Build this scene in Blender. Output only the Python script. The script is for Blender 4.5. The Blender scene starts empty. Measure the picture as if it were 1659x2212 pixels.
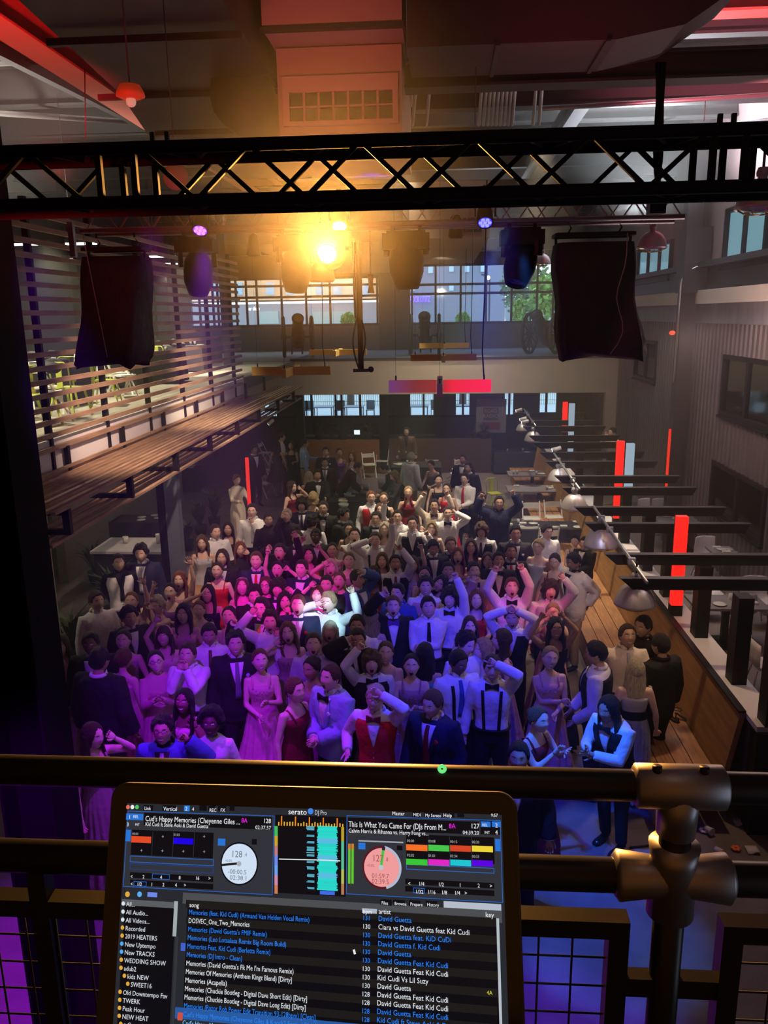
import bpy, bmesh, math, random
from mathutils import Vector, Matrix, noise, Euler
from mathutils.bvhtree import BVHTree
C = bpy.context.scene.collection
PI = math.pi
random.seed(7)
rad = math.radians

# ---------------------------------------------------------------- camera
F_PX, IMG_W, IMG_H = 1740.0, 1659.0, 2212.0
CAM = Vector((0, 0, 5.5))
CAMM = Matrix.Rotation(rad(4.15), 3, 'Z') @ Matrix.Rotation(PI/2 - rad(13.7), 3, 'X') @ Matrix.Rotation(rad(-0.9), 3, 'Z')
cd = bpy.data.cameras.new('camera'); cam = bpy.data.objects.new('camera', cd); C.objects.link(cam)
cam.location = CAM; cam.rotation_euler = CAMM.to_euler()
cd.sensor_fit = 'VERTICAL'; cd.sensor_height = 24; cd.lens = F_PX/IMG_H*24
cd.clip_start = 0.02; cd.clip_end = 300
bpy.context.scene.camera = cam

def at(u, v, x=None, y=None, z=None):
    """measure: the world point that a photo pixel shows on a given plane"""
    d = CAMM @ Vector(((u-829.5)/F_PX, -(v-1106)/F_PX, -1.0))
    k = x/d.x if x is not None else y/d.y if y is not None else (z-CAM.z)/d.z
    return CAM + d*k

# ---------------------------------------------------------------- view, world, light
vs = bpy.context.scene.view_settings
vs.view_transform = 'Standard'; vs.look = 'None'; vs.gamma = 1; vs.use_curve_mapping = False
vs.exposure = 0.0
W = bpy.data.worlds.new('world'); bpy.context.scene.world = W; W.use_nodes = True
bg = W.node_tree.nodes['Background']; bg.inputs[0].default_value = (0.62, 0.76, 0.95, 1); bg.inputs[1].default_value = 3.6

def lamp(name, kind, loc, energy, color, target=None, size=0.1, angle=40, blend=0.4, sy=None):
    d = bpy.data.lights.new(name, kind); o = bpy.data.objects.new(name, d); C.objects.link(o)
    o.location = loc; d.energy = energy; d.color = color
    if kind == 'AREA':
        d.size = size
        if sy: d.shape = 'RECTANGLE'; d.size_y = sy
    else: d.shadow_soft_size = size
    if kind == 'SPOT': d.spot_size = rad(angle); d.spot_blend = blend
    if target is not None:
        o.rotation_euler = (Vector(target)-Vector(loc)).to_track_quat('-Z', 'Y').to_euler()
    return o
#LIGHTS
# stage wash from the balcony truss and the lighting truss
lamp('par_light_magenta', 'SPOT', (-1.6,4.4,6.1), 3600, (0.9,0.005,0.8), (-2.35,11.1,1.6), .06, 17, .9)
lamp('par_light_violet', 'SPOT', (-2.3,4.4,6.1), 1700, (0.26,0.003,1.0), (-2.8,8.2,1.2), .06, 30, .9)
lamp('par_light_violet_floor', 'SPOT', (-2.0,7.0,6.1), 1500, (0.34,0.005,1.0), (-2.1,6.9,0), .05, 46, .8)
lamp('par_light_pink', 'SPOT', (1.2,4.4,6.1), 1500, (1.0,0.10,0.35), (1.25,10.7,1.7), .06, 10, .8)
lamp('par_light_blue', 'SPOT', (0.36,4.4,6.15), 2600, (0.03,0.02,1.0), (0.1,9.9,1.6), .06, 20, .9)
lamp('par_light_blue_near', 'SPOT', (0.36,6.2,6.0), 1300, (0.01,0.02,1.0), (0.5,7.6,0), .05, 44, .8)
lamp('mover_light_white', 'SPOT', (0.36,4.6,5.95), 4200, (0.45,0.82,1.0), (-1.5,10.1,1.7), .03, 7, .5)
lamp('mover_light_cyan', 'SPOT', (0.2,6.1,5.95), 1700, (0.02,0.18,1.0), (1.45,7.3,1.1), .04, 15, .5)
lamp('floor_light_cyan', 'SPOT', (0.6,6.3,5.95), 1300, (0.02,0.2,1.0), (1.5,6.3,0), .04, 19, .5)
lamp('floor_light_blue', 'SPOT', (0.9,3.4,5.9), 2300, (0.09,0.0,1.0), (0.8,4.7,0), .03, 27, .6)
lamp('floor_light_magenta', 'SPOT', (-2.0,2.6,5.9), 3400, (0.40,0.0,1.0), (-2.9,4.8,0), .05, 38, .6)
lamp('wash_light_soft', 'SPOT', (-0.6,4.4,6.1), 110, (0.8,0.45,0.8), (-0.6,10.5,1.2), .15, 60, 1)
# house lights over the far tables, warm
for x, y, e in ((-3.3,15.5,500), (-0.8,14.8,520), (1.8,14.5,480), (-3.0,20,650), (-0.3,20.5,700), (2.4,21,350), (-3.4,25,450), (0.4,26,320), (-7.0,21,400)):
    lamp('house_downlight', 'SPOT', (x,y+1.2,8.6 if x > -5 else 7.0), e*5.8, (1.0,0.82,0.56), (x,y+1.6,0), .12, 62, 1)
lamp('house_spot_cool', 'SPOT', (-0.5,16,7.5), 2200, (0.75,1,0.82), (-1.15,21.3,1.4), .04, 5, .6)
lamp('bench_spot', 'SPOT', (1.6,5.0,5.6), 240, (1.0,0.62,0.38), (2.25,8.9,1.6), .05, 17, .8)
lamp('bench_downlight', 'SPOT', (2.7,9.5,5.4), 260, (1.0,0.66,0.35), (2.9,10.0,0), .1, 80, 1)
lamp('bench_downlight', 'SPOT', (2.7,14,5.4), 260, (1.0,0.7,0.4), (2.9,14.0,0), .1, 80, 1)
lamp('house_light', 'POINT', (4.5,9,4.6), 65, (1.0,0.72,0.68), size=.3)
lamp('house_light', 'POINT', (4.5,15,5.0), 70, (1.0,0.70,0.66), size=.3)
lamp('canopy_light', 'SPOT', (-2.6,9.5,6.6), 1500, (1,.66,.5), (-4.6,12,3.4), .1, 60, 1)
lamp('canopy_light', 'SPOT', (-2.6,14.5,6.6), 1500, (1,.75,.5), (-4.6,16,3.4), .1, 60, 1)
lamp('pendant_fill', 'SPOT', (1.6,4.4,6.1), 900, (0.75,0.68,1.0), (2.3,11.5,2.2), .06, 15, .9)  # added lamp without a fixture, brightens the dome pendants
lamp('far_pendant_fill', 'SPOT', (1.6,10,6.3), 700, (0.9,0.9,0.85), (2.3,17,2.2), .06, 20, .9)  # added as well, lifts the farther domes
for x, y in ((-7.2,11.5),(-7.2,15),(-7.6,19),(-8.0,24)): lamp('upstairs_downlight', 'SPOT', (x,y,6.9), 900, (1.0,0.93,0.62), (x+.3,y,4), .1, 110, 1)
lamp('red_pipe_fill', 'SPOT', (-2.4,4.2,5.3), 120, (1,0.02,0.02), (-2.0,5.0,6.05), .05, 110, 1)  # added red lamp, no such fixture, makes the thin pipes show
for x, y in ((-6,10),(-6,14),(-6.4,18.5),(-6.4,23)): lamp('under_canopy_fill', 'POINT', (x,y,3.0), 22, (1,.85,.6), size=.15)  # added fill lamps that lift the dark area below the canopy
# uplights on the ceiling
lamp('red_uplight', 'SPOT', (-6.2,9.5,7.4), 900, (1,0.05,0.04), (-8.6,13.2,10), .1, 60, 1)
lamp('violet_panel_fill', 'SPOT', (-0.9,10.6,6.9), 90, (0.2,0.05,1), (-0.95,12,7.5), .05, 25, .6)  # added lamp that gives the pale panel behind the truss its violet
lamp('red_uplight', 'SPOT', (-3.4,7.5,6.7), 1200, (1,0.03,0.03), (-5.2,10.6,9.2), .1, 60, 1)
lamp('red_uplight', 'SPOT', (3.6,9.5,6.6), 3000, (1,0.2,0.26), (4.3,12.0,9.7), .1, 80, 1)
lamp('red_uplight', 'SPOT', (-1.2,6,6.6), 110, (1,0.16,0.12), (-1.1,9,8.3), .1, 50, 1)
lamp('red_uplight', 'SPOT', (1.0,7.5,6.6), 50, (1,0.1,0.1), (1.5,8.6,8.5), .1, 90, 1)
lamp('ceiling_uplight', 'SPOT', (-7.5,14,7.3), 1300, (1,0.93,0.78), (-7,15,10), .3, 150, 1)
lamp('ceiling_uplight', 'SPOT', (3.8,17,7.2), 5000, (0.85,0.93,1), (4.2,16.5,10), .3, 150, 1)
lamp('ceiling_uplight', 'SPOT', (1.5,26,7.4), 900, (0.9,0.95,1), (1.5,26,10), .3, 150, 1)
lamp('ceiling_uplight', 'SPOT', (-6,26,7.6), 400, (1,0.9,0.75), (-6,26,10), .3, 150, 1)
lamp('wall_light_pink', 'SPOT', (2.5,10,6.4), 450, (1,0.5,0.5), (6,15,5.6), .2, 70, 1)
lamp('fascia_light', 'SPOT', (0,21,7.0), 5500, (1,0.82,0.6), (0.3,28,3.4), .2, 80, 1)
# the amber moving head that points at the balcony
lamp('mover_light_amber', 'SPOT', (-0.92,6.74,6.0), 6200, (1.0,0.42,0.08), (-0.2,0.0,6.8), .05, 62, 1)
lamp('balcony_lamp', 'POINT', (0.35,0.35,6.5), 1.3, (0.9,0.85,0.95), size=.2)

# ---------------------------------------------------------------- materials
MATS = {}
def mat(name, col, rough=.6, metal=0., emit=None, es=1., noise_s=0, noise_a=0, bump=0, bs=40, spec=.5, alpha=1, trans=0, stretch=None):
    if name in MATS: return MATS[name]
    m = bpy.data.materials.new(name); m.use_nodes = True; n = m.node_tree.nodes; l = m.node_tree.links
    b = n['Principled BSDF']; b.inputs['Base Color'].default_value = (*col, 1); b.inputs['Roughness'].default_value = rough
    b.inputs['Metallic'].default_value = metal; b.inputs['Specular IOR Level'].default_value = spec
    if trans: b.inputs['Transmission Weight'].default_value = trans
    if alpha < 1: b.inputs['Alpha'].default_value = alpha
    if emit is not None: b.inputs['Emission Color'].default_value = (*emit, 1); b.inputs['Emission Strength'].default_value = es
    if noise_a or bump:
        tc = n.new('ShaderNodeTexCoord'); mp = n.new('ShaderNodeMapping'); l.new(tc.outputs['Object'], mp.inputs[0])
        if stretch: mp.inputs['Scale'].default_value = stretch
    if noise_a:
        t = n.new('ShaderNodeTexNoise'); t.inputs['Scale'].default_value = noise_s; t.inputs['Detail'].default_value = 5
        l.new(mp.outputs[0], t.inputs['Vector'])
        r = n.new('ShaderNodeMapRange'); r.inputs[1].default_value = .3; r.inputs[2].default_value = .7
        r.inputs[3].default_value = 1-noise_a; r.inputs[4].default_value = 1+noise_a; l.new(t.outputs[0], r.inputs[0])
        mx = n.new('ShaderNodeVectorMath'); mx.operation = 'SCALE'; mx.inputs[0].default_value = col
        l.new(r.outputs[0], mx.inputs['Scale']); l.new(mx.outputs[0], b.inputs['Base Color'])
    if bump:
        t2 = n.new('ShaderNodeTexNoise'); t2.inputs['Scale'].default_value = bs; t2.inputs['Detail'].default_value = 3
        l.new(mp.outputs[0], t2.inputs['Vector'])
        bp = n.new('ShaderNodeBump'); bp.inputs['Strength'].default_value = bump; bp.inputs['Distance'].default_value = .035
        l.new(t2.outputs[0], bp.inputs['Height']); l.new(bp.outputs[0], b.inputs['Normal'])
    MATS[name] = m; return m
def emat(name, col, s): return mat(name, (0,0,0), emit=col, es=s)

# ---------------------------------------------------------------- mesh helpers
class MB:
    def __init__(s): s.v = []; s.f = []; s.m = []; s.sm = []; s.mats = []
    def mi(s, m):
        if m is None: return 0
        if m not in s.mats: s.mats.append(m)
        return s.mats.index(m)
    def add(s, vs, fs, m=None, smooth=False):
        b = len(s.v); s.v += [tuple(v) for v in vs]; k = s.mi(m)
        for f in fs: s.f.append(tuple(b+i for i in f)); s.m.append(k); s.sm.append(smooth)
        return s
    def box(s, a, b, m=None, M=None):
        x0,y0,z0 = a; x1,y1,z1 = b
        vs = [Vector(p) for p in ((x0,y0,z0),(x1,y0,z0),(x1,y1,z0),(x0,y1,z0),(x0,y0,z1),(x1,y0,z1),(x1,y1,z1),(x0,y1,z1))]
        if M: vs = [M@v for v in vs]
        return s.add(vs, [(0,3,2,1),(4,5,6,7),(0,1,5,4),(1,2,6,5),(2,3,7,6),(3,0,4,7)], m)
    def cbox(s, c, d, m=None, M=None):
        return s.box((c[0]-d[0]/2,c[1]-d[1]/2,c[2]-d[2]/2), (c[0]+d[0]/2,c[1]+d[1]/2,c[2]+d[2]/2), m, M)
    def tube(s, pts, r, n=8, m=None, smooth=True, cap=True, flat=1.0):
        pts = [Vector(p) for p in pts]; N = len(pts)
        rs = r if isinstance(r, (list,tuple)) else [r]*N
        up = None; vs = []; 
        for i, p in enumerate(pts):
            t = (pts[min(i+1,N-1)]-pts[max(i-1,0)]).normalized()
            if up is None: up = Vector((0,0,1)) if abs(t.z) < .9 else Vector((0,1,0))
            a = t.cross(up).normalized(); up = a.cross(t).normalized()
            for k in range(n):
                q = 2*PI*k/n; vs.append(p + a*math.cos(q)*rs[i] + up*math.sin(q)*rs[i]*flat)
        fs = [(i*n+k, i*n+(k+1)%n, (i+1)*n+(k+1)%n, (i+1)*n+k) for i in range(N-1) for k in range(n)]
        if cap: fs += [tuple(range(n))[::-1], tuple((N-1)*n+k for k in range(n))]
        return s.add(vs, fs, m, smooth)
    def bar(s, a, b, w, h=None, m=None):
        a = Vector(a); b = Vector(b); h = h or w; t = (b-a).normalized()
        up = Vector((0,0,1)) if abs(t.z) < .95 else Vector((0,1,0))
        x = t.cross(up).normalized(); y = x.cross(t)
        vs = [p+x*i*w/2+y*j*h/2 for p in (a,b) for i,j in ((-1,-1),(1,-1),(1,1),(-1,1))]
        return s.add(vs, [(3,2,1,0),(4,5,6,7),(0,1,5,4),(1,2,6,5),(2,3,7,6),(3,0,4,7)], m)
    def lathe(s, prof, c=(0,0,0), n=24, m=None, M=None, smooth=True, cap=False):
        vs = []
        for r, z in prof:
            for k in range(n):
                v = Vector((r*math.cos(2*PI*k/n), r*math.sin(2*PI*k/n), z))
                if M: v = M@v
                vs.append(v+Vector(c))
        N = len(prof)
        fs = [(i*n+k, i*n+(k+1)%n, (i+1)*n+(k+1)%n, (i+1)*n+k) for i in range(N-1) for k in range(n)]
        if cap: fs += [tuple(range(n))[::-1], tuple((N-1)*n+k for k in range(n))]
        return s.add(vs, fs, m, smooth)
    def ball(s, c, r, n=12, m=None, M=None):
        if not isinstance(r, (tuple,list)): r = (r,r,r)
        R = Matrix.Diagonal(r); R = M@R if M else R
        k = max(6, n//2)
        return s.lathe([(max(math.sin(PI*i/k),.001), -math.cos(PI*i/k)) for i in range(k+1)], c, n, m, R)
    def loft(s, rings, m=None, smooth=True, cap=True, closed=True):
        n = len(rings[0]); N = len(rings); vs = [p for r in rings for p in r]
        K = n if closed else n-1
        fs = [(i*n+k, i*n+(k+1)%n, (i+1)*n+(k+1)%n, (i+1)*n+k) for i in range(N-1) for k in range(K)]
        if cap and closed: fs += [tuple(range(n))[::-1], tuple((N-1)*n+k for k in range(n))]
        return s.add(vs, fs, m, smooth)
    def mesh(s, name, default=None):
        me = bpy.data.meshes.new(name); me.from_pydata(s.v, [], s.f)
        for m in (s.mats or ([default] if default else [])): me.materials.append(m)
        me.polygons.foreach_set('material_index', s.m); me.polygons.foreach_set('use_smooth', s.sm)
        me.update(); return me
    def obj(s, name, m=None, parent=None, loc=None, rz=None):
        if not s.v: return None
        o = bpy.data.objects.new(name, s.mesh(name, m)); C.objects.link(o)
        if parent: o.parent = parent
        if loc is not None: o.location = loc
        if rz is not None: o.rotation_euler = (0,0,rz)
        return o
def tag(o, label=None, cat=None, group=None, kind=None):
    if label: o['label'] = label
    if cat: o['category'] = cat
    if group: o['group'] = group
    if kind: o['kind'] = kind
    return o
def thing(name, label, cat, loc=(0,0,0), rz=0, group=None):
    o = bpy.data.objects.new(name, None); C.objects.link(o); o.location = loc; o.rotation_euler = (0,0,rz)
    o.empty_display_size = .1
    return tag(o, label, cat, group)
def struct(name, mb, m=None):
    return tag(mb.obj(name, m), kind='structure')
KIDS = {}
def dup(o, loc, rz=0, label=None, group=None, parent=None):
    kids = [c for c in bpy.data.objects if c.parent == o] if o.name not in KIDS else KIDS[o.name]
    KIDS[o.name] = kids
    c = o.copy(); C.objects.link(c)
    if parent is not None: c.parent = parent
    else:
        c.location = loc; c.rotation_euler = (0,0,rz)
        if label: c['label'] = label
        if group: c['group'] = group
    for k in kids: dup(k, None, parent=c)
    return c

# ---------------------------------------------------------------- palette
M_FLOOR = mat('polished concrete floor', (.16,.13,.13), .6, spec=.2, noise_s=2.5, noise_a=.2, bump=.05)
M_BLACK = mat('black painted steel', (.008,.008,.009), .5, spec=.25)
M_TRUSS = mat('black truss steel', (.010,.008,.008), .8, 0, spec=.08)
M_STEEL = mat('dark grey steel', (.05,.045,.05), .5, .4)
M_ALU = mat('aluminium', (.55,.55,.58), .28, 1)
M_GALV = mat('galvanised conduit', (.5,.5,.52), .4, .9)
M_WOOD = mat('oiled pine board', (.34,.16,.06), .5, noise_s=3, noise_a=.35, stretch=(14,1,14))
M_WOODP = mat('plywood panel', (.36,.19,.07), .55, noise_s=3, noise_a=.25, stretch=(1,.6,6))
M_SLAT = mat('weathered wood slat', (.30,.19,.12), .6, noise_s=5, noise_a=.3, stretch=(4,.4,4))
M_CREAM = mat('cream plaster', (.50,.42,.34), .8, noise_s=2, noise_a=.05)
M_WHITE = mat('white painted board', (.62,.6,.62), .6)
M_DUCT = mat('duct sheet metal', (.055,.05,.055), .5, .2, noise_s=2, noise_a=.2)
M_PLEN = mat('painted plenum sheet', (.42,.30,.27), .7, noise_s=1.5, noise_a=.06)
M_CEIL = mat('foil faced insulation', (.62,.62,.62), .32, .35, noise_s=1.4, noise_a=.3, bump=1.0, bs=2.2, stretch=(.5,2.4,1))
M_CORR = mat('corrugated wall sheet', (.17,.145,.14), .5, .2, noise_s=1.5, noise_a=.12)
M_CORRB = mat('blue grey corrugated panel', (.10,.11,.14), .6)
M_DARK = mat('dark matte', (.02,.02,.022), .8)
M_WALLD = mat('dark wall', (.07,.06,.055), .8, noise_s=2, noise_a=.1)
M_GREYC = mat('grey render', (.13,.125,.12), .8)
M_CARPET = mat('pale blue deck carpet', (.20,.23,.30), .9, noise_s=60, noise_a=.2)
def gls():
    m = bpy.data.materials.new('window glass'); m.use_nodes = True; n = m.node_tree.nodes; l = m.node_tree.links
    for x in list(n): n.remove(x)
    o = n.new('ShaderNodeOutputMaterial'); t = n.new('ShaderNodeBsdfTransparent'); g = n.new('ShaderNodeBsdfGlossy')
    t.inputs[0].default_value = (.85,.92,.95,1); g.inputs['Roughness'].default_value = .05
    f = n.new('ShaderNodeFresnel'); f.inputs[0].default_value = 1.45; mx = n.new('ShaderNodeMixShader')
    l.new(f.outputs[0], mx.inputs[0]); l.new(t.outputs[0], mx.inputs[1]); l.new(g.outputs[0], mx.inputs[2]); l.new(mx.outputs[0], o.inputs[0])
    return m
M_GLASS = gls()
# ================================================================ ROOM SHELL
b = MB(); b.box((-12,-1,-.1),(6.3,42,0)); struct('floor', b, M_FLOOR)
b = MB()
b.box((-12.2,-1,10.0),(6.3,37,10.2)); struct('ceiling', b, M_CEIL)
# right wall with real corrugation, windows left open
XW = 6.0
def rect_px(u0, v0, u1, v1, x=XW):
    a = at(u0, v0, x=x); c = at(u1, v1, x=x); return a.y, a.z, c.y, c.z
holes = []   # y0,y1,z0,z1
for (u0,v0,u1,v1) in ((1376,731,1418,830),(1568,765,1668,935),(1543,992,1648,1180)):
    ya,za,yb,zb = rect_px(u0,v0,u1,v1); holes.append((min(ya,yb),max(ya,yb),min(za,zb),max(za,zb)))
Z0, Z1 = 0.0, 5.35
edges_z = sorted({Z0,Z1,*[h[2] for h in holes],*[h[3] for h in holes]})
b = MB(); y = 0.0; pitch = .1
prof = [(0,0),(.25,0),(.35,-.035),(.75,-.035),(.85,0)]
ys = []
while y < 36:
    for t, d in prof: ys.append((y+t*.24, d))
    y += .24
for i in range(len(ys)-1):
    (ya,da),(yb,db) = ys[i], ys[i+1]; ym = (ya+yb)/2
    for j in range(len(edges_z)-1):
        za,zb = edges_z[j], edges_z[j+1]; zm = (za+zb)/2
        if any(h[0]<ym<h[1] and h[2]<zm<h[3] for h in holes): continue
        b.add([(XW+da,ya,za),(XW+db,yb,za),(XW+db,yb,zb),(XW+da,ya,zb)], [(0,3,2,1)])
struct('wall_right', b, M_CORR)
b = MB(); b.box((XW+.02,-1,5.35),(XW+.25,36,10)); 
struct('wall_right_upper', b, mat('dusty mauve wall', (.20,.14,.14), .8, noise_s=1, noise_a=.15))
def ledge_z(u, v): return at(u, v, x=5.8).z
b = MB(); zb_, zt_ = ledge_z(1500,657), ledge_z(1500,630)
b.box((5.75,6,zb_),(6.05,29,zt_+.02)); struct('trim_1', b, M_CREAM)
b = MB(); b.box((5.7,6,zt_+.5),(6.04,29,zt_+.62)); b.box((5.93,6,zt_+.02),(6.04,29,zt_+.5)); struct('trim_2', b, M_STEEL)
b = MB(); b.box((5.9,6,zb_-.42),(6.04,29,zb_)); struct('trim_3', b, mat('grey flashing', (.2,.19,.2), .6, noise_s=4, noise_a=.2, stretch=(1,1,.2)))
nwin = 0
def window(y0,y1,z0,z1,x,panes,fr=.07,glow=None,mid=None,back=None):
    global nwin; nwin += 1
    w = tag(bpy.data.objects.new('window_%d'%nwin, None), kind='structure'); C.objects.link(w); w.location = (x,y0,z0)
    f = MB(); Y,Z = y1-y0, z1-z0
    f.box((-.06,0,0),(.06,fr,Z)); f.box((-.06,Y-fr,0),(.06,Y,Z)); f.box((-.06,fr,0),(.06,Y-fr,fr)); f.box((-.06,fr,Z-fr),(.06,Y-fr,Z))
    f.box((-.1,-.03,-.05),(.0,Y+.03,0))
    for k in range(1,panes): yy = Y*k/panes; f.box((-.04,yy-fr*.6,fr),(.04,yy+fr*.6,Z-fr))
    f.obj('window_frame', M_BLACK, w)
    g = MB(); g.add([(0,fr,fr),(0,Y-fr,fr),(0,Y-fr,Z-fr),(0,fr,Z-fr)], [(0,3,2,1)]); g.obj('pane', M_GLASS, w)
    return w
for h in holes: window(h[0],h[1],h[2],h[3],XW,2,.1)
# room seen behind those windows
b = MB(); b.box((8.3,5,0),(8.4,28,5.2)); struct('wall_right_room', b, mat('room wall behind windows', (.13,.14,.15), .8))
b = MB(); b.box((6.3,5,-.1),(8.4,28,0)); b.box((6.3,5,3.25),(8.3,28,3.35)); b.box((6.3,4.9,0),(8.4,5,5.2)); b.box((6.3,28,0),(8.4,28.1,5.2)); struct('floor_right_room', b, M_GREYC)
b = MB(); b.box((6.3,5,5.2),(8.4,30,5.3)); struct('ceiling_right_room', b, M_GREYC)
# upper windows: lit frosted daylight behind
M_DAY = emat('dusk daylight', (.28,.52,.60), .75)
for (u0,v0,u1,v1,n) in ((1575,452,1668,562,2),(1382,540,1450,602,3)):
    ya,za,yb,zb = rect_px(u0,v0,u1,v1); y0,y1,z0,z1 = min(ya,yb),max(ya,yb),min(za,zb),max(za,zb)
    if n == 2: y0 -= 3
    window(y0,y1,z0,z1,XW-.02,n if n==3 else 5,.09)
    d = MB(); d.add([(XW+.01,y0,z0),(XW+.01,y1,z0),(XW+.01,y1,z1),(XW+.01,y0,z1)], [(0,1,2,3)]); struct('window_sky', d, M_DAY)
# left, back walls
b = MB(); b.box((-12.2,-1,0),(-12,37,10)); struct('wall_left', b, M_WALLD)
b = MB(); b.box((-12,-1.2,0),(6.3,-1,10)); struct('wall_front', b, M_WALLD)
# far wall (window wall at y=36)
YB = 36.0
zL0,zT1 = at(829,700,y=YB).z, at(829,598,y=YB).z
zT2 = at(1040,571,y=YB).z
xa,xb_,xc,xd = at(505,650,y=YB).x, at(819,650,y=YB).x, at(886,650,y=YB).x, at(1197,650,y=YB).x
b = MB()
b.box((-12,YB,4.0),(7.9,YB+.2,zL0)); struct('wall_far_lower', b, M_CORRB)
b = MB(); 
yy = -12
while yy < 7.8: b.box((yy,YB-.03,4.05),(yy+.09,YB,zL0-.03)); yy += .3
struct('trim_4', b, M_CORRB)
b = MB(); b.box((-12,YB,zL0),(-11,YB+.2,10)); b.box((xb_,YB-.3,4),(xc,YB+.2,10)); b.box((-11,YB,zT1),(xb_,YB+.2,10)); b.box((xc,YB,zT2),(xd+.2,YB+.2,10)); b.box((xd+.2,YB,zL0),(7.9,YB+.2,10))
struct('wall_far', b, M_WALLD)
b = MB(); b.box((XW+.1,28.1,0),(7.9,28.3,10)); b.box((7.8,28.3,0),(8,36.2,10)); struct('wall_far_corner', b, M_WALLD)
def glazing(name, x0,x1,z0,z1,vx,hz,y=YB):
    global nwin; nwin += 1
    w = tag(bpy.data.objects.new('window_%d'%nwin, None), kind='structure'); C.objects.link(w)
    f = MB(); t = .045
    for x in vx: f.box((x-t,y-.05,z0),(x+t,y+.05,z1))
    for z in hz: f.box((x0,y-.06,z-.05),(x1,y+.04,z+.05))
    f.obj('window_frame', M_BLACK, w)
    g = MB(); g.add([(x0,y,z0),(x1,y,z0),(x1,y,z1),(x0,y,z1)], [(0,1,2,3)]); g.obj('pane', M_GLASS, w)
X = lambda u, v=640, y=YB: at(u, v, y=y).x
Zp = lambda v, u=829, y=YB: at(u, v, y=y).z
glazing('w', -11, xb_, zL0, zT1, [X(u) for u in (430,470,510,555,608,661,713,768,815)]+[-10,-8.5], [zL0,Zp(641,660),Zp(617,660),zT1])
glazing('w', xc, xd+.2, zL0, zT2, [X(u) for u in (890,941,995,1050,1105,1160,1195)], [zL0,Zp(633,1040),Zp(613,1040),zT2])
# mezzanine at the far end
YF = 28.0
b = MB(); b.box((-12,YF,2.85),(XW+.05,36,4.03)); struct('mezzanine_far', b, M_CREAM)
b = MB(); b.box((-5.2,YF+.02,4.03),(7.8,36,4.06)); struct('floor_deck', b, M_CARPET)
b = MB(); b.box((-5.2,YF-.03,4.0),(XW,YF+.12,4.09)); struct('trim_5', b, M_STEEL)
# pier at the right end of the opening below the mezzanine
px = at(1306,900,y=YF).x
b = MB(); b.box((px,YF,0),(XW+.05,YF+.3,2.85)); struct('wall_far_pier', b, M_CREAM)
# left mezzanine floor and fascia
b = MB(); b.box((-12,2,3.7),(-5.05,YF,4.0)); struct('mezzanine_left', b, M_GREYC)
b = MB(); b.box((-5.05,2,3.62),(-4.98,20.3,4.02)); struct('trim_6', b, M_WHITE)
b = MB(); b.box((-12,2,4.0),(-5.1,YF,4.01)); struct('floor_mezzanine', b, mat('concrete mezzanine floor', (.3,.27,.22), .6, noise_s=3, noise_a=.15))
# ---- ceiling framing
M_PURL = mat('ceiling purlin', (.02,.018,.018), .7)
k = 0
for y in [10.4,13.0,15.6,18.2,20.8,23.4,26.0,28.6,31.2,33.8]:
    b = MB(); b.box((-12,y,9.32),(6,y+.22,9.36)); b.box((-12,y+.085,9.36),(6,y+.115,9.97)); b.box((-12,y,9.97),(6,y+.2,10)); k += 1
    struct('trim_%d'%(6+k), b, M_PURL)
def ibeam(b, p, q, w, h, t=.03):
    b.bar(p, q, w, t); p2 = Vector(p)+Vector((0,0,h)); q2 = Vector(q)+Vector((0,0,h)); b.bar(p2, q2, w, t)
    b.bar(Vector(p)+Vector((0,0,h/2)), Vector(q)+Vector((0,0,h/2)), t, h)
def steel_beam(label, p, q, w, h, m, name='roof_beam'):
    b = MB(); ibeam(b, p, q, w, h); return tag(b.obj(name, m), label, 'beam')
steel_beam('wide roof beam lit red running to the upper left corner', (-5.0,4,8.75), (-5.0,29,8.75), .42, .62, mat('red light tinted roof steel', (.42,.12,.10), .5))  # red of the uplighting is put into the steel colour
steel_beam('slim dark steel beam across the insulation at upper left', (-6.9,6,9.2), (-5.3,24,9.2), .14, .2, M_STEEL)
steel_beam('deep dark cross beam spanning the upper right of the hall', (-.4,9.6,7.88), (6,9.6,7.88), .3, .26, mat('cross beam steel', (.035,.04,.04), .6))
steel_beam('cross beam further back below the pink ceiling panels', (-.4,13.5,8.55), (6,13.5,8.55), .3, .3, M_STEEL)
steel_beam('red lit cross beam nearest the upper right corner', (.9,11.2,9.0), (6,11.2,9.0), .3, .3, mat('red light tinted beam', (.3,.08,.06), .5))  # steel tinted red in place of red light falling on it
steel_beam('long dark beam beside the hanging cable bundle', (2.4,8,8.9), (2.4,28,8.9), .25, .35, M_STEEL)
steel_beam('far roof beam across the back of the hall', (-12,22.5,8.4), (6,22.5,8.4), .3, .45, M_STEEL)
steel_beam('far roof beam in front of the upper windows', (-12,33,7.9), (6,33,7.9), .3, .45, M_STEEL)
for (x0,y0,x1,y1,lb) in ((6,15,3.6,20,'diagonal roof brace at the upper right'),(-11,11,-6,17,'long diagonal roof brace at the upper left'),(-11,16,-5.2,22,'thin diagonal brace behind the main truss at left')):
    b = MB(); b.tube([(x0,y0,8.6),(x1,y1,9.3)], .05, 8); tag(b.obj('roof_brace', M_GALV), lb, 'brace')
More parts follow.
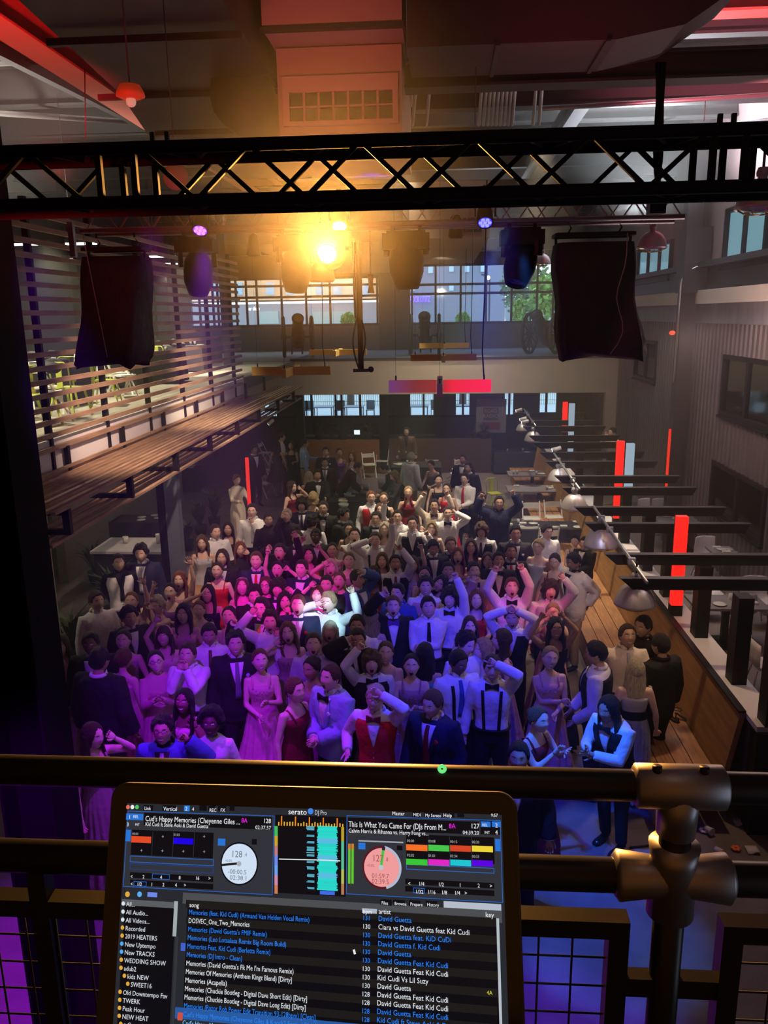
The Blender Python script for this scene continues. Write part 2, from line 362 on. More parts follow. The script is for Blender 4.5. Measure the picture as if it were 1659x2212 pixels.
# ================================================================ CEILING KIT
# big painted plenum box with a return air grille
t = thing('air_plenum', 'big boxy pinkish air plenum with a return grille at top centre', 'air duct', (0,0,0))
y0 = 8.8; A = lambda u, v, y=8.8: at(u, v, y=y)
x0, x1 = A(600,200).x, A(868,200).x
zb, zt, ztop = A(735,288).z, A(735,95).z, A(735,0).z+.5
b = MB(); b.box((x0,y0,zb),(x1,y0+2.6,zt-.02)); b.obj('lower_box', M_PLEN, t)
b = MB(); b.box((x0-.03,y0-.5,zt),(x1+.03,y0+2.6,ztop)); b.obj('upper_box', M_PLEN, t)
b = MB(); b.box((x0-.05,y0-.52,zt-.02),(x1+.05,y0-.44,zt+.02)); b.obj('flange', M_STEEL, t)
gx0, gx1, gz0, gz1 = A(604,0).x, A(858,0).x, A(735,272).z, A(735,165).z
ix0, ix1, iz0, iz1 = A(618,0).x, A(846,0).x, A(735,262).z, A(735,200).z
g = MB()
for a_, b_ in (((gx0,y0-.06,iz1),(gx1,y0-.002,gz1)),((gx0,y0-.06,gz0),(gx1,y0-.002,iz0)),((gx0,y0-.06,iz0),(ix0,y0-.002,iz1)),((ix1,y0-.06,iz0),(gx1,y0-.002,iz1))): g.box(a_, b_)
gr = g.obj('grille_frame', mat('painted grille frame', (.5,.38,.34), .6), t)
g = MB(); g.box((ix0,y0-.02,iz0),(ix1,y0-.004,iz1), M_DARK)
for k in range(1,7): xx = ix0+(ix1-ix0)*k/7; g.box((xx-.012,y0-.05,iz0),(xx+.012,y0-.02,iz1), M_PLEN)
g.box((ix0,y0-.05,(iz0+iz1)/2-.008),(ix1,y0-.02,(iz0+iz1)/2+.008), M_PLEN); g.obj('grille', None, gr)
def ring_rect(y, x0,x1,z0,z1): return [Vector(p) for p in ((x0,y,z0),(x1,y,z0),(x1,y,z1),(x0,y,z1))]
# dark duct bank on the left
b = MB(); b.loft([ring_rect(6.2,-3.3,-1.75,8.0,9.4), ring_rect(9.4,-3.5,-1.75,7.9,9.3), ring_rect(12,-4.1,-1.7,8.0,9.0), ring_rect(17,-4.2,-1.7,8.2,9.0)], smooth=False)
o = b.obj('air_duct', M_DUCT); tag(o, 'wide dark sheet metal duct left of the pinkish plenum', 'air duct')
for yy in (7.6,9.4,11.2,13):
    b = MB(); b.box((-3.75 if yy>9 else -3.45,yy,7.84),(-1.72,yy+.05,7.9)); b.obj('seam_flange', M_STEEL, o)
b = MB(); b.loft([[Vector((-1.78-.0*k, 9+.1*0, 0))+Vector((-.32*math.cos(q)-.3, i*1.0, 7.75+.35*math.sin(q))) for q in [2*PI*k/14 for k in range(14)]] for i in range(4)])
tag(b.obj('round_duct', M_DUCT), 'short round duct tucked between dark duct and plenum', 'air duct')
b = MB(); b.loft([ring_rect(10.0,-2.35,-1.72,7.35,8.3), ring_rect(11.4,-2.45,-1.72,7.3,8.3)], smooth=False)
tag(b.obj('duct_drop', mat('tan duct wrap', (.22,.17,.12), .7)), 'tan wrapped duct drop at the left side of the plenum', 'air duct')
# right duct, transverse, with flared end
b = MB(); z0, z1 = A(1200,90,8.3).z, 9.2
b.loft([[Vector((x,8.3,z0+dz)),Vector((x,8.3,z1)),Vector((x,9.3,z1)),Vector((x,9.3,z0+dz))] for x, dz in ((-.32,0),(1.6,0),(2.2,.1),(2.75,.45))], smooth=False)
o = b.obj('air_duct', mat('mauve grey duct', (.045,.032,.036), .6)); tag(o, 'dark transverse duct with a flared end at the upper right', 'air duct')
for xx in (.5,1.5):
    b = MB(); b.box((xx,8.27,z0-.02),(xx+.04,9.3,z0)); b.obj('seam_flange', M_STEEL, o)
b = MB(); b.loft([ring_rect(16,-.6,.9,6.9,7.9), ring_rect(24,-.6,.9,6.9,7.9)], smooth=False)
o = b.obj('air_duct', mat('tan duct', (.26,.22,.18), .7)); tag(o, 'tan duct with small diffuser behind the centre moving head', 'air duct')
b = MB(); b.box((.2,15.96,7.0),(.75,15.99,7.25)); b.obj('diffuser', M_DARK, o)
b = MB(); b.box((-4.8,20,7.2),(-.9,34,8.4)); tag(b.obj('ceiling_bulkhead', mat('tan bulkhead', (.2,.17,.13), .8)), 'tan ceiling bulkhead behind the amber light', 'bulkhead')
b = MB(); a_, c_ = at(600,388,y=12), at(862,344,y=12); b.loft([ring_rect(12,a_.x,c_.x,a_.z,c_.z), ring_rect(13.2,a_.x+.1,c_.x-.1,a_.z+.15,c_.z+.1)], smooth=False)
tag(b.obj('air_diffuser', mat('pale diffuser', (.45,.42,.38), .5)), 'pale ceiling diffuser seen through the middle of the black truss', 'diffuser')
# vertical conduits on the right of the plenum
for k, u in enumerate([905,935,1048,1058,1067,1076,1085,1094,1103,1112,1120,1165,1178]):
    b = MB(); p = at(u,105,y=9.9); q = at(u-14,270,y=11.2); b.tube([p,q], .022, 6)
    tag(b.obj('conduit', M_GALV), 'thin galvanised conduit pipe right of the plenum' , 'conduit', 'conduit pipes right of the plenum')
b = MB(); p = at(1170,235,y=12); q = at(1659,205,y=12); b.tube([p,q], .03, 8)
tag(b.obj('sprinkler_pipe', M_GALV), 'long bright pipe running under the pink panels at right', 'pipe')
for (u0,v0,u1,v1,y,lb) in ((1030,0,1026,270,9,'thin hanging wire below the upper right duct'),(1422,140,1418,460,4.6,None),(183,150,185,300,9,'thin rod hanging at the left of the red beam'),(1525,200,1521,262,12,'short wire dangling near the upper right panels')):
    if not lb: continue
    b = MB(); b.tube([at(u0,v0,y=y),at(u1,v1,y=y)], .006, 5); tag(b.obj('hanger_wire', M_STEEL), lb, 'wire')
# cable bundle in front of the truss
t = thing('cable_bundle', 'black cable bundle hanging from the roof past the truss', 'cable')
for k in range(4):
    b = MB(); pts = []
    for i in range(12):
        s = i/11; p = at(1428-10*s+(k-1.5)*6*math.sin(s*3+1), 135+325*s, y=4.45); pts.append(p+Vector((.01*math.sin(7*s+k),0,0)))
    b.tube(pts, .011, 6); b.obj('cable', M_BLACK, t)
p = at(1418,440,y=4.45); b = MB(); b.cbox(p, (.08,.08,.1)); b.obj('clamp', M_BLACK, t)
# red strobe
p = at(282,208,y=6.0); t = thing('strobe_lamp', 'round red beacon lamp with a clear bulb hanging under the roof beam', 'lamp', p)
b = MB(); b.lathe([(.012,.08),(.07,.07),(.095,.024),(.099,0),(.06,-.018),(.001,-.018)], n=24); b.obj('housing', mat('orange red housing', (.7,.10,.04), .4, emit=(.7,.05,.01), es=.25), t)
b = MB(); b.ball((0,0,-.035), .036); b.obj('bulb', mat('clear bulb', (.8,.6,.5), .1, emit=(1,.6,.4), es=.3), t)
b = MB(); b.tube([(0,0,.07),(0,0,2.9)], .006, 6); b.obj('rod', M_STEEL, t)
# pale disc
p = at(380,382,y=6.6); b = MB(); b.lathe([(.001,-.015),(.095,-.015),(.1,0),(.095,.015),(.001,.015)], n=32, M=Matrix.Rotation(PI/2,4,'X')); o = b.obj('round_sensor', mat('grey disc', (.3,.28,.26), .7), loc=p)
tag(o, 'flat round grey disc hanging behind the truss at left', 'sensor')
b = MB(); b.tube([(0,0,.1),(0,0,2.2)], .004, 5); b.obj('wire', M_STEEL, o)

# ================================================================ TRUSSES
t = thing('box_truss', 'heavy black box truss spanning the hall in front of the DJ balcony', 'truss')
YA, YC, ZB, ZT = 4.0, 4.3, 6.045, 6.285
XL, XR = -3.6, 3.4
for yy in (YA,YC):
    for zz in (ZB,ZT):
        b = MB(); b.tube([(XL,yy,zz),(XR,yy,zz)], .03, 12); b.obj('chord', M_TRUSS, t)
ends = [-1.62,-1.45,1.22,1.36,1.5]
def zig(y, x0, x1, n, ph):
    st = (x1-x0)/n
    for i in range(n):
        a_, c_ = (ZB,ZT) if (i+ph)%2 else (ZT,ZB)
        b = MB(); b.bar((x0+i*st,y,a_),(x0+(i+1)*st,y,c_), .022, .022); b.obj('brace', M_TRUSS, t)
zig(YA,-1.42,1.2,10,0); zig(YC,-1.40,1.2,10,1); zig(YA,-3.6,-1.7,7,0); zig(YC,-3.6,-1.7,7,1); zig(YA,1.52,3.4,7,1); zig(YC,1.52,3.4,7,0)
for x in ends:
    for yy in (YA,YC):
        b = MB(); b.box((x-.014,yy-.014,ZB),(x+.014,yy+.014,ZT)); b.obj('upright', M_TRUSS, t)
for i in range(24):
    x = XL+.2+i*.29; b = MB()
    for zz in (ZB,ZT):
        b.bar((x,YA,zz),(x+(.145 if i%2 else -.145),YC,zz), .018)
        b.obj('cross_brace', M_TRUSS, t); b = MB()
for x in (-1.35,-1.28,1.24,1.3): b = MB(); b.cbox((x,YA,ZT+.045),(.02,.02,.04)); b.obj('bolt', M_BLACK, t)
# second truss: pipe with light lattice above
t = thing('lighting_truss', 'slim silver lighting truss carrying lamps and speakers', 'truss')
M_T2 = mat('brushed truss pipe', (.32,.26,.3), .35, .7)
ZP = 6.235
for zz, yy in ((ZP,7.0),(ZP+.20,7.0),(ZP,7.3),(ZP+.20,7.3)):
    b = MB(); b.tube([(-3.05,yy,zz),(1.95,yy,zz)], .022 if zz==ZP else .016, 10); b.obj('chord', M_T2, t)
for i in range(34):
    x = -3.0+i*.145; b = MB(); u = i%2
    b.bar((x,7.0,ZP+(.2 if u else 0)),(x+.145,7.0,ZP+(0 if u else .2)), .010); b.obj('lattice', M_T2, t); b = MB(); b.bar((x,7.3,ZP+(0 if u else .2)),(x+.145,7.3,ZP+(.2 if u else 0)), .010); b.obj('lattice', M_T2, t)
b = MB(); b.tube([(-3.6,5.2,6.0),(1.95,5.6,6.05)], .012, 8)
b = MB(); b.tube([at(0,436,y=4.9),at(700,426,y=4.9)], .014, 8); tag(b.obj('thin_pipe', mat('red light tinted pipe', (.6,.12,.10), .3, .6)), 'thin pipe glinting red just below the black truss', 'pipe')  # the pipe colour carries the red light
b = MB(); b.tube([at(0,460,y=5.2),at(640,447,y=5.2)], .014, 8); tag(b.obj('thin_pipe', MATS['red light tinted pipe']), 'lower thin pipe glinting red under the black truss', 'pipe')
b = MB(); b.bar(at(152,480,y=7.6), at(160,555,y=7.6), .05, .05); tag(b.obj('hanging_strut', M_T2), 'short grey strut at the left end of the lighting truss', 'strut')

# ---- LED par lamps
def par(u, v, col, lb, y=7.0, s=1.0):
    p = at(u, v, y=y-.05); t = thing('par_lamp', lb, 'stage light', p, 0, 'LED par lamps on the lighting truss')
    R = Matrix.Rotation(rad(-38),4,'X')
    b = MB(); b.lathe([(.001,.17),(.05,.165),(.062,.13),(.068,0),(.060,0),(.055,.01),(.001,.01)], n=20, M=R); b.obj('housing', M_BLACK, t)
    b = MB()
    for k in range(7):
        a = k*PI/3; r = 0 if k == 6 else .036
        b.lathe([(.001,-.004),(.015,-.002),(.016,.004)], (R@Vector((r*math.cos(a),r*math.sin(a),0))), 8, M=R)
    b.obj('lens', emat('led '+lb[:24], col, 14), t)
    b = MB(); b.lathe([(.001,.004),(.056,.004)], n=20, M=R); b.obj('lens_plate', emat('led plate '+lb[:24], col, 2.2), t)
    b = MB(); b.tube([(-.08,0,.05),(-.085,.02,.2),(-.02,.03,.25),(.02,.03,.25),(.085,.02,.2),(.08,0,.05)], .008, 6); b.obj('yoke', M_BLACK, t)
    b = MB(); b.cbox((0,.04,.25),(.04,.05,.09)); b.obj('clamp', M_BLACK, t)
par(432,499,(.25,.03,1),'violet lit LED par lamp at the left of the truss')
par(733,490,(.6,.25,1),'white violet LED par lamp right above the amber light')
par(1048,482,(.03,.03,1),'deep blue LED par lamp at the right of the truss')
# ---- moving heads
def mover(u, v, lb, y=7.05, tilt=0, pan=0, s=1.0, lens=None, wide=False):
    p = at(u, v, y=y); t = thing('moving_head', lb, 'stage light', p, 0)
    zt_ = (ZP - p.z)
    b = MB(); b.cbox((0,0,zt_-.12*s),(.34*s,.2*s,.11*s)); b.cbox((0,0,zt_-.055*s),(.28*s,.16*s,.02)); o = b.obj('base', M_BLACK, t)
    
    for sx in (-.1,.1): b = MB(); b.cbox((sx*s,0,zt_-.03),(.03,.05,.07)); b.obj('clamp', M_BLACK, t)
    Rz = Matrix.Rotation(rad(pan),4,'Z')
    for sx in (-1,1): b = MB(); b.cbox((sx*.145*s,0,(zt_-.17*s)/2+.03),(.03*s,.08*s,abs(zt_-.17*s)), None, Rz); b.obj('yoke_arm', M_BLACK, t)
    R = Rz@Matrix.Rotation(rad(tilt),4,'X')@Matrix.Diagonal((s,s,s,1)).to_4x4()
    b = MB(); prof = [(.001,.17),(.07,.16),(.115,.09),(.128,0),(.125,-.09),(.10,-.17),(.085,-.21),(.075,-.21),(.07,-.19)]
    b.lathe(prof, n=20, M=R); b.obj('head', M_BLACK, t)
    b = MB(); b.lathe([(.001,-.195),(.072,-.192)], n=20, M=R); b.obj('lens', emat('lens '+lb[:22], lens[0], lens[1]) if lens else mat('dark lens', (.01,.01,.02), .1), t)
    return t
mover(428,585,'black moving head tipped down at left in front of the slat screen', tilt=18, pan=25, s=1.0, y=7.3)
mover(640,575,'shadowy moving head hanging left of the amber light', tilt=12, pan=30, s=1.05, y=7.3)
mover(714,549,'moving head shining an amber beam at the balcony', tilt=-86, pan=0, s=1.0, y=7.0, lens=((1,.62,.12),60))
mover(878,560,'large black moving head with a blue lens at centre', tilt=6, pan=-10, s=1.15, y=7.1, lens=((.1,.15,1),1.5))
mover(1126,562,'black moving head aimed left beside the right speaker', tilt=-28, pan=-30, s=1.05, y=7.1)
b = MB(); p = at(695,600,y=8); b.lathe([(.001,.14),(.06,.13),(.12,.05),(.13,-.04),(.11,-.06),(.001,-.06)], n=20); o = b.obj('round_lamp', M_BLACK, loc=p+Vector((0,0,.02))); tag(o, 'round black lamp just below the amber light', 'stage light')
b = MB(); b.tube([(0,0,.13),(0,0,.6)], .012, 6); b.obj('stem', M_BLACK, o)
for u, v, lb in ((548,535,'small black lamp hanging in front of the tan bulkhead'),(985,495,'small dark lamp between the pars at right')):
    p = at(u, v, y=7.8); t = thing('small_spotlight', lb, 'stage light', p)
    b = MB(); b.lathe([(.03,.12),(.05,.1),(.07,-.06),(.06,-.08),(.001,-.08)], n=16); b.obj('housing', M_BLACK, t)
    b = MB(); b.tube([(0,0,.1),(0,0,6.3-p.z)], .008, 6); b.obj('stem', M_BLACK, t)
p = at(801,612,y=8); t = thing('small_spotlight', 'tiny double ended spotlight beside the hanging pole', 'stage light', p)
b = MB(); b.lathe([(.035,-.09),(.022,-.03),(.022,.03),(.035,.08)], n=14); b.obj('housing', M_BLACK, t)
b = MB(); b.lathe([(.001,-.085),(.033,-.088)], n=14); b.obj('bulb', emat('tiny bulb', (1,.8,.5), 1.2), t)
b = MB(); b.tube([(0,0,.08),(0,0,.55)], .006, 6); b.obj('stem', M_BLACK, t)

# ---- covered speakers
def speaker(u0, v0, u1, v1, lb, skew, y=7.15):
    a, c = at(u0, v0, y=y), at(u1, v1, y=y); x0, x1 = a.x, c.x; z1, z0 = a.z, c.z; w = x1-x0; h = z1-z0
    t = thing('line_array_speaker', lb, 'speaker', ((x0+x1)/2, y, z0), 0, 'covered speakers hanging from the lighting truss')
    rings = []; N = 9
    for i in range(N):
        s = i/(N-1); z = h*(1-s)*.93; ww = w/2*(1+.06*s + .05*math.sin(s*9))
        dy = -.10*s; dx = skew*w*.14*s**2
        ring = []
        for k in range(28):
            q = 2*PI*k/28; cx = math.copysign(abs(math.cos(q))**.35, math.cos(q)); cy = math.copysign(abs(math.sin(q))**.35, math.sin(q))
            wr = .012*math.sin(q*9+s*4)*s
            zz = z + (.05*math.sin(q*3+1) if i == N-1 else 0)
            ring.append(Vector((dx+cx*(ww+wr), dy+cy*(.22+wr+.06*s), zz)))
        rings.append(ring)
    b = MB(); b.loft(rings); b.obj('cover', mat('black nylon cover', (.016,.011,.010), .7, bump=.8, bs=9), t)
    b = MB(); zt_ = h*1.0; 
    for sy in (-.12,.12): b.bar((-w/2,sy,zt_),(w/2,sy,zt_), .03)
    for sx in (-1,1): b.bar((sx*w/2,-.12,zt_),(sx*w/2,.12,zt_), .025); b.bar((sx*w*.49,0,zt_),(sx*w*.48,0,h*.85), .02)
    b.obj('fly_frame', M_BLACK, t)
    for sx in (-.55,.55):
        b = MB(); zz = zt_; x = sx*w*.6
        top = ZP - z0
        b.tube([(x,0,zz+.02),(x+.025,0,zz+.06),(x,0,zz+.1),(x-.025,0,zz+.06),(x,0,zz+.02)], .008, 6); b.tube([(x,0,zz+.1),(x,0,top)], .01, 6); b.obj('shackle', M_BLACK, t)
    b = MB(); 
    b.tube([(w*(.32+.1*math.sin(i*.9)*i/11 - .12*(i/11)), -.37-.008*i, zt_-.02-i*h/11.5) for i in range(12)] if skew>0 else [(-w*.35+.015*i, -.25-.012*i, zt_+.1-i*h/10.5) for i in range(12)], .004, 6)
    b.obj('dangling_cable', mat('pale cable', (.35,.28,.22), .6), t)
speaker(190,541,333,780,'black covered line array speaker hanging at the left','' and 0 or -1)
speaker(1199,510,1350,764,'black covered line array speaker hanging at the right', 1)
# ---- hanging pole with camera
t = thing('hanging_pole', 'black pole with looped cable hanging at centre', 'pole', at(780,800,y=8))
L_ = 6.2-at(780,800,y=8).z
b = MB(); b.tube([(0,0,0),(0.0,0,L_)], .028, 10); b.obj('pole', M_BLACK, t)
b = MB(); b.tube([(-.02-.05*math.sin(i/9*PI), -.03, .02+i*.055) for i in range(10)], .008, 6); b.tube([(.02+.03*math.sin(i/9*PI), -.03, .12+i*.04) for i in range(10)], .007, 6); b.tube([(-.045,-.02,.5),(-.05,-.02,.8),(-.045,-.02,L_)], .009,6); b.obj('cable', M_BLACK, t)
b = MB(); b.cbox((-.0,-.01,0),(.15,.06,.03)); b.ball((.1,-.03,.01), .03, 10); b.obj('bracket', M_BLACK, t)

# ---- cross shaped hanging linear fixtures
M_FIX = mat('haze tinted fixture body', (.60,.40,.10), .5)  # yellow of the amber haze is put into the body colour
def fixture(u0, u1, v, y, lb, h=.11, red=False):
    a, c = at(u0, v, y=y), at(u1, v, y=y); x0, x1 = a.x, c.x; cx = (x0+x1)/2; L = x1-x0
    t = thing('linear_pendant', lb, 'pendant light', (cx,y,a.z-h/2), 0, 'cross shaped linear pendants')
    if red:
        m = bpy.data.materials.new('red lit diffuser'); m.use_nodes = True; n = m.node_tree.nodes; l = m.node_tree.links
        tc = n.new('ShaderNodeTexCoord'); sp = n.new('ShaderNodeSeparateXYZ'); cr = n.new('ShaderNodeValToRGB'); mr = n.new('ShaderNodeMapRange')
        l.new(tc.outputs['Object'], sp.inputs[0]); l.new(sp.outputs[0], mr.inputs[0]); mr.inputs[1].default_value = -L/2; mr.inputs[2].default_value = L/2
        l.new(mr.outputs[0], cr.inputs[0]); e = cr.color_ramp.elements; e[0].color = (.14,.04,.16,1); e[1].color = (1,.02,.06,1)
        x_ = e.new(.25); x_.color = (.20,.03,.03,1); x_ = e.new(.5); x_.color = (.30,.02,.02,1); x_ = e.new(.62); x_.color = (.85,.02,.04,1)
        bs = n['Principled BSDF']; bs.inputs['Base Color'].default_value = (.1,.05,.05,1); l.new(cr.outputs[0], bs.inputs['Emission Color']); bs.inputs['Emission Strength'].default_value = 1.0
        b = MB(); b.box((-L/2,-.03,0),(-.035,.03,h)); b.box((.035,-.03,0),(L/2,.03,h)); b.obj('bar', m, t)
    else:
        b = MB(); b.box((-L/2,-.03,0),(-.03,.03,h)); b.box((.03,-.03,0),(L/2,.03,h)); b.obj('bar', M_FIX, t)
    b = MB(); b.box((-.03,-L/2,0),(.03,-.0305,h)); b.box((-.03,.0305,0),(.03,L/2,h)); b.obj('cross_bar', mat('mauve light tinted fixture', (.4,.12,.3), .5) if red else M_FIX, t)  # for the red pendant, mauve light is put into the cross bar colour
    b = MB(); b.box((-.028,-.03,-.0),(.028,.03,h+.01)); b.obj('hub', M_STEEL, t)
    for sx, sy in ((-.43,0),(.43,0),(0,-.45)):
        b = MB(); b.tube([(sx*L,sy*L,h),(sx*L,sy*L,h+.05)], .009, 6); b.obj('cable_grip', M_BLACK, t)
    zz = 6.85 - (a.z-h/2)
    b = MB(); b.tube([(.43*L,0,h),(.41*L,0,h+.3),(.425*L,0,h+.9),(.43*L,0,zz)], .006 if not red else .008, 6)
    b.obj('power_cable', M_BLACK, t)
    b = MB(); b.tube([(-.43*L,0,h),(-.43*L,0,zz)], .0015, 4); b.tube([(0,-.45*L,h),(0,-.45*L,zz)], .0015, 4); b.obj('wire', M_STEEL, t)
fixture(840,1061,835,9,'cross shaped pendant glowing red, nearest at centre', .135, True)
fixture(545,714,802,12,'amber lit cross shaped pendant beside the slat canopy', .125)
fixture(887,1029,773,14,'amber lit cross shaped pendant above the red glowing one', .11)
fixture(668,792,762,16,'amber lit cross shaped pendant behind the hanging pole', .11)
fixture(906,1013,747,18,'smallest cross shaped pendant in front of the middle cannon', .11)

# ================================================================ LEFT COLUMN AND SLAT SCREEN
t = thing('steel_column', 'broad dark steel column at the left edge of the picture', 'column', (-2.89,5,0))
b = MB(); b.box((-.19,-.19,0),(-.17,.19,10)); b.box((.17,-.19,0),(.19,.19,10)); b.box((-.17,-.01,0),(.17,.01,10)); b.obj('shaft', mat('near black column paint', (.004,.004,.004), .7, spec=.08), t)
b = MB(); b.box((-.25,-.25,0),(.25,.25,.03)); b.obj('base_plate', M_BLACK, t)
b = MB(); b.box((-3.6,4.9,2.95),(-3.09,5.1,3.25)); tag(b.obj('side_ledge', M_STEEL), 'dark blue grey ledge left of the broad column', 'ledge')
t = thing('slat_screen', 'tall screen of horizontal wood slats along the left mezzanine', 'screen')
XS = -4.93; b = MB(); z = 3.55; YS0, YS1 = 7.2, 20.0
while z < 6.85:
    if not 3.60 < z < 4.0 or 3.80 < z < 3.9: b.box((XS-.02,YS0,z),(XS+.02,YS1+random.uniform(-.08,.12),z+.062))
    z += .168
b.obj('slats', M_SLAT, t)
for yy in (8.2,9.9,11.7,13.5,15.4,17.4,19.4):
    b = MB(); b.box((XS-.10,yy-.03,3.3),(XS-.02,yy+.03,6.95)); b.obj('post', M_BLACK, t)
t = thing('slat_canopy', 'sloping canopy of wood battens on black brackets along the left', 'canopy')
XO, ZO = -4.12, 3.34
ca = lambda x: 3.55 + (x+4.93)*(-.02)
for i, yy in enumerate((8.35,10.2,12.1,14.0,16.0,18.0,20.2,22.4)):
    b = MB(); b.box((XS,yy-.035,3.42),(XO+.03,yy+.035,3.50)); b.box((XO-.03,yy-.035,3.26),(XO+.05,yy+.035,3.50)); b.box((XS,yy-.035,3.2),(XO+.05,yy+.035,3.26)); b.box((XS-.02,yy-.035,3.2),(XS+.04,yy+.035,3.9)); b.obj('bracket', M_BLACK, t)
for i in range(8):
    x = XS+.06+i*.108; b = MB(); b.box((x,7.9+.1*(i%2),3.50),(x+.055,23.6,3.535)); b.obj('top_batten', M_SLAT, t)
for i in range(4):
    x = XO-.02-i*.15; b = MB(); b.box((x,7.9,3.165),(x+.06,23.6,3.2)); b.obj('lower_batten', M_SLAT, t)
for i in range(2):
    z = 3.58+i*.09; b = MB(); b.box((XS+.03,7.9,z-.05),(XS+.06,19.8,z-.01)); b.obj('back_batten', M_SLAT, t)
for u, v, y in ((566,885,20),(604,872,21.5),(628,860,23),(585,912,20.5)):
    p = at(u, v, y=y); tt = thing('track_spotlight', 'small white track spotlight under the slat canopy', 'spotlight', p, 0, 'track spotlights under the canopy')
    R = Matrix.Rotation(rad(50),4,'Y'); b = MB(); b.lathe([(.03,.1),(.045,.08),(.045,-.08)], n=12, M=R, cap=True); b.obj('housing', M_WHITE, tt)
    b = MB(); b.lathe([(.001,-.083),(.04,-.083)], n=12, M=R); b.obj('bulb', emat('spot bulb', (1,.95,.85), 6), tt)

# ================================================================ RIGHT SIDE: bench, sill, posts, louvre beams
t = thing('right_column', 'tall dark column standing against the corrugated right wall', 'column', (5.62,19.5,0))
b = MB(); b.box((-.17,-.17,0),(.17,.17,10)); b.obj('shaft', mat('dark maroon steel', (.045,.03,.032), .5), t)
b = MB(); b.box((-.2,-.3,5.9),(.36,.3,7.3)); b.obj('haunch', M_STEEL, t)
b = MB(); b.tube([(-.22,-.2,3.9),(-.22,-.2,6.1),(-.15,-.2,6.35),(.2,-.4,6.5)], .028, 8); b.obj('conduit', M_GALV, t)
b = MB(); p = at(1452,719,y=19.2)-Vector((5.62,19.5,0)); b.ball(p, (.07,.05,.05), 10); b.obj('beacon', emat('red beacon', (1,.05,.02), 2.0), t)
t = thing('wood_bench', 'long built in pine bench with a high board back on the right', 'bench')
b = MB()
for i in range(4): b.box((2.30+i*.2,8.0,.42),(2.49+i*.2,27,.45))
b.obj('seat', M_WOOD, t)
b = MB(); b.box((2.34,8.0,0),(2.38,27,.42)); b.obj('seat_front', M_WOODP, t)
b = MB(); b.loft([[Vector(p) for p in ((3.1,y,.42),(3.16,y,.42),(3.30,y,1.26),(3.24,y,1.26))] for y in (8.2,27)], smooth=False); b.obj('back', M_WOODP, t)
b = MB(); b.box((3.22,8.2,1.26),(3.30,27,1.285)); b.obj('cap', M_BLACK, t)
b = MB(); b.box((3.305,7.9,1.2),(3.62,27,1.26)); tag(b.obj('window_sill_board', M_WHITE), 'white ledge running along the top of the bench back', 'ledge')
b = MB(); b.box((3.32,8.1,0),(3.6,27,1.2)); struct('wall_low_right', b, M_WALLD)
PY = [8.0,9.0,10.4,12.0,13.3,15.0,17.6,20.2,22.8]
for i, y in enumerate(PY):
    zt_p = at(1618,1284,y=8.0).z if i == 0 else at(1562,1286,y=9.0).z if i == 1 else 2.24; b = MB(); b.box((3.38,y-.11,1.26),(3.55,y+.11,zt_p)); 
    if i == 0: b.box((3.36,y-.02,0),(3.6,y-.0,1.2))
    tag(b.obj('black_post', M_BLACK), 'black post standing on the white ledge, %s' % ['nearest the balcony','second from the balcony','third from the balcony','just before the tall red tube','behind the near red tube','beside the middle pair of tubes','behind the middle tubes','further back on the ledge','furthest back by the small tubes'][i], 'post', 'black posts on the white ledge')
BY = [9.4,10.4,12.02,13.07,14.62,15.70,17.32,18.5,19.95,21.1,22.9,24.2,26.2]
bl = ['nearest','second','third','fourth','fifth','sixth','seventh','eighth','ninth','tenth','eleventh','twelfth','furthest']
for i, y in enumerate(BY):
    t = thing('louvre_beam', 'black horizontal louvre beam on the right, %s from the balcony' % bl[i], 'beam', (0,y,2.30), 0, 'black louvre beams over the right side seating')
    xl = 2.15+.012*(y-9.4)
    b = MB(); b.add([(xl,-.03,.09),(xl+.16,-.03,-.05),(4.55 if i>1 else 5.9,-.03,-.05),(4.62 if i>1 else 5.9,-.03,.09),(xl,.03,.09),(xl+.16,.03,-.05),(4.55 if i>1 else 5.9,.03,-.05),(4.62 if i>1 else 5.9,.03,.09)], [(0,1,2,3),(7,6,5,4),(0,4,5,1),(1,5,6,2),(2,6,7,3),(3,7,4,0)])
    b.obj('web', M_BLACK, t)
    b = MB(); b.box((xl,-.055,.09),(4.62 if i>1 else 5.9,.055,.10)); b.obj('top_flange', M_STEEL, t)
# conduit rails and dome pendants
prs = [((2.60,9.15),(2.02,12.7)),((2.55,14.5),(2.05,17.6)),((2.42,21.0),(2.2,24.2))]
rails_px = [((1397,1258),(1282,1094),9.35,12.9),((1252,1057),(1197,980),14.6,18.4),((1157,920),(1132,884),21.5,25.5)]
for i, (p, q, ya, yb) in enumerate(rails_px):
    a = at(*p, z=2.48); c = at(*q, z=2.48); t = thing('conduit_rail', 'silver conduit rail laid diagonally on the louvre beams, %s' % ['nearest','middle','furthest'][i], 'conduit', (0,0,0), 0, 'conduit rails on the louvre beams')
    b = MB(); b.tube([a,c], .022, 8); b.obj('pipe', M_GALV, t)
    for s in (.22,.62,.8):
        m_ = a.lerp(c, s); b = MB(); b.cbox(m_, (.09,.06,.08)); b.obj('coupling', M_GALV, t)
M_DOME = mat('spun aluminium dome', (.60,.57,.60), .42, .6)
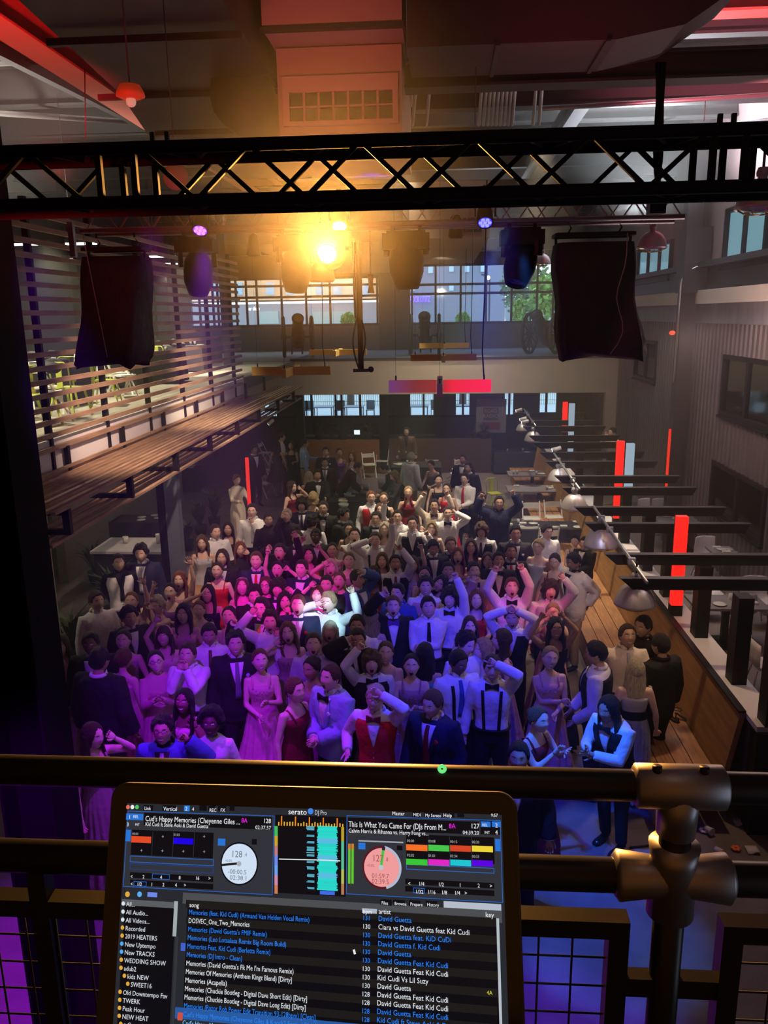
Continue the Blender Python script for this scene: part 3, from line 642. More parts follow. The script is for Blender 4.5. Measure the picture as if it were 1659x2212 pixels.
def dome(u, v, w, lb, z=2.05, y=None):
    p = at(u, v, z=z) if y is None else at(u, v, y=y); d = (p-CAM).length; r = w/2/F_PX*d
    t = thing('dome_pendant', lb, 'pendant light', p, 0, 'aluminium dome pendants')
    b = MB(); b.lathe([(.18*r,1.25*r),(.2*r,1.0*r),(.42*r,.93*r),(.68*r,.72*r),(.88*r,.38*r),(.98*r,0),(1.0*r,-.12*r),(.97*r,-.12*r),(.95*r,0),(.85*r,.36*r),(.65*r,.68*r),(.4*r,.88*r),(.1*r,.9*r)], n=32); b.obj('shade', M_DOME, t)
    b = MB(); b.lathe([(.001,1.5*r),(.2*r,1.48*r),(.26*r,1.3*r),(.24*r,1.15*r),(.001,1.15*r)], n=16); b.obj('cap', mat('grey cap', (.35,.35,.4), .5), t)
    b = MB()
    for k in range(8): a = k*PI/4; b.tube([(math.cos(a)*.95*r,math.sin(a)*.95*r,-.1*r),(math.cos(a)*.6*r,math.sin(a)*.6*r,-.3*r),(0,0,-.36*r)], .004, 4)
    b.tube([(math.cos(a)*.6*r,math.sin(a)*.6*r,-.3*r) for a in [k*PI/8 for k in range(17)]], .004, 4); b.obj('guard', mat('brass guard', (.5,.35,.12), .4, .8), t)
    b = MB(); b.tube([(0,0,1.45*r),(0,0,1.45*r+.16)], .012, 6); b.obj('stem', M_BLACK, t)
dome(1371,1300,83,'dome pendant nearest the balcony, over the bench')
dome(1297,1175,70,'second dome pendant from the balcony, over the bench')
dome(1240,1095,56,'third dome pendant from the balcony, beside the dining tables')
dome(1205,1035,44,'fourth dome pendant from the balcony, shining silver')
dome(1151,950,36,'fifth dome pendant, far back under the louvres')
dome(1128,928,26,'smallest dome pendant, furthest back under the louvres')
dome(1408,533,58,'pinkish dome pendant hanging high right beside the speaker', y=9)
dome(1642,445,90,'dome pendant cut off by the upper right frame edge', y=7.5)
dome(1172,568,34,'dome pendant half hidden behind the right moving head', y=14)
for u, v in ((1121,886),(1130,905),(1202,970),(1134,911)):
    p = at(u, v, z=2.45); tt = thing('track_spotlight', 'small white cylinder spotlight clipped above the far louvre beams', 'spotlight', p, 0, 'white spotlights above the louvre beams')
    R = Matrix.Rotation(rad(75),4,'Y'); b = MB(); b.lathe([(.03,.11),(.05,.1),(.05,-.1)], n=12, M=R, cap=True); b.obj('housing', M_WHITE, tt)
    b = MB(); b.lathe([(.001,-.103),(.045,-.103)], n=12, M=R); b.obj('bulb', MATS['spot bulb'], tt)
    b = MB(); b.tube([(0,0,0),(0,0,-.12)], .012, 6); b.obj('stem', M_WHITE, tt)
# LED tubes standing on the ledge
def ledtube(u, vb, ztop, col, es, lb, w=.15, zb_=1.26, y=None):
    p = at(u, vb, z=zb_) if y is None else at(u, vb, y=y); t = thing('light_tube', lb, 'light tube', (p.x,p.y,zb_))
    b = MB(); b.box((-w*.55,-w*.4,0),(w*.55,w*.5,.16)); b.obj('base', M_BLACK, t)
    b = MB(); b.box((-w/2,-w*.4,.16),(w/2,w*.4,ztop-zb_)); b.obj('tube', emat('tube '+lb[:20], col, es), t)
    b = MB(); b.box((-w/2-.006,w*.4,.16),(w/2+.006,w*.5,ztop-zb_)); b.obj('back', M_BLACK, t)
ledtube(1458,1328,2.72,(1,.012,.008),1.5,'tall bright red light tube nearest the balcony',.15)
ledtube(1331,1135,3.0,(1,.012,.008),1.4,'bright red light tube in the middle of the ledge',.14)
ledtube(1352,1135,2.95,(.30,.42,.52),1.0,'pale blue light tube beside the middle red one',.15)
ledtube(1217,985,2.9,(1,.012,.008),1.2,'small bright red light tube far along the ledge',.14)
ledtube(1231,990,2.9,(.34,.45,.55),.9,'small pale blue light tube far along the ledge',.16)
ledtube(1437,1080,2.9,(1,.03,.01),.9,'thin red glowing tube against the right column',.05,1.2,y=18.6)
ledtube(538,1078,2.45,(1,.03,.012),.9,'thin red neon tube under the left canopy',.07,.1,y=17.6)
# ================================================================ PEOPLE
SKIN = {'l':(.62,.40,.30),'p':(.70,.47,.37),'m':(.48,.29,.20),'b':(.22,.12,.08),'d':(.10,.055,.04)}
HAIRC = {'dark':(.018,.012,.010),'black':(.008,.007,.007),'brown':(.06,.032,.018),'lbrown':(.14,.08,.04),'blond':(.42,.30,.15),'pale':(.62,.54,.38),'red':(.25,.075,.03),'auburn':(.13,.045,.025),'grey':(.4,.38,.36)}
COL = {'white':(.72,.72,.74),'cream':(.68,.60,.50),'black':(.012,.012,.014),'navy':(.014,.018,.05),'grey':(.17,.18,.22),'silver':(.5,.52,.58),'dgrey':(.04,.04,.045),'red':(.50,.015,.02),'maroon':(.16,.008,.02),
 'pink':(.60,.30,.34),'blush':(.62,.42,.38),'mauve':(.32,.17,.24),'lilac':(.48,.40,.62),'teal':(.03,.22,.26),'blue':(.05,.10,.32),'sky':(.30,.42,.62),'purple':(.16,.05,.30),'yellow':(.6,.45,.08),'khaki':(.36,.28,.18),'brown':(.12,.07,.05),'tan':(.40,.30,.22),'green':(.05,.14,.09),'orange':(.6,.16,.05),'lgrey':(.42,.42,.45)}
def skin_m(k): return mat('skin '+k, SKIN[k], .5, spec=.35, noise_s=18, noise_a=.06)
def hair_m(k): return mat('hair '+k, HAIRC[k], .45, noise_s=30, noise_a=.35, bump=.9, bs=60, stretch=(3,3,.4))
def cloth_m(k, sheen=False): return mat('cloth '+k, COL[k], .78, spec=.25, bump=.6, bs=9)
M_EYE = mat('eye white', (.75,.74,.72), .3); M_IRIS = mat('iris', (.02,.015,.012), .2); M_LIP = mat('lips', (.42,.12,.11), .45); M_MOUTH = mat('mouth inside', (.04,.008,.008), .6)
M_TEETH = mat('teeth', (.78,.76,.70), .3)
def sm(a, b, x): t = max(0, min(1, (x-a)/(b-a))); return t*t*(3-2*t)
def head_pt(az, el, fem=0):
    """az 0 = front(-y), el -1..1; head is 1 unit tall"""
    z = -math.cos((el+1)*PI/2)*.5; r = math.sin((el+1)*PI/2)
    r = r**.86
    x = math.sin(az)*r*.345; y = -math.cos(az)*r*.43
    if z < 0:
        t = -z/.5
        x *= 1-(.30+.06*fem)*t**1.6
        if y > 0: y *= 1-.50*t
        else: y = y*(1-.06*t) - .035*t
    fr = max(0, math.cos(az))
    if fr > 0:
        g = lambda cx,cz,sx,sz: math.exp(-((x-cx)/sx)**2-((z-cz)/sz)**2)
        y -= .085*g(0,-.10,.055,.07) + .045*g(0,0,.04,.10) + .02*g(0,.13,.2,.05)
        y += .040*(g(.13,.035,.075,.05)+g(-.13,.035,.075,.05))
        y -= .02*(g(.17,-.12,.09,.08)+g(-.17,-.12,.09,.08)) + .03*g(0,-.43,.10,.06) + .012*g(0,-.27,.10,.05)
    return Vector((x,y,z))
NA, NE = 32, 24
HEADS = {}
for fem in (0,1):
    vs = [head_pt(2*PI*k/NA-PI, -0.985+1.97*i/NE, fem) for i in range(NE+1) for k in range(NA)]
    fs = [(i*NA+k, i*NA+(k+1)%NA, (i+1)*NA+(k+1)%NA, (i+1)*NA+k) for i in range(NE) for k in range(NA)]
    fs += [tuple(range(NA))[::-1], tuple(NE*NA+k for k in range(NA))]
    HEADS[fem] = (vs, fs, BVHTree.FromPolygons(vs, fs))
def add_head(mb, M, sk, fem, mouth, brow, glasses=None):
    vs, fs, bvh = HEADS[fem]; mb.add([M@v for v in vs], fs, sk, True)
    def on(x, z, off=.004):
        h = bvh.ray_cast(Vector((x,-2,z)), Vector((0,1,0)))[0]
        return Vector((x, (h.y if h else -.4)-off, z))
    def patch(cx, cz, rx, rz, m, off, n=12, rings=2, shape=None):
        pts = [on(cx,cz,off)]; 
        for j in range(1,rings+1):
            for k in range(n):
                q = 2*PI*k/n; dx, dz = math.cos(q)*rx*j/rings, math.sin(q)*rz*j/rings
                if shape: dz += shape(dx)
                pts.append(on(cx+dx, cz+dz, off if j < rings else off*.3))
        f = [(0,1+k,1+(k+1)%n) for k in range(n)]
        for j in range(rings-1): f += [(1+j*n+k,1+(j+1)*n+k,1+(j+1)*n+(k+1)%n,1+j*n+(k+1)%n) for k in range(n)]
        mb.add([M@p for p in pts], f, m, True)
    for s in (-1,1):
        patch(s*.13,.035,.058,.026,M_EYE,.012); patch(s*.13,.036,.024,.026,M_IRIS,.018,8,1)
        patch(s*.138,.115,.072,.015,brow,.014,10,1,lambda d,s=s: -.012*(d*12)**2)
        e = Matrix.Translation((s*.335,.03,-.03))@Matrix.Rotation(s*.35,4,'Z')@Matrix.Diagonal((.03,.06,.10,1))
        mb.ball((0,0,0),1,8,sk,M@e) if False else mb.add([M@(e@(Vector((math.cos(a)*math.sin(b),math.sin(a)*math.sin(b),math.cos(b))))) for b in [PI*i/6 for i in range(7)] for a in [2*PI*k/8 for k in range(8)]], [(i*8+k,i*8+(k+1)%8,(i+1)*8+(k+1)%8,(i+1)*8+k) for i in range(6) for k in range(8)], sk, True)
    if mouth == 'o':
        patch(0,-.295,.098,.115,M_LIP,.012,14,2); patch(0,-.295,.074,.09,M_MOUTH,.022,14,2); patch(0,-.232,.052,.018,M_TEETH,.028,10,1)
    elif mouth == 's':
        sh = lambda d: (d*8)**2*.045
        patch(0,-.285,.125,.050,M_LIP,.012,14,2,sh); patch(0,-.280,.105,.030,M_TEETH,.022,14,2,sh)
    else: patch(0,-.275,.088,.026,M_LIP,.014,12,2)
def head_glasses(M):
    mb = MB()
    for s in (-1,1):
        mb.tube([M@Vector((s*.135+.085*math.cos(q),-.475+.06*abs(math.cos(q)) ,.03+.06*math.sin(q))) for q in [2*PI*k/12 for k in range(13)]], .0022, 5)
        mb.tube([M@Vector((s*.22,-.43,.045)),M@Vector((s*.35,0,.04))], .0022, 5)
    mb.tube([M@Vector((-.05,-.475,.04)),M@Vector((.05,-.475,.04))], .0022, 5)
    return mb
def hairline(a, style):
    a = abs(a)
    pts = {'short':[(0,.31),(.6,.29),(.95,.13),(1.15,-.06),(1.35,-.02),(1.8,.0),(2.1,-.22),(3.2,-.30)],
           'long':[(0,.34),(.45,.27),(.8,.04),(1.0,-.18),(1.3,-.36),(2,-.45),(3.2,-.48)],
           'bangs':[(0,.12),(.5,.12),(.8,.0),(1.0,-.2),(1.3,-.36),(2,-.45),(3.2,-.48)],
           'up':[(0,.34),(.6,.31),(.95,.15),(1.2,.02),(1.6,-.03),(2.0,-.2),(3.2,-.30)]}[style]
    for i in range(len(pts)-1):
        if a <= pts[i+1][0]: t = (a-pts[i][0])/(pts[i+1][0]-pts[i][0]); return pts[i][1]*(1-t)+pts[i+1][1]*t
    return pts[-1][1]
def add_hair(mb, M, style, seed, m):
    base = {'short':'short','quiff':'short','curly':'short','afro':'short','mop':'bangs','long':'long','wavy':'long','bangs':'bangs','straight':'long','bun':'up','pony':'up','bob':'long'}[style]
    th = {'short':.05,'quiff':.06,'curly':.10,'afro':.22,'mop':.12,'long':.055,'wavy':.07,'bangs':.055,'straight':.045,'bun':.045,'pony':.04,'bob':.08}[style]
    na, ne = 36, 26; vs = []
    off = Vector((seed*3.1, seed*1.7, 0))
    for i in range(ne+1):
        for k in range(na):
            az = 2*PI*k/na-PI; el = -.98+1.96*i/ne; p = head_pt(az, el, 0)
            if abs(az) < 1.2: p.y = -math.cos(az)*(math.sin((el+1)*PI/2)**.86)*.43
            f = sm(0,.07,p.z-hairline(az,base)+.02*noise.noise(Vector((az*4,seed,0))))
            t = th*(.45+.55*f)
            n_ = noise.noise(p*7+off); n2 = noise.noise(Vector((p.x*14,p.y*14,p.z*5))+off)
            if style in ('curly','mop','wavy'): t *= 1+.9*n_+.6*n2
            elif style == 'afro': t *= 1+.25*n_+.2*n2
            else: t *= 1+.35*n_+.25*n2
            if style == 'quiff': t += .09*sm(.25,.42,p.z)*sm(0,-.25,p.y)
            d = Vector((p.x,p.y,p.z*.9)).normalized() if p.length else Vector((0,0,1))
            vs.append(M@(p+d*(t if f > .01 else -.05)))
    fs = [(i*na+k, i*na+(k+1)%na, (i+1)*na+(k+1)%na, (i+1)*na+k) for i in range(ne) for k in range(na)] + [tuple(ne*na+k for k in range(na))]
    mb.add(vs, fs, m, True)
    if style in ('long','wavy','bangs','straight','bob'):
        L = {'long':1.35,'wavy':1.25,'bangs':1.1,'straight':1.6,'bob':.75}[style]
        NN = 30; rings = []
        for i in range(12):
            s = i/11; z = .18 - s*L; ring = []
            w = .40+.05*math.sin(s*3)+.06*s; w2 = .33+.02*s
            a0 = .95+.12*s
            for k in range(NN):
                q = k/(NN/2-1) if k < NN/2 else (NN-1-k)/(NN/2-1); az = a0+(2*PI-2*a0)*q
                rr = 1.0 if k < NN/2 else .80
                wob = (1+.10*noise.noise(Vector((az*3+seed,z*3,seed)))*(2.2 if style in ('wavy','bob') else 1))
                yb = (.33+.12*s) if math.cos(az) < 0 else .36
                e_ = 1 if s < .93 else .8
                ring.append(M@Vector((math.sin(az)*w*rr*wob*e_, -math.cos(az)*yb*rr*wob*e_+.02, z)))
            rings.append(ring)
        mb.loft(rings, m)
    if style == 'bun':
        B = M@Matrix.Translation((0,.40,.16)); pts = []
        for b_ in range(9):
            for a_ in range(12):
                v = Vector((math.cos(a_*PI/6)*math.sin(b_*PI/8), math.sin(a_*PI/6)*math.sin(b_*PI/8), math.cos(b_*PI/8)))
                pts.append(B@(v*(.19*(1+.25*noise.noise(v*3+off)))))
        mb.add(pts, [(i*12+k,i*12+(k+1)%12,(i+1)*12+(k+1)%12,(i+1)*12+k) for i in range(8) for k in range(12)], m, True)
    if style == 'pony':
        mb.tube([M@Vector((0,.42,.15)),M@Vector((0,.58,.05)),M@Vector((.02,.56,-.3)),M@Vector((0,.5,-.8))], [.012,.02,.018,.006], 8, m)
# ---- hands: wrist at 0, fingers +z, palm faces -y, thumb on +x
def hand_template(kind):
    mb = MB(); 
    mb.loft([[Vector((math.cos(q)*w, math.sin(q)*d+y, z)) for q in [2*PI*k/8 for k in range(8)]] for z,w,d,y in ((-.03,.17,.13,0),(.08,.2,.12,0),(.25,.24,.10,0),(.40,.24,.09,0),(.47,.2,.07,0))])
    L = [.36,.44,.40,.30]
    for i in range(4):
        x = .17-.115*i; sp = {'open':.35,'relax':.08,'fist':0,'point':0}[kind]*(1.5-i)*.32
        c = {'open':.10,'relax':.55,'fist':1.75,'point':1.75}[kind]
        if kind == 'point' and i == 0: c = .05
        p = Vector((x,0,.42)); a = 0; pts = [p.copy()]; 
        for j, f in enumerate((.45,.32,.23)):
            a += c*(.75 if j == 0 else 1); p = p+Vector((sp*L[i]*f*2*math.cos(a), -math.sin(a)*L[i]*f, math.cos(a)*L[i]*f)); pts.append(p.copy())
        mb.tube(pts, [.055,.052,.046,.036], 6)
    tx = {'open':.8,'relax':.35,'fist':.15,'point':.2}[kind]
    mb.tube([(.15,-.03,.08),(.24+tx*.12,-.08,.22),(.24+tx*.25,-.12-(.08 if tx<.3 else 0),.36),(.22+tx*.30,-.15-(.1 if tx<.3 else 0),.46)], [.075,.066,.055,.04], 6)
    return mb.v, mb.f
HANDS = {k: hand_template(k) for k in ('open','fist','point','relax')}
TOR = {'M':[(.46,.085,.058,0),(.50,.096,.066,0),(.54,.094,.062,0),(.60,.088,.058,0),(.66,.095,.062,0),(.72,.106,.067,-.002),(.765,.112,.064,0),(.80,.108,.056,.004),(.82,.085,.047,.008),(.836,.052,.040,.010),(.855,.033,.034,.008)],
       'W':[(.46,.092,.064,0),(.50,.100,.070,0),(.54,.094,.064,0),(.60,.075,.052,0),(.64,.070,.050,0),(.68,.077,.056,-.003),(.72,.087,.064,-.008),(.75,.088,.058,-.006),(.785,.092,.048,0),(.81,.078,.042,.004),(.828,.046,.036,.008),(.85,.027,.028,.008)]}
def tor_at(sex, z):
    T = TOR[sex]
    if z <= T[0][0]: return T[0][1:]
    for a, b in zip(T, T[1:]):
        if z <= b[0]: t = (z-a[0])/(b[0]-a[0]); return tuple(a[i]*(1-t)+b[i]*t for i in (1,2,3))
    return T[-1][1:]
def sup(q, e=.8): c, s = math.cos(q), math.sin(q); return math.copysign(abs(c)**e,c), math.copysign(abs(s)**e,s)
PENDING = []
def person(u, v, h, sex, yaw, sk, hc, hs, outfit, aA, aB, mouth, label, lean=0, hy=None, hp=None, hr=0, base=0, seat=None, grp=None, dz=0, hand=None, y=None):
    seed = (u*7+v*13) % 97; rnd = random.Random(seed)
    h = h*1.045 if v > 1090 or True else h
    lean = rad(lean); yw = rad(yaw)
    # where the feet go: measured from the head
    hz = h*(.52+.405*math.cos(lean)) + base + dz
    hl = .405*h*math.sin(lean)
    P = at(u, v, z=hz) if y is None else at(u, v, y=y)
    fwd = Vector((math.sin(yw), -math.cos(yw), 0))
    loc = P - fwd*hl; loc.z = base
    root = thing('person', label, 'person', loc, yw, grp)
    Wd = loc.y; far = Wd > 15.5
    TR = Matrix.Translation((0,0,(.52+dz/h)*h)) @ Matrix.Rotation(lean,4,'X') @ Matrix.Translation((0,0,-.52*h))
    Sc = lambda x,y,z: TR @ Vector((x*h,y*h,z*h))
    toks = outfit.split(); kind = toks[0]; c1 = toks[1]; opt = dict(t.split(':') if ':' in t else (t,'') for t in toks[2:])
    skm = skin_m(sk); hm = hair_m(hc)
    bulk = float(opt.get('k',1.0))*(1.04 if kind == 'J' else .98)
    # ----- arms by two bone reach
    sx = .104 if sex == 'M' else .088; shz = .798 if sex == 'M' else .79
    rootM = Matrix.Translation(loc)@Matrix.Rotation(yw,4,'Z'); inv = rootM.inverted()
    CAN = {'d':(.165,-.03,.47),'m':(.022,-.125,.88),'c':(.012,-.155,.60),'p':(.01,-.18,.73),'H':(.03,-.07,1.0),'k':(.17,.0,.56),'x':(-.07,-.115,.67),'j':(.065,-.10,.90),'w':(.07,-.23,.66),'t':(.015,-.115,.83),'b':(.06,.10,.55),'e':(.15,-.16,.86),'u':(.13,-.10,1.09),'v':(.24,-.08,1.04),'f':(.05,-.30,.80),'y':(.035,-.165,.70),'q':(.02,-.12,.93)}
    arms = []
    for s, tgt in ((-1,aA),(1,aB)):
        S = Sc(s*sx,.004,shz); U, Fo = .168*h, .152*h; hk = None
        if isinstance(tgt, tuple):
            w = at(tgt[0], tgt[1], y=loc.y-.16-.45*math.sin(lean)); T = inv@w; hk = tgt[2] if len(tgt) > 2 else 'open'
            T = T - (T-S).normalized()*.05*h*.9
        else:
            c = CAN[tgt]; T = Sc(s*c[0],c[1],c[2]); hk = {'d':'relax','m':'relax','c':'relax','p':'open','H':'relax','k':'relax','x':'relax','u':'open','v':'open','e':'fist','q':'relax'}.get(tgt,'relax')
            if hand: hk = hand
        d = T-S; L = min(d.length, (U+Fo)*.985); L = max(L, .05*h); d = d.normalized()
        if isinstance(tgt, tuple) and tgt[1] < v+10: pole = Vector((s*1.0,-.35,-.2))
        elif tgt == 'H': pole = Vector((s*1.0,-.3,.3))
        elif tgt in ('d','k','b'): pole = Vector((s*.5,1,0))
        elif tgt in ('u','v'): pole = Vector((s*1.0,-.4,-.2))
        else: pole = Vector((s*.55,.25,-1.0))
        pole = (pole - d*pole.dot(d)).normalized()
        ca = (U*U+L*L-Fo*Fo)/(2*U*L); ca = max(-1,min(1,ca)); E_ = S+d*U*ca+pole*U*math.sqrt(1-ca*ca); Wr = S+d*L
        arms.append((s,S,E_,Wr,hk))
    k_ = bulk*(1 if sex == 'M' else .84)
    def arm_tubes(mb, infl, n=10, end=1.0, fl=0):
        for s,S,E_,Wr,hk in arms:
            I = S.lerp(Sc(0,0,.76), .30); e2 = E_.lerp(Wr, end)
            mb.tube([I,S,S.lerp(E_,.35),S.lerp(E_,.8),E_,E_.lerp(e2,.3),e2], [(.034+infl)*h*k_,(.036+infl)*h*k_,(.033+infl)*h*k_,(.027+infl)*h*k_,(.026+infl)*h*k_,(.026+infl)*h*k_,(.017+infl*1.0+fl)*h*k_], n)
    def torso_loft(mb, z0, z1, infl, n=28, ws=1, top=None, nz=14):
        rings = []
        for i in range(nz+1):
            z = z0+(z1-z0)*i/nz; w, d_, y0 = tor_at(sex, z)
            w = (w*bulk*ws+infl); d_ = d_*(bulk*1.02)+infl
            rings.append([Sc(w*sup(2*PI*k/n)[0], y0+d_*sup(2*PI*k/n)[1], z) for k in range(n)])
        mb.loft(rings)
    step = .0 
    # legs: simple stance
    st = .05+.02*rnd.random(); legs = []
    for s in (-1,1):
        if seat: Hp = Vector((s*.055*h,0,seat)); K = Vector((s*.07*h,-.24*h,seat+.02)); A = Vector((s*.07*h,-.25*h,.05))
        else: Hp = Vector((s*.05*h,0,.50*h+dz)); K = Vector((s*.058*h,-.02*h+rnd.uniform(-.02,.02),.275*h)); A = Vector((s*(st+.01)*h,rnd.uniform(-.04,.04),.05*h))
        legs.append((s,Hp,K,A))
    body = MB(); torso_loft(body, .46, .84, -.012, 16)
    body.tube([Sc(0,.012,.80),Sc(0,.008,.85),Sc(0,.0,.90)], [.034*h*k_,.031*h*(1 if sex=='M' else .84),.031*h*(1 if sex=='M' else .84)], 12)
    arm_tubes(body, 0, 10)
    for s,Hp,K,A in legs: body.tube([Hp,Hp.lerp(K,.5),K,K.lerp(A,.3),A], [.05*h,.044*h,.03*h,.031*h,.02*h], 8)
    pend = {'root':root,'limbs':body,'vox':.02 if not far else .026,'extras':[],'clothes':[],'skm':skm}
    # head
    hyv = rad(hy if hy is not None else 0); hpv = rad(hp if hp is not None else 16)
    HH = .146*h*(1.02 if sex == 'W' else 1.0)
    Mh = Matrix.Translation(Sc(0,-.012,.925)) @ Matrix.Rotation(hyv,4,'Z') @ Matrix.Rotation(-hpv,4,'X') @ Matrix.Rotation(rad(hr),4,'Y') @ Matrix.Diagonal((HH*.98,HH*.98,HH,1))
    ex = MB(); add_head(ex, Mh, skm, 1 if sex == 'W' else 0, mouth, hm)
    for s,S,E_,Wr,hk in arms:
        z = (Wr-E_).normalized(); yv = Vector((0,1,0)); yv = (yv - z*yv.dot(z)); 
        yv = yv.normalized() if yv.length > .15 else Vector((0,0,1))
        x = yv.cross(z); R = Matrix((x*(-s)*-1 if False else x*(-s), yv, z)).transposed().to_4x4()
        Hm = Matrix.Translation(Wr-z*.004*h)@R@Matrix.Scale(.090*h,4)
        hv, hf = HANDS[hk]; ex.add([Hm@Vector(q) for q in hv], hf, skm, True)
    pend['extras'] = ex
    C_ = pend['clothes']
    hmb = MB(); add_hair(hmb, Mh, hs, seed, hm); hmb.obj('hair', None, root)
    if 'gl' in opt: head_glasses(Mh).obj('glasses', M_BLACK, root)
    if 'band' in opt: mb = MB(); mb.tube([Mh@Vector((.40*math.cos(q),-.10,.08+.44*math.sin(q))) for q in [PI*k/12 for k in range(13)]], .010, 6); mb.obj('headband', mat('pale headband', (.8,.5,.3), .5), root)
    if 'tiara' in opt:
        mb = MB(); mb.tube([Mh@Vector((.30*math.cos(q),-.30,.36+.12*math.sin(q))) for q in [PI*k/8 for k in range(9)]], .006, 5); mb.obj('tiara', M_ALU, root)
    shoes = MB()
    for s,Hp,K,A in legs:
        shoes.loft([[Vector((A.x+w*math.cos(q), A.y+y, max(.005, z0+hh*math.sin(q)))) for q in [2*PI*k/8 for k in range(8)]] for y,w,hh,z0 in ((.05,.03,.03,.05),(.0,.04,.05,.05),(-.06,.042,.035,.035),(-.14,.045,.028,.03),(-.19,.03,.02,.025))])
    def front(x, z, infl):
        w, d_, y0 = tor_at(sex, z); w = w*bulk+infl; d_ = d_*bulk*1.02+infl
        t = min(.999, abs(x)/w); s_ = (1-t**(1/.8*2))**(.5*.8) if t < 1 else 0
        return Sc(x, y0-d_*max(s_,.1), z)
    def fpatch(name, outline, infl, m, nz=10, nx=6):
        """outline: z -> (xl,xr)"""
        mb = MB(); z0, z1, fn = outline; vs = []
        for i in range(nz+1):
            z = z0+(z1-z0)*i/nz; xl, xr = fn(i/nz)
            for j in range(nx+1): vs.append(front(xl+(xr-xl)*j/nx, z, infl))
        fs = [(i*(nx+1)+j,i*(nx+1)+j+1,(i+1)*(nx+1)+j+1,(i+1)*(nx+1)+j) for i in range(nz) for j in range(nx)]
        n0 = len(vs); back = [TR@(TR.inverted()@p_ + Vector((0,.012,0))) for p_ in vs]; vs2 = vs+back
        fs2 = fs + [tuple(n0+i for i in reversed(f)) for f in fs]
        bd = [j for j in range(nx+1)] + [i*(nx+1)+nx for i in range(1,nz+1)] + [nz*(nx+1)+j for j in range(nx-1,-1,-1)] + [i*(nx+1) for i in range(nz-1,0,-1)]
        fs2 += [(bd[(i+1)%len(bd)], bd[i], n0+bd[i], n0+bd[(i+1)%len(bd)]) for i in range(len(bd))]
        mb.add(vs2, fs2, m, True); return mb.obj(name, None, root)
    def shirt(col, infl=.008, name='shirt', z0=.50, fl=.004, n=14, end=.97):
        mb = MB(); torso_loft(mb, z0, .838, infl, 24); arm_tubes(mb, infl, 12, end, fl); C_.append((name, mb, cloth_m(col), .0165 if not far else .022))
    def collar(col):
        mb = MB(); 
        for s in (-1,1):
            vs = [Sc(s*.002,-.038,.828),Sc(s*.034,-.030,.838),Sc(s*.040,.0,.858),Sc(s*.030,-.028,.868),Sc(s*.006,-.040,.852),Sc(s*.022,-.052,.815)]
            mb.add(vs+[p_+Vector((0,.006,0)) for p_ in vs], [(0,5,1,4),(1,2,3,4),(6,10,7,11),(7,10,9,8),(0,4,10,6),(4,3,9,10),(3,2,8,9),(2,1,7,8),(1,5,11,7),(5,0,6,11)], None, False)
        mb.tube([Sc(.042*math.cos(q),.008+.040*math.sin(q),.850) for q in [PI*k/8 for k in range(9)]], .012*h, 6); mb.obj('collar', cloth_m(col), root)
    def neckwear(infl):
        if 'tie' in opt:
            fpatch('tie', (.60,.822,lambda t: (-(.020-.010*t),(.020-.010*t))), infl+.007, cloth_m(opt['tie']), 8, 2)
        if 'bow' in opt:
            mb = MB(); c = front(0,.825,infl+.006)+Vector((0,-.012,0)); m_ = cloth_m(opt['bow']); w = .040*h
            for s in (-1,1): mb.loft([[c+Vector((s*x_*w,-.006+yy*.010,zz*hh*w)) for yy,zz in ((-1,-1),(1,-1),(1,1),(-1,1))] for x_,hh in ((.05,.22),(1.0,.55))], m_, False)
            mb.ball(c+Vector((0,-.01,0)), .26*w, 8, m_); mb.obj('bow_tie', None, root)
        if 'fl' in opt:
            mb = MB(); c = front(.062,.755,infl+.012)
            for k in range(6): mb.ball(c+Vector((.012*math.cos(k),-.006,.012*math.sin(k))), .013, 6, cloth_m(opt['fl']))
            mb.obj('boutonniere', None, root)
    if kind in 'SVJU':
        tr = opt.get('pants','black'); mb = MB()
        for s,Hp,K,A in legs: mb.tube([Hp+Vector((0,0,.03)),Hp.lerp(K,.5),K,K.lerp(A,.4),A], [.058*h,.054*h,.042*h,.038*h,.034*h], 12)
        torso_loft(mb, .455, .555, .006, 20, nz=4); C_.append(('trousers', mb, cloth_m(tr), .02 if not far else .026))
        shoes.obj('shoes', mat('shoe leather', (.015,.013,.012), .25), root)
        belt = MB(); w, d_, y0 = tor_at(sex,.55); belt.tube([Sc((w*bulk+.014)*sup(2*PI*k/20)[0], y0+(d_*bulk+.014)*sup(2*PI*k/20)[1],.548) for k in range(21)], .010*h, 5); 
        if kind in 'SU': belt.obj('belt', M_BLACK, root)
    if kind == 'S': shirt(c1, z0=.535); collar(c1); neckwear(.008)
    if kind == 'U':
        shirt(c1, z0=.535); collar(c1); neckwear(.008)
        for s in (-1,1): fpatch('suspender', (.55,.80,lambda t, s=s: tuple(sorted((s*(.042+.012*t-.009), s*(.042+.012*t+.009))))), .018, M_BLACK, 10, 1)
    if kind == 'V':
        sc = opt.get('sh','white'); shirt(sc, z0=.535); collar(sc)
        mb = MB(); torso_loft(mb, .50, .805, .017, 28, ws=.93 if sex == 'M' else .95); mb.obj('vest', cloth_m(c1), root)
        fpatch('shirt_front', (.665,.818,lambda t: (-(.002+.040*t), .002+.040*t)), .021, cloth_m(sc)); neckwear(.022)
        for k in range(3): mb = MB(); mb.ball(front(0,.565+.032*k,.023), .008, 6); mb.obj('button', M_ALU if c1 == 'red' else M_BLACK, root)
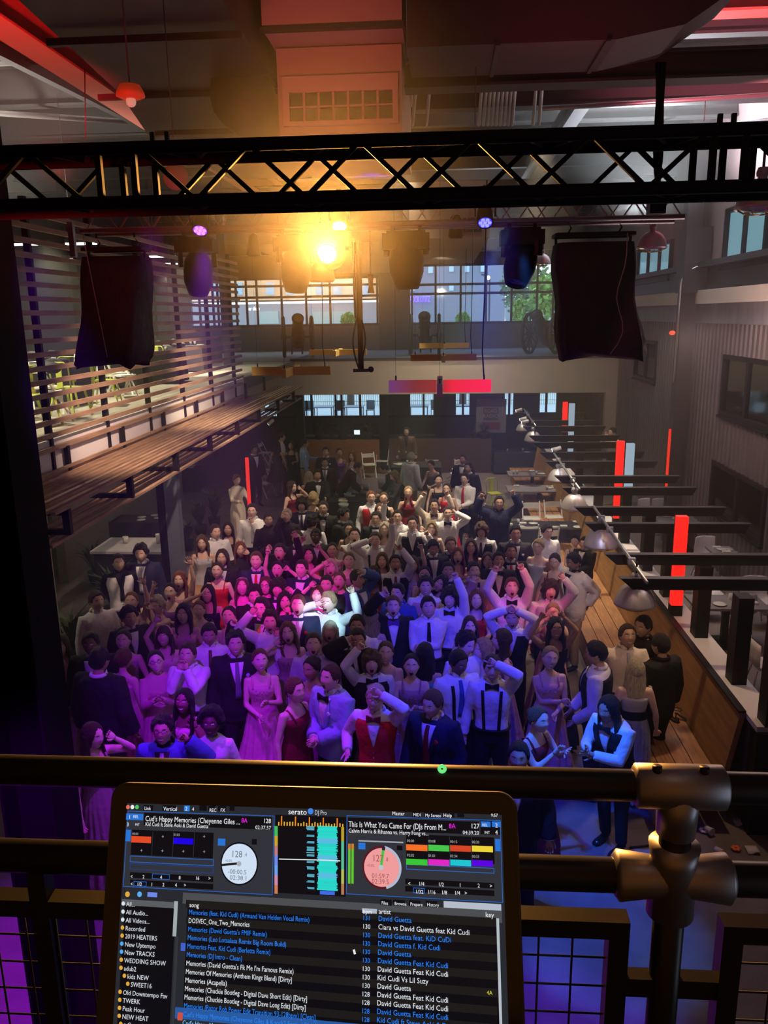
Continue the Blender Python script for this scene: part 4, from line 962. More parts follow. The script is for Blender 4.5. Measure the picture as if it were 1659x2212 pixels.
    if kind == 'J':
        sc = opt.get('sh','white'); shirt(c1, .017, 'jacket', .43, .008, end=.93); collar(sc)
        if 'back' not in opt:
            fpatch('shirt_front', (.64,.822,lambda t: (-(.002+.040*t), .002+.040*t)), .024, cloth_m(sc))
            for s in (-1,1): fpatch('lapel', (.635,.822,lambda t, s=s: tuple(sorted((s*(.003+.038*t), s*(.005+.038*t+.030*math.sin(PI*min(1,t*1.1))**.7))))), .028, cloth_m(c1), 10, 3)
            neckwear(.026)
        mb = MB()
        for s,S,E_,Wr,hk in arms: a_, b_ = E_.lerp(Wr,.93), E_.lerp(Wr,.975); mb.tube([a_,b_], .027*h*k_, 10, cloth_m(sc))
        mb.obj('cuffs', None, root) if not far else None
    if kind == 'D':
        st_ = toks[2] if len(toks) > 2 else 's'; cm = cloth_m(c1); zt = {'s':.748,'t':.76,'h':.775,'l':.82,'o':.77}[st_ if st_ in 'sthlo' else 's']
        if st_ == 'l': shirt(c1, .008, 'bodice', .56)
        else:
            mb = MB(); torso_loft(mb, .57, zt, .006, 32, nz=10, ws=1.0 if st_ != 'h' else .92); mb.obj('bodice', cm, root)
        if st_ in 'tho':
            for s in ((-1,1) if st_ != 'o' else (-1,)):
                mb = MB()
                if st_ == 'h': pts = [front(s*.05,.765,.008), Sc(s*.035,-.03,.82), Sc(s*.025,.02,.855)]
                else: pts = [front(s*.052,.75,.008), Sc(s*.058,-.036,.79), Sc(s*.06,.0,.812), Sc(s*.055,.045,.78)]
                mb.tube(pts, (.006 if st_ == 't' else .016)*h, 6); mb.obj('strap', cm, root)
        hem = .03 if 'short' not in opt else .30; fl = float(opt.get('fl2',.19)); rings = []; npl = 14+seed%6
        for i in range(13):
            t = i/12; z = .61-(.61-hem)*t; n = 72
            w0, d0, y0 = tor_at(sex, max(z,.5)); ww = (w0+.008)*(1-sm(.15,1,t)) + fl*sm(.1,1,t)*(.75+.25*t)+.0; ww = max(ww, (w0+.008) if z > .5 else 0); dd = max((d0+.008)*(1-sm(.2,1,t))+fl*.9*sm(.1,1,t)*(.75+.25*t), (d0+.008) if z > .5 else 0)
            pl = .016*t*(1.5*fl/.19)
            ring = []
            for k in range(n):
                q = 2*PI*k/n; c_, s_ = sup(q,.8+.2*t); r = 1+pl/ww*math.sin(npl*q+2*math.sin(q*2+seed)+t*1.2)
                if z > .52: ring.append(Sc(ww*c_*r, y0+dd*s_*r, z))
                else:
                    b0 = Sc(0,0,.52); ring.append(Vector((ww*c_*r*h, y0*h+dd*s_*r*h+b0.y*(1-t), z*h+dz*max(0,1-t))))
            rings.append(ring)
        mb = MB(); mb.loft(rings, cap=False); mb.obj('skirt', cm, root)
        if 'sash' in opt:
            mb = MB(); w, d_, y0 = tor_at(sex,.625); mb.loft([[Sc((w+.013)*sup(2*PI*k/24)[0], y0+(d_+.013)*sup(2*PI*k/24)[1], z) for k in range(24)] for z in (.60,.66)], cap=False); mb.obj('sash', cloth_m(opt['sash']), root)
        shoes.obj('shoes', mat('pale shoe', (.5,.4,.35), .4), root)
        if 'beads' in opt:
            mb = MB()
            for k in range(26): mb.ball(front(rnd.uniform(-.05,.05), rnd.uniform(.66,.74), .009), .006, 5)
            tag(mb.obj('beads', M_ALU, root), kind='stuff')
    if 'watch' in opt:
        s,S,E_,Wr,hk = arms[1]; mb = MB(); d = (Wr-E_).normalized(); mb.tube([Wr-d*.03,Wr-d*.008], .020*h, 10); mb.obj('watch', M_BLACK, root)
    if 'phone' in opt:
        s,S,E_,Wr,hk = arms[1 if opt['phone'] == 'b' else 0]; d = (Wr-E_).normalized(); c = Wr+d*.06*h+Vector((0,-.02,0))
        ph = thing('phone', 'phone held by the %s' % label[:60], 'phone'); mb = MB(); mb.box((-.037,-.004,-.07),(.037,.004,.075)); q = mb.obj('case', M_BLACK, ph); 
        mb = MB(); mb.lathe([(.001,-.001),(.008,-.001)], (-.022,-.0045,.06), 8, M=Matrix.Rotation(PI/2,4,'X')); mb.obj('lens', M_ALU, ph)
        ph.matrix_world = rootM@Matrix.Translation(c)
    PENDING.append(pend); return root
def bake_people():
    tmp = []
    for p in PENDING:
        for nm, mb, m, vx in [('limbs', p['limbs'], p['skm'], p['vox'])] + p['clothes']:
            o = bpy.data.objects.new('t', mb.mesh('t', m)); C.objects.link(o)
            r = o.modifiers.new('r','REMESH'); r.mode = 'VOXEL'; r.voxel_size = vx; r.use_smooth_shade = True
            s = o.modifiers.new('s','SMOOTH'); s.iterations = 3; s.factor = .5
            tmp.append((p, nm, m, o))
    dg = bpy.context.evaluated_depsgraph_get(); dg.update()
    for p, nm, m, o in tmp:
        me = bpy.data.meshes.new_from_object(o.evaluated_get(dg))
        if nm == 'limbs':
            mb = MB(); mb.add([v.co.copy() for v in me.vertices], [tuple(q.vertices) for q in me.polygons], p['skm'], True)
            e = p['extras']; off = len(mb.v); mb.v += e.v; mb.f += [tuple(i+off for i in f) for f in e.f]
            mb.m += [mb.mi(e.mats[i]) for i in e.m]; mb.sm += e.sm
            mb.obj('body', None, p['root']); bpy.data.meshes.remove(me)
        else:
            me.materials.clear(); me.materials.append(m); me.polygons.foreach_set('use_smooth', [True]*len(me.polygons))
            q = bpy.data.objects.new(nm, me); C.objects.link(q); q.parent = p['root']
    for p, nm, m, o in tmp:
        d = o.data; bpy.data.objects.remove(o); bpy.data.meshes.remove(d)
CROWD = [
# front row
(812,1505,1.78,'M',-8,'p','pale','short','V red bow:maroon gl',(745,1640),(815,1488,'relax'),'s','man in red vest and glasses laughing with a hand on his head',dict(hp=8,hr=6)),
(937,1517,1.78,'M',-25,'p','lbrown','short','J navy tie:maroon fl:red','d','d','n','man in dark suit with red flower looking down, just below the green light',dict(hp=-5,hy=-10)),
(717,1462,1.80,'M',-35,'p','brown','short','J sky bow:black fl:white','c','c','o','man in pale blue suit and black bow tie shouting to the left',dict(hp=12)),
(634,1490,1.70,'W',55,'p','auburn','short','D maroon t fl2:.12','d','d','s','woman in sleeveless maroon dress turned right, beside the pale blue suit',dict(hp=8)),
(562,1425,1.70,'W',10,'p','auburn','bun','D pink t beads fl2:.22','c','y','s','woman in long pink beaded gown clasping her hands, front row',dict(hp=14,hy=10)),
(457,1560,1.66,'W',5,'d','black','afro','D white l','d','d','n','woman with big curly black hair in white long sleeved top, front row',dict(hp=16)),
(400,1512,1.65,'W',-5,'b','black','straight','D blush t','c',(412,1580),'s','woman with straight black hair just behind the curly haired man in blue',dict(hp=16)),
(353,1575,1.72,'M',6,'m','dark','curly','J blue sh:black tie:silver gl','d',(405,1590,'fist'),'s','curly haired man in blue suit with a silver tie, front row',dict(hp=14)),
(196,1588,1.66,'W',70,'p','brown','straight','D mauve t','d','j','n','woman with long brown hair and a clip turned right at the lower left',dict(hp=0)),
(212,1428,1.88,'M',168,'m','black','short','J black k:1.18 back','d','d','n','broad man in black suit seen from behind at the left',dict(hp=0)),
(265,1425,1.66,'W',160,'p','auburn','bun','D pink t','d','d','n','woman with auburn bun seen from behind beside the broad black suit',dict(hp=0)),
(337,1428,1.68,'W',20,'p','dark','pony','D pink l gl','p','p','s','woman in glasses and pink long sleeves clapping at the left',dict(hp=16,hr=-5)),
(407,1412,1.75,'M',0,'l','brown','short','S white watch','m','m','n','man in white shirt covering his mouth with both hands',dict(hp=14)),
(509,1388,1.85,'M',15,'l','dark','curly','J black tie:grey fl:lilac k:1.1','d','d','s','tall curly haired man in black suit behind the pink gown',dict(hp=10)),
(1187,1420,1.70,'W',5,'p','blond','bun','D pink t beads','x','c','s','woman with crown braid in pale pink gown laughing at the right',dict(hp=12,hr=8)),
(1293,1412,1.84,'M',-110,'m','black','short','V black k:1.1 tie:black',(1215,1560),(1235,1570),'n','big man in black vest and white shirt turned left, blue lit sleeve',dict(hp=-8)),
(1318,1528,1.74,'M',-48,'m','dark','long','V black bow:black',(1262,1630),(1265,1640),'n','long haired man in black vest reaching for the hand of the woman in maroon',dict(lean=14,hp=-5)),
(1160,1552,1.64,'W',40,'p','lbrown','bun','D maroon t',(1215,1632),(1235,1635),'s','woman in maroon strap dress lit blue, dancing hand in hand',dict(hp=5,lean=6)),
(1121,1632,1.72,'M',-10,'m','black','short','J black','d','d','n','dark haired man whose forehead just shows above the top rail',dict(hp=10)),
(1374,1448,1.66,'W',178,'p','pale','straight','D lgrey s sash:black fl2:.14','d','d','n','woman with long pale hair seen from behind in black and grey dress',dict(hp=0)),
(1354,1372,1.80,'M',5,'m','brown','short','S cream tie:lgrey','b','w','s','grinning man in cream shirt below the dome pendant',dict(hp=18)),
(1392,1352,1.78,'M',-50,'m','dark','short','J black sh:black','d','d','s','man in all black leaning in behind the cream shirt',dict(hp=0)),
(1430,1395,1.75,'M',-150,'m','dark','short','J black sh:black back','d','d','n','figure in black standing against the wood bench back',dict(hp=0)),
# second row
(1064,1440,1.80,'M',-5,'p','brown','short','U white bow:black','d',(1062,1422,'point'),'s','man in suspenders and bow tie shading his face with a hand',dict(hp=5)),
(988,1428,1.80,'M',20,'b','black','short','U white tie:blue','d','d','n','man in suspenders looking down, shirt lit blue',dict(hp=-12,hy=15)),
(1003,1388,1.80,'M',40,'p','dark','curly','S white','d','d','n','curly haired man in pale shirt looking down behind the suspenders',dict(hp=-12)),
(1046,1402,1.66,'W',-60,'p','blond','bob','D sky s','d','d','n','woman with short blond hair turned left, lit pale blue',dict(hp=5)),
(1089,1382,1.72,'W',-85,'p','brown','straight','D mauve t','d','d','n','woman with long straight brown hair in mauve dress in profile',dict(hp=6)),
(889,1436,1.66,'W',0,'p','dark','pony','D mauve t beads','y','y','o','woman in mauve dress gasping with eyes wide, centre',dict(hp=14)),
(917,1415,1.72,'W',170,'m','black','long','D teal s','d','d','n','woman with black hair seen from behind in teal dress',dict(hp=0)),
(803,1430,1.70,'M',5,'p','lbrown','mop','V black bow:black',(776,1388,'fist'),'d','o','boy with shaggy curls, bow tie and a raised fist',dict(hp=16)),
(834,1408,1.68,'W',0,'p','lbrown','bun','D blush t','c','c','s','woman with light brown updo behind the shaggy haired boy',dict(hp=12)),
(676,1442,1.66,'W',-30,'m','dark','bun','D mauve t','x','y','n','woman with dark updo and folded arms behind the maroon dress',dict(hp=0)),
(677,1390,1.76,'M',8,'p','brown','short','S lilac','d','d','o','man in lavender shirt with open mouth, centre left',dict(hp=16)),
(623,1366,1.70,'W',5,'p','lbrown','wavy','D mauve s beads',(592,1385),'d','o','woman with wavy hair in off shoulder beaded dress',dict(hp=15,hr=-6)),
(772,1380,1.76,'M',10,'m','dark','short','J black',(755,1372,'fist'),(775,1392,'fist'),'n','man in black with a fist held before his face',dict(hp=5)),
(772,1350,1.78,'M',0,'m','dark','short','U white tie:black','d','d','n','man in suspenders with dark glasses behind the black jacket',dict(hp=8)),
(714,1362,1.66,'W',0,'p','pale','straight','D white t','d','d','o','woman with long pale hair lit cyan, mouth open',dict(hp=16)),
(712,1300,1.82,'M',-20,'p','blond','quiff','S white',(683,1298,'open'),(765,1268,'fist'),'o','blond man in spotlit white shirt punching the air, centre',dict(hp=10)),
(452,1368,1.76,'M',15,'m','dark','short','S white tie:brown','d','d','n','man in white shirt and dark tie looking down at the left',dict(hp=-5)),
(585,1342,1.78,'M',5,'l','dark','curly','S white phone:b',(541,1312,'relax'),(590,1372,'relax'),'o','man filming with a phone held before his chin',dict(hp=12)),
(356,1372,1.68,'W',5,'l','brown','bangs','D blush t band',(337,1330,'relax'),'d','s','woman with bangs and a pale headband, arm raised',dict(hp=14)),
(397,1325,1.68,'W',5,'l','dark','wavy','D pink t','d','d','n','woman with dark wavy hair in pink above the headband girl',dict(hp=12)),
(268,1382,1.68,'W',5,'l','brown','pony','D mauve o','d','d','s','woman in one shoulder dress smiling beside the broad black suit',dict(hp=14)),
(197,1388,1.78,'M',10,'b','black','short','J black','d','d','n','dark skinned man in black suit at the far left',dict(hp=8)),
(133,1392,1.66,'W',10,'p','brown','long','D blush t','d','m','n','woman with chin on hand beside the steel column',dict(hp=8)),
(496,1330,1.68,'W',0,'p','dark','bun','D pink t','c','c','s','woman in pink laughing broadly, magenta lit',dict(hp=16)),
(567,1312,1.80,'M',-10,'p','dark','quiff','J black tie:yellow','e','d','n','man with tall dark quiff and yellow tie',dict(hp=8)),
(645,1306,1.80,'M',0,'p','lbrown','short','J navy tie:silver fl:red','d','d','o','laughing man in navy suit with red boutonniere, centre left',dict(hp=16)),
(849,1308,1.80,'M',5,'p','lbrown','short','J black bow:purple',(829,1272,'fist'),'d','o','grinning man in black jacket with one fist raised beside the spotlit blond',dict(hp=14)),
(802,1335,1.66,'W',175,'p','blond','wavy','D cream t','d','d','n','woman with blond waves seen from behind at centre',dict(hp=0)),
(925,1310,1.80,'M',5,'l','dark','quiff','S white tie:black','c','x','s','man in white shirt and dark tie with crossed hands, blue lit',dict(hp=12,hr=-4)),
(973,1290,1.80,'M',-8,'p','dark','mop','S white bow:black','d',(982,1232,'fist'),'s','laughing man in bow tie with right arm raised, mop of dark hair',dict(hp=12)),
(920,1266,1.78,'M',0,'l','dark','curly','V pink','d','d','s','man in pink vest behind the white shirt and dark tie',dict(hp=12)),
(861,1280,1.76,'M',-20,'p','black','quiff','S blue','d','d','n','man with black quiff lit blue looking left',dict(hp=8)),
(1107,1332,1.78,'M',-10,'p','lbrown','short','V black','H','H','o','man in black vest clutching his head with both hands',dict(hp=0,hr=-8)),
(1105,1268,1.82,'M',0,'p','lbrown','short','S white bow:black',(1068,1222,'point'),(1127,1217,'point'),'o','shouting man in bow tie with both arms thrown up',dict(hp=16)),
(1029,1294,1.68,'W',0,'p','red','wavy','D red t','d','c','s','red haired woman in red dress smiling',dict(hp=14)),
(1015,1352,1.66,'W',0,'p','brown','long','D navy t','d','d','s','brown haired woman smiling below the red haired one',dict(hp=12)),
(1187,1274,1.76,'M',5,'p','brown','mop','V lilac tie:lilac','d',(1218,1238,'relax'),'o','long haired man in pale vest shouting, arm up',dict(hp=14)),
(1194,1322,1.68,'W',-5,'p','blond','bun','D pink t','j','q','n','blond woman shading her eyes with her hand',dict(hp=5)),
(1199,1356,1.70,'W',5,'m','dark','wavy','D black t',(1168,1322,'fist'),(1215,1320,'fist'),'s','dark haired woman in black dress with both fists by her head',dict(hp=12)),
(1242,1212,1.82,'M',-60,'b','black','short','J cream sh:black pants:tan','d','b','n','man in white dinner jacket turned left beside the bench',dict(hp=-15)),
(1164,1180,1.70,'W',-25,'p','blond','bun','D lgrey s','d','d','s','blond woman in strapless silver dress looking left',dict(hp=0)),
(1199,1212,1.68,'W',-20,'l','dark','bun','D maroon t','d','d','n','dark haired woman in maroon looking down near the bench',dict(hp=-5)),
(1102,1192,1.80,'M',5,'m','dark','short','J black tie:red','d','d','o','man in black suit with red tie, mouth open',dict(hp=12)),
(1113,1152,1.86,'M',0,'l','dark','short','J dgrey tie:lgrey fl:white','d','d','n','tall man in dark suit with white boutonniere near the right',dict(hp=6)),
(1077,1210,1.76,'M',0,'m','black','short','J black bow:black',(1068,1226,'point'),'d','s','dark haired man in black suit and bow tie pointing',dict(hp=12)),
(1022,1232,1.78,'M',10,'l','dark','short','J mauve bow:black','m','d','n','man in mauve suit with a fist at his mouth',dict(hp=8)),
(1054,1210,1.68,'W',-5,'p','lbrown','long','D blush t','c','c','s','woman smiling between the two dark suits',dict(hp=12)),
(968,1232,1.76,'M',0,'m','black','short','J black','d','e','n','man in black suit right of the covered mouth woman',dict(hp=10)),
(917,1240,1.66,'W',0,'m','dark','bun','D black t','m','m','n','woman with both hands over her mouth, centre',dict(hp=12)),
(953,1260,1.66,'W',-20,'m','dark','wavy','D brown t','j','c','n','woman with tilted head behind the mop haired man',dict(hp=10,hr=25)),
# third row
(770,1250,1.78,'M',55,'l','dark','short','J blue','d',(783,1228,'open'),'o','man in blue suit shouting in profile to the right',dict(hp=12)),
(854,1216,1.76,'M',5,'m','dark','short','V black tie:maroon','d',(864,1176,'point'),'o','man in dark vest with a white sleeve pointing up',dict(hp=14)),
(808,1240,1.68,'W',0,'p','brown','long','D red t','c','d','s','brown haired woman in red strap dress smiling at centre',dict(hp=12)),
(734,1254,1.66,'W',-5,'p','lbrown','bun','D blush t','d','d','o','woman laughing behind the blue suit shouter',dict(hp=14)),
(716,1225,1.68,'W',0,'p','pale','long','D pink t',(701,1210,'relax'),'d','o','pale blond woman with mouth wide open',dict(hp=14)),
(754,1210,1.68,'W',5,'p','lbrown','bun','D mauve t','d','d','n','light brown haired woman left of the dark vest man',dict(hp=12)),
(706,1262,1.76,'M',0,'l','dark','short','J black','d','d','n','man with dark hair just above the spotlit blond',dict(hp=10)),
(686,1284,1.66,'W',0,'p','auburn','long','D pink t',(672,1256,'relax'),'d','s','woman with a bent raised arm beside the spotlit blond',dict(hp=12)),
(653,1228,1.78,'M',-10,'p','dark','short','J navy','y','d','s','man in navy suit with his arm across his chest, violet lit',dict(hp=12)),
(666,1198,1.72,'W',5,'m','dark','wavy','D red t',(653,1158,'point'),(691,1176,'point'),'s','dark haired woman in red with both arms high, pointing',dict(hp=12,hy=10)),
(718,1188,1.66,'W',5,'m','black','bun','D mauve t','d',(742,1182,'point'),'s','black haired woman pointing up at centre',dict(hp=12)),
(615,1298,1.68,'W',15,'l','dark','wavy','D pink t','d','m','s','dark haired woman in pink with hands near her chin',dict(hp=10)),
(602,1270,1.76,'M',0,'l','dark','mop','J black','d',(632,1270,'relax'),'n','mop haired man in black between the pink ladies',dict(hp=10)),
(575,1264,1.68,'W',0,'p','lbrown','long','D pink t gl','d','d','n','woman in sunglasses lit hot magenta',dict(hp=12)),
(549,1284,1.76,'M',15,'l','dark','curly','J black','d','d','n','curly haired man in black right of the tiara woman',dict(hp=0)),
(524,1266,1.70,'W',10,'p','lbrown','long','D white t tiara','d','d','s','woman with a tiara in white glowing magenta',dict(hp=18)),
(600,1230,1.68,'W',5,'p','dark','bun','D purple t',(577,1178,'fist'),(623,1222,'fist'),'o','woman in purple screaming with one fist straight up',dict(hp=14)),
(554,1210,1.82,'M',5,'p','lbrown','short','J navy tie:red','d','d','s','tall laughing man in navy suit and red tie, left side',dict(hp=12)),
(605,1192,1.80,'M',0,'l','dark','short','S black',(577,1176,'fist'),(640,1150,'relax'),'o','man in black shirt with an arm flung up behind the screaming woman',dict(hp=14)),
(519,1186,1.68,'W',20,'p','red','long','D black l','d','j','n','red blond woman in black turned right',dict(hp=5)),
(481,1204,1.80,'M',5,'l','brown','long','J black sh:silver','d','d','n','long haired man in black suit at the left of the crowd',dict(hp=8)),
(470,1232,1.68,'W',5,'p','brown','bun','D red t','d','d','s','woman in bright red dress at the left of the crowd',dict(hp=12)),
(450,1281,1.68,'W',0,'p','dark','long','D navy t beads',(438,1276,'fist'),'d','s','woman in sparkling navy dress with a fist by her temple',dict(hp=14)),
(431,1316,1.60,'W',5,'p','red','bun','D pink t','d','d','n','red haired woman peeking behind the raised arm',dict(hp=10)),
(369,1278,1.68,'W',5,'p','dark','bun','D purple t','d','p','o','woman with open mouth and hands near her chin, left',dict(hp=14)),
(389,1253,1.68,'W',5,'l','red','wavy','D mauve t','d',(410,1190,'open'),'o','curly haired woman screaming with one arm up at left',dict(hp=14)),
(342,1306,1.62,'W',-20,'p','pale','curly','D blush t',(333,1226,'open'),'q','n','blond curly haired person hidden behind a raised hand',dict(hp=0)),
(285,1298,1.70,'W',10,'p','red','bun','D blush t','d',(310,1224,'open'),'o','red haired woman reaching one arm straight up at left',dict(hp=14)),
(278,1332,1.74,'M',40,'l','dark','curly','J black','d','d','n','curly haired man in black suit looking right at left',dict(hp=4)),
(207,1297,1.80,'M',45,'l','brown','short','S white','d','d','n','man in white shirt looking right at the far left',dict(hp=5)),
(255,1214,1.78,'M',30,'l','brown','short','V white sh:black tie:black','b','d','n','man in white vest over a black shirt',dict(hp=5)),
(306,1194,1.86,'M',5,'l','dark','curly','J navy tie:lgrey','d','d','n','tall man in navy suit standing beside the white vest',dict(hp=-2)),
(437,1172,1.70,'W',10,'l','lbrown','wavy','D lgrey t','d','d','n','woman in silver grey dress beside the white counter',dict(hp=2)),
(464,1148,1.80,'M',35,'p','brown','short','S white','d','d','n','man in white shirt seen from his left, by the column',dict(hp=2)),
# fourth row
(493,1142,1.68,'W',10,'m','dark','straight','D black t','d','d','n','woman with straight black hair behind the white shirt',dict(hp=5)),
(545,1103,1.86,'M',5,'p','dark','short','S white tie:silver','d','t','n','tall man in white shirt fixing his tie at left',dict(hp=5)),
(579,1122,1.74,'M',20,'m','dark','short','S black','d','d','n','man in black partly hidden behind the blond boy',dict(hp=0)),
(620,1113,1.76,'M',-5,'p','pale','short','S black','q','d','n','blond boy in black wiping his forehead',dict(hp=5)),
(652,1090,1.80,'M',5,'l','dark','mop','J navy tie:navy','d','d','n','man in navy suit and tie behind the blond boy',dict(hp=5)),
(676,1076,1.68,'W',170,'p','blond','bob','D black t','d','d','n','woman with blond bob seen from behind',dict(hp=0)),
(674,1128,1.76,'M',165,'m','dark','curly','U white','d','d','n','man in suspenders seen from behind, left of centre',dict(hp=0)),
(699,1097,1.80,'M',0,'l','dark','short','J black bow:black gl','d','d','n','man in tuxedo and glasses, left of centre',dict(hp=5)),
(683,1158,1.76,'M',0,'d','black','short','J black','d','d','n','dark skinned man in black below the suspenders',dict(hp=8)),
(643,1162,1.78,'M',0,'p','brown','short','J black','d','d','s','smiling man in black jacket, back left of the crowd',dict(hp=10)),
(741,1112,1.76,'M',60,'m','black','curly','J black','d','d','n','curly black haired man in black by the buffet table',dict(hp=-5)),
(755,1144,1.66,'W',0,'m','black','bun','D black t','d','d','n','black haired woman behind the red bow tie man',dict(hp=10)),
(766,1156,1.80,'M',5,'p','dark','short','S white bow:maroon',(0,0),'d','o','man in white shirt and maroon bow tie shouting',dict(hp=14)),
(811,1166,1.82,'M',0,'p','brown','short','U white',(800,1160),(848,1118,'relax'),'n','man in dark suspenders with a long arm held out',dict(hp=10)),
(831,1143,1.68,'W',0,'p','pale','wavy','D white t','d','d','s','woman with pale wavy hair in white',dict(hp=10)),
(826,1210,1.66,'W',0,'p','lbrown','long','D blush t','d','d','n','woman in blush dress between the two vests',dict(hp=10)),
(892,1218,1.68,'W',0,'p','lbrown','long','D cream t','d',(909,1168,'point'),'n','woman in cream dress with a raised arm at centre',dict(hp=12)),
(812,1120,1.76,'M',0,'l','dark','short','J black','d','d','n','dark haired man below the red vest at the back',dict(hp=5)),
(859,1116,1.76,'M',0,'p','dark','short','S white','u','d','n','man waving one open hand near the red halter dress',dict(hp=8)),
(891,1131,1.80,'M',0,'p','dark','short','V black bow:white',(0,0),'e','n','man in black vest and white bow tie at the back',dict(hp=10)),
(935,1182,1.78,'M',10,'m','black','short','J black tie:silver','d','d','n','man in black suit and silver tie looking down',dict(hp=-14)),
(973,1176,1.76,'M',5,'l','lbrown','short','J black bow:black','d','d','n','man in black suit right of the silver tie',dict(hp=8)),
(989,1200,1.70,'W',0,'p','red','long','D pink t','d','d','o','red blond woman shouting, right of centre',dict(hp=12)),
(1017,1180,1.70,'W',0,'l','brown','long','D brown h beads','d','d','n','woman in sparkling brown halter dress',dict(hp=8)),
(1040,1146,1.78,'M',-5,'l','lbrown','mop','V black tie:dgrey','d','d','n','man in dark vest with shaggy hair, back right',dict(hp=5)),
(932,1140,1.68,'W',0,'p','blond','bob','D grey t','d','d','s','woman with blond bob smiling at the back centre',dict(hp=8)),
(968,1108,1.80,'M',-3,'p','brown','short','S white bow:black','d',(982,1100,'fist'),'n','man in white shirt with black bow tie and one arm crooked up',dict(hp=8)),
(938,1092,1.78,'M',0,'m','dark','short','S cream bow:brown',(913,1062,'fist'),(968,1060,'fist'),'s','man in cream shirt holding both arms up, back centre',dict(hp=8)),
(1078,1086,1.82,'M',0,'m','dark','short','J navy sh:navy gl',(1036,1066,'fist'),(1112,1058,'fist'),'n','man in dark navy raising both arms in a wide V',dict(hp=8)),
(1040,1076,1.74,'M',-10,'l','dark','short','J black tie:black','d','d','n','man in black suit left of the raised arms',dict(hp=5)),
# back groups
(801,1074,1.80,'M',15,'p','red','short','V red gl','d','w','n','red haired man in red vest and glasses at the back',dict(hp=5)),
(829,1076,1.68,'W',0,'p','lbrown','bun','D black h gl','d','d','n','woman in black halter dress and glasses at the back',dict(hp=5)),
(882,1063,1.72,'W',0,'p','blond','bun','D maroon h gl','d','d','s','woman in dark red halter dress and glasses at the back',dict(hp=5)),
(820,1100,1.64,'W',5,'p','lbrown','long','D black t','d','d','n','small light haired woman tucked before the black halter dress',dict(hp=5)),
(947,1037,1.70,'W',5,'p','dark','bun','D black t','d','c','s','smiling woman in black lace bodice at the back',dict(hp=5)),
(966,1056,1.68,'W',-15,'p','brown','bun','D red t','d','d','s','woman in red dress beside the black lace bodice',dict(hp=5)),
(1005,1034,1.80,'M',-25,'p','dark','short','S white tie:red gl','c','c','n','man in white shirt and red tie with clasped hands',dict(hp=0)),
(1012,1010,1.80,'M',-25,'m','dark','short','J black','d','d','n','dark suited man just behind the red tie',dict(hp=0)),
(1001,992,1.78,'M',-20,'m','dark','short','J black','d','d','n','dark suited man furthest back by the folded chairs',dict(hp=0)),
(887,988,1.78,'M',140,'m','grey','short','J silver back pants:khaki','d','d','n','grey haired man in pale suit lit by a cool spot',dict(hp=0)),
(854,1028,1.68,'W',-60,'l','lbrown','wavy','D dgrey l','w','w','n','woman in dark sequins serving herself at the buffet',dict(hp=-20)),
(831,1012,1.74,'M',-80,'m','dark','short','J black','w','w','n','person in black leaning over the buffet table',dict(lean=35,hp=-20)),
(771,1008,1.72,'M',100,'m','dark','short','J black back','w','w','n','person in black reaching across the buffet from the left',dict(lean=35,hp=-20)),
(685,1026,1.80,'M',15,'m','dark','short','J black bow:black','d','w','n','man in black tuxedo holding a plate',dict(hp=0)),
(667,1030,1.66,'W',-170,'p','pale','long','D black t','d','d','n','woman with pale blond hair beside the tuxedo',dict(hp=0)),
(704,976,1.80,'M',5,'l','dark','short','J navy sh:white fl:white','d','d','n','man in dark suit with white boutonniere at the back',dict(hp=0)),
(702,999,1.74,'M',5,'m','black','short','J black tie:grey','d','d','n','shorter man in black suit before the white boutonniere',dict(hp=0)),
(732,978,1.72,'W',20,'m','dark','bun','D purple t','d','d','n','woman in dark purple dress at the back',dict(hp=0)),
(762,985,1.66,'W',-20,'p','red','wavy','D lgrey t','d','d','n','red haired woman in grey near the white folding chairs',dict(hp=0)),
(629,1052,1.70,'W',60,'p','brown','wavy','D maroon t','d','j','s','brown haired woman in maroon turned right at the back left',dict(hp=0)),
(656,958,1.84,'M',105,'m','dark','short','S sky pants:khaki','d','w','n','man in blue shirt and khaki trousers, turned right',dict(hp=0)),
(629,962,1.70,'W',0,'m','dark','long','D black t','d','w','n','woman in black dress left of the blue shirt',dict(hp=0)),
(598,962,1.72,'W',170,'m','black','straight','D dgrey t short','d','d','n','woman in short dark dress seen from behind at the back left',dict(hp=0)),
(606,945,1.80,'M',100,'l','dark','short','S white','d','d','n','man in white shirt furthest back at the left',dict(hp=0)),
(548,972,1.76,'M',40,'m','black','short','J black','d','d','n','dark figure behind the thin red neon tube',dict(hp=0)),
(510,1036,1.70,'W',40,'p','lbrown','bun','D cream l fl2:.10 phone:b','w','w','n','woman in cream jumpsuit looking at a phone under the canopy',dict(hp=-15)),
(878,932,1.78,'M',0,'l','dark','short','J brown sh:black','d','d','n','man in brown jacket at the counter under the mezzanine',dict(hp=0)),
(932,1004,1.66,'W',-30,'l','dark','bun','D grey t','w','w','n','dark haired woman bending near the round table',dict(lean=15,hp=-10)),
(1325,934,1.80,'M',-65,'l','dark','short','S cream','m','m','n','man in cream shirt on the phone against the right wall',dict(hp=-5,base=.42)),
(1243,1168,1.45,'W',-20,'l','dark','pony','D brown t','c','c','n','woman sitting on the bench with her hands clasped',dict(hp=-5,base=0.02)),
(1264,1172,1.45,'M',-40,'l','dark','short','J black','c','c','n','man sitting on the bench behind the dome pendant',dict(hp=-5,base=0.02)),
(1180,1148,1.76,'M',20,'l','dark','short','S white','d','d','n','man in white shirt right of the tall dark suit',dict(hp=0)),
]
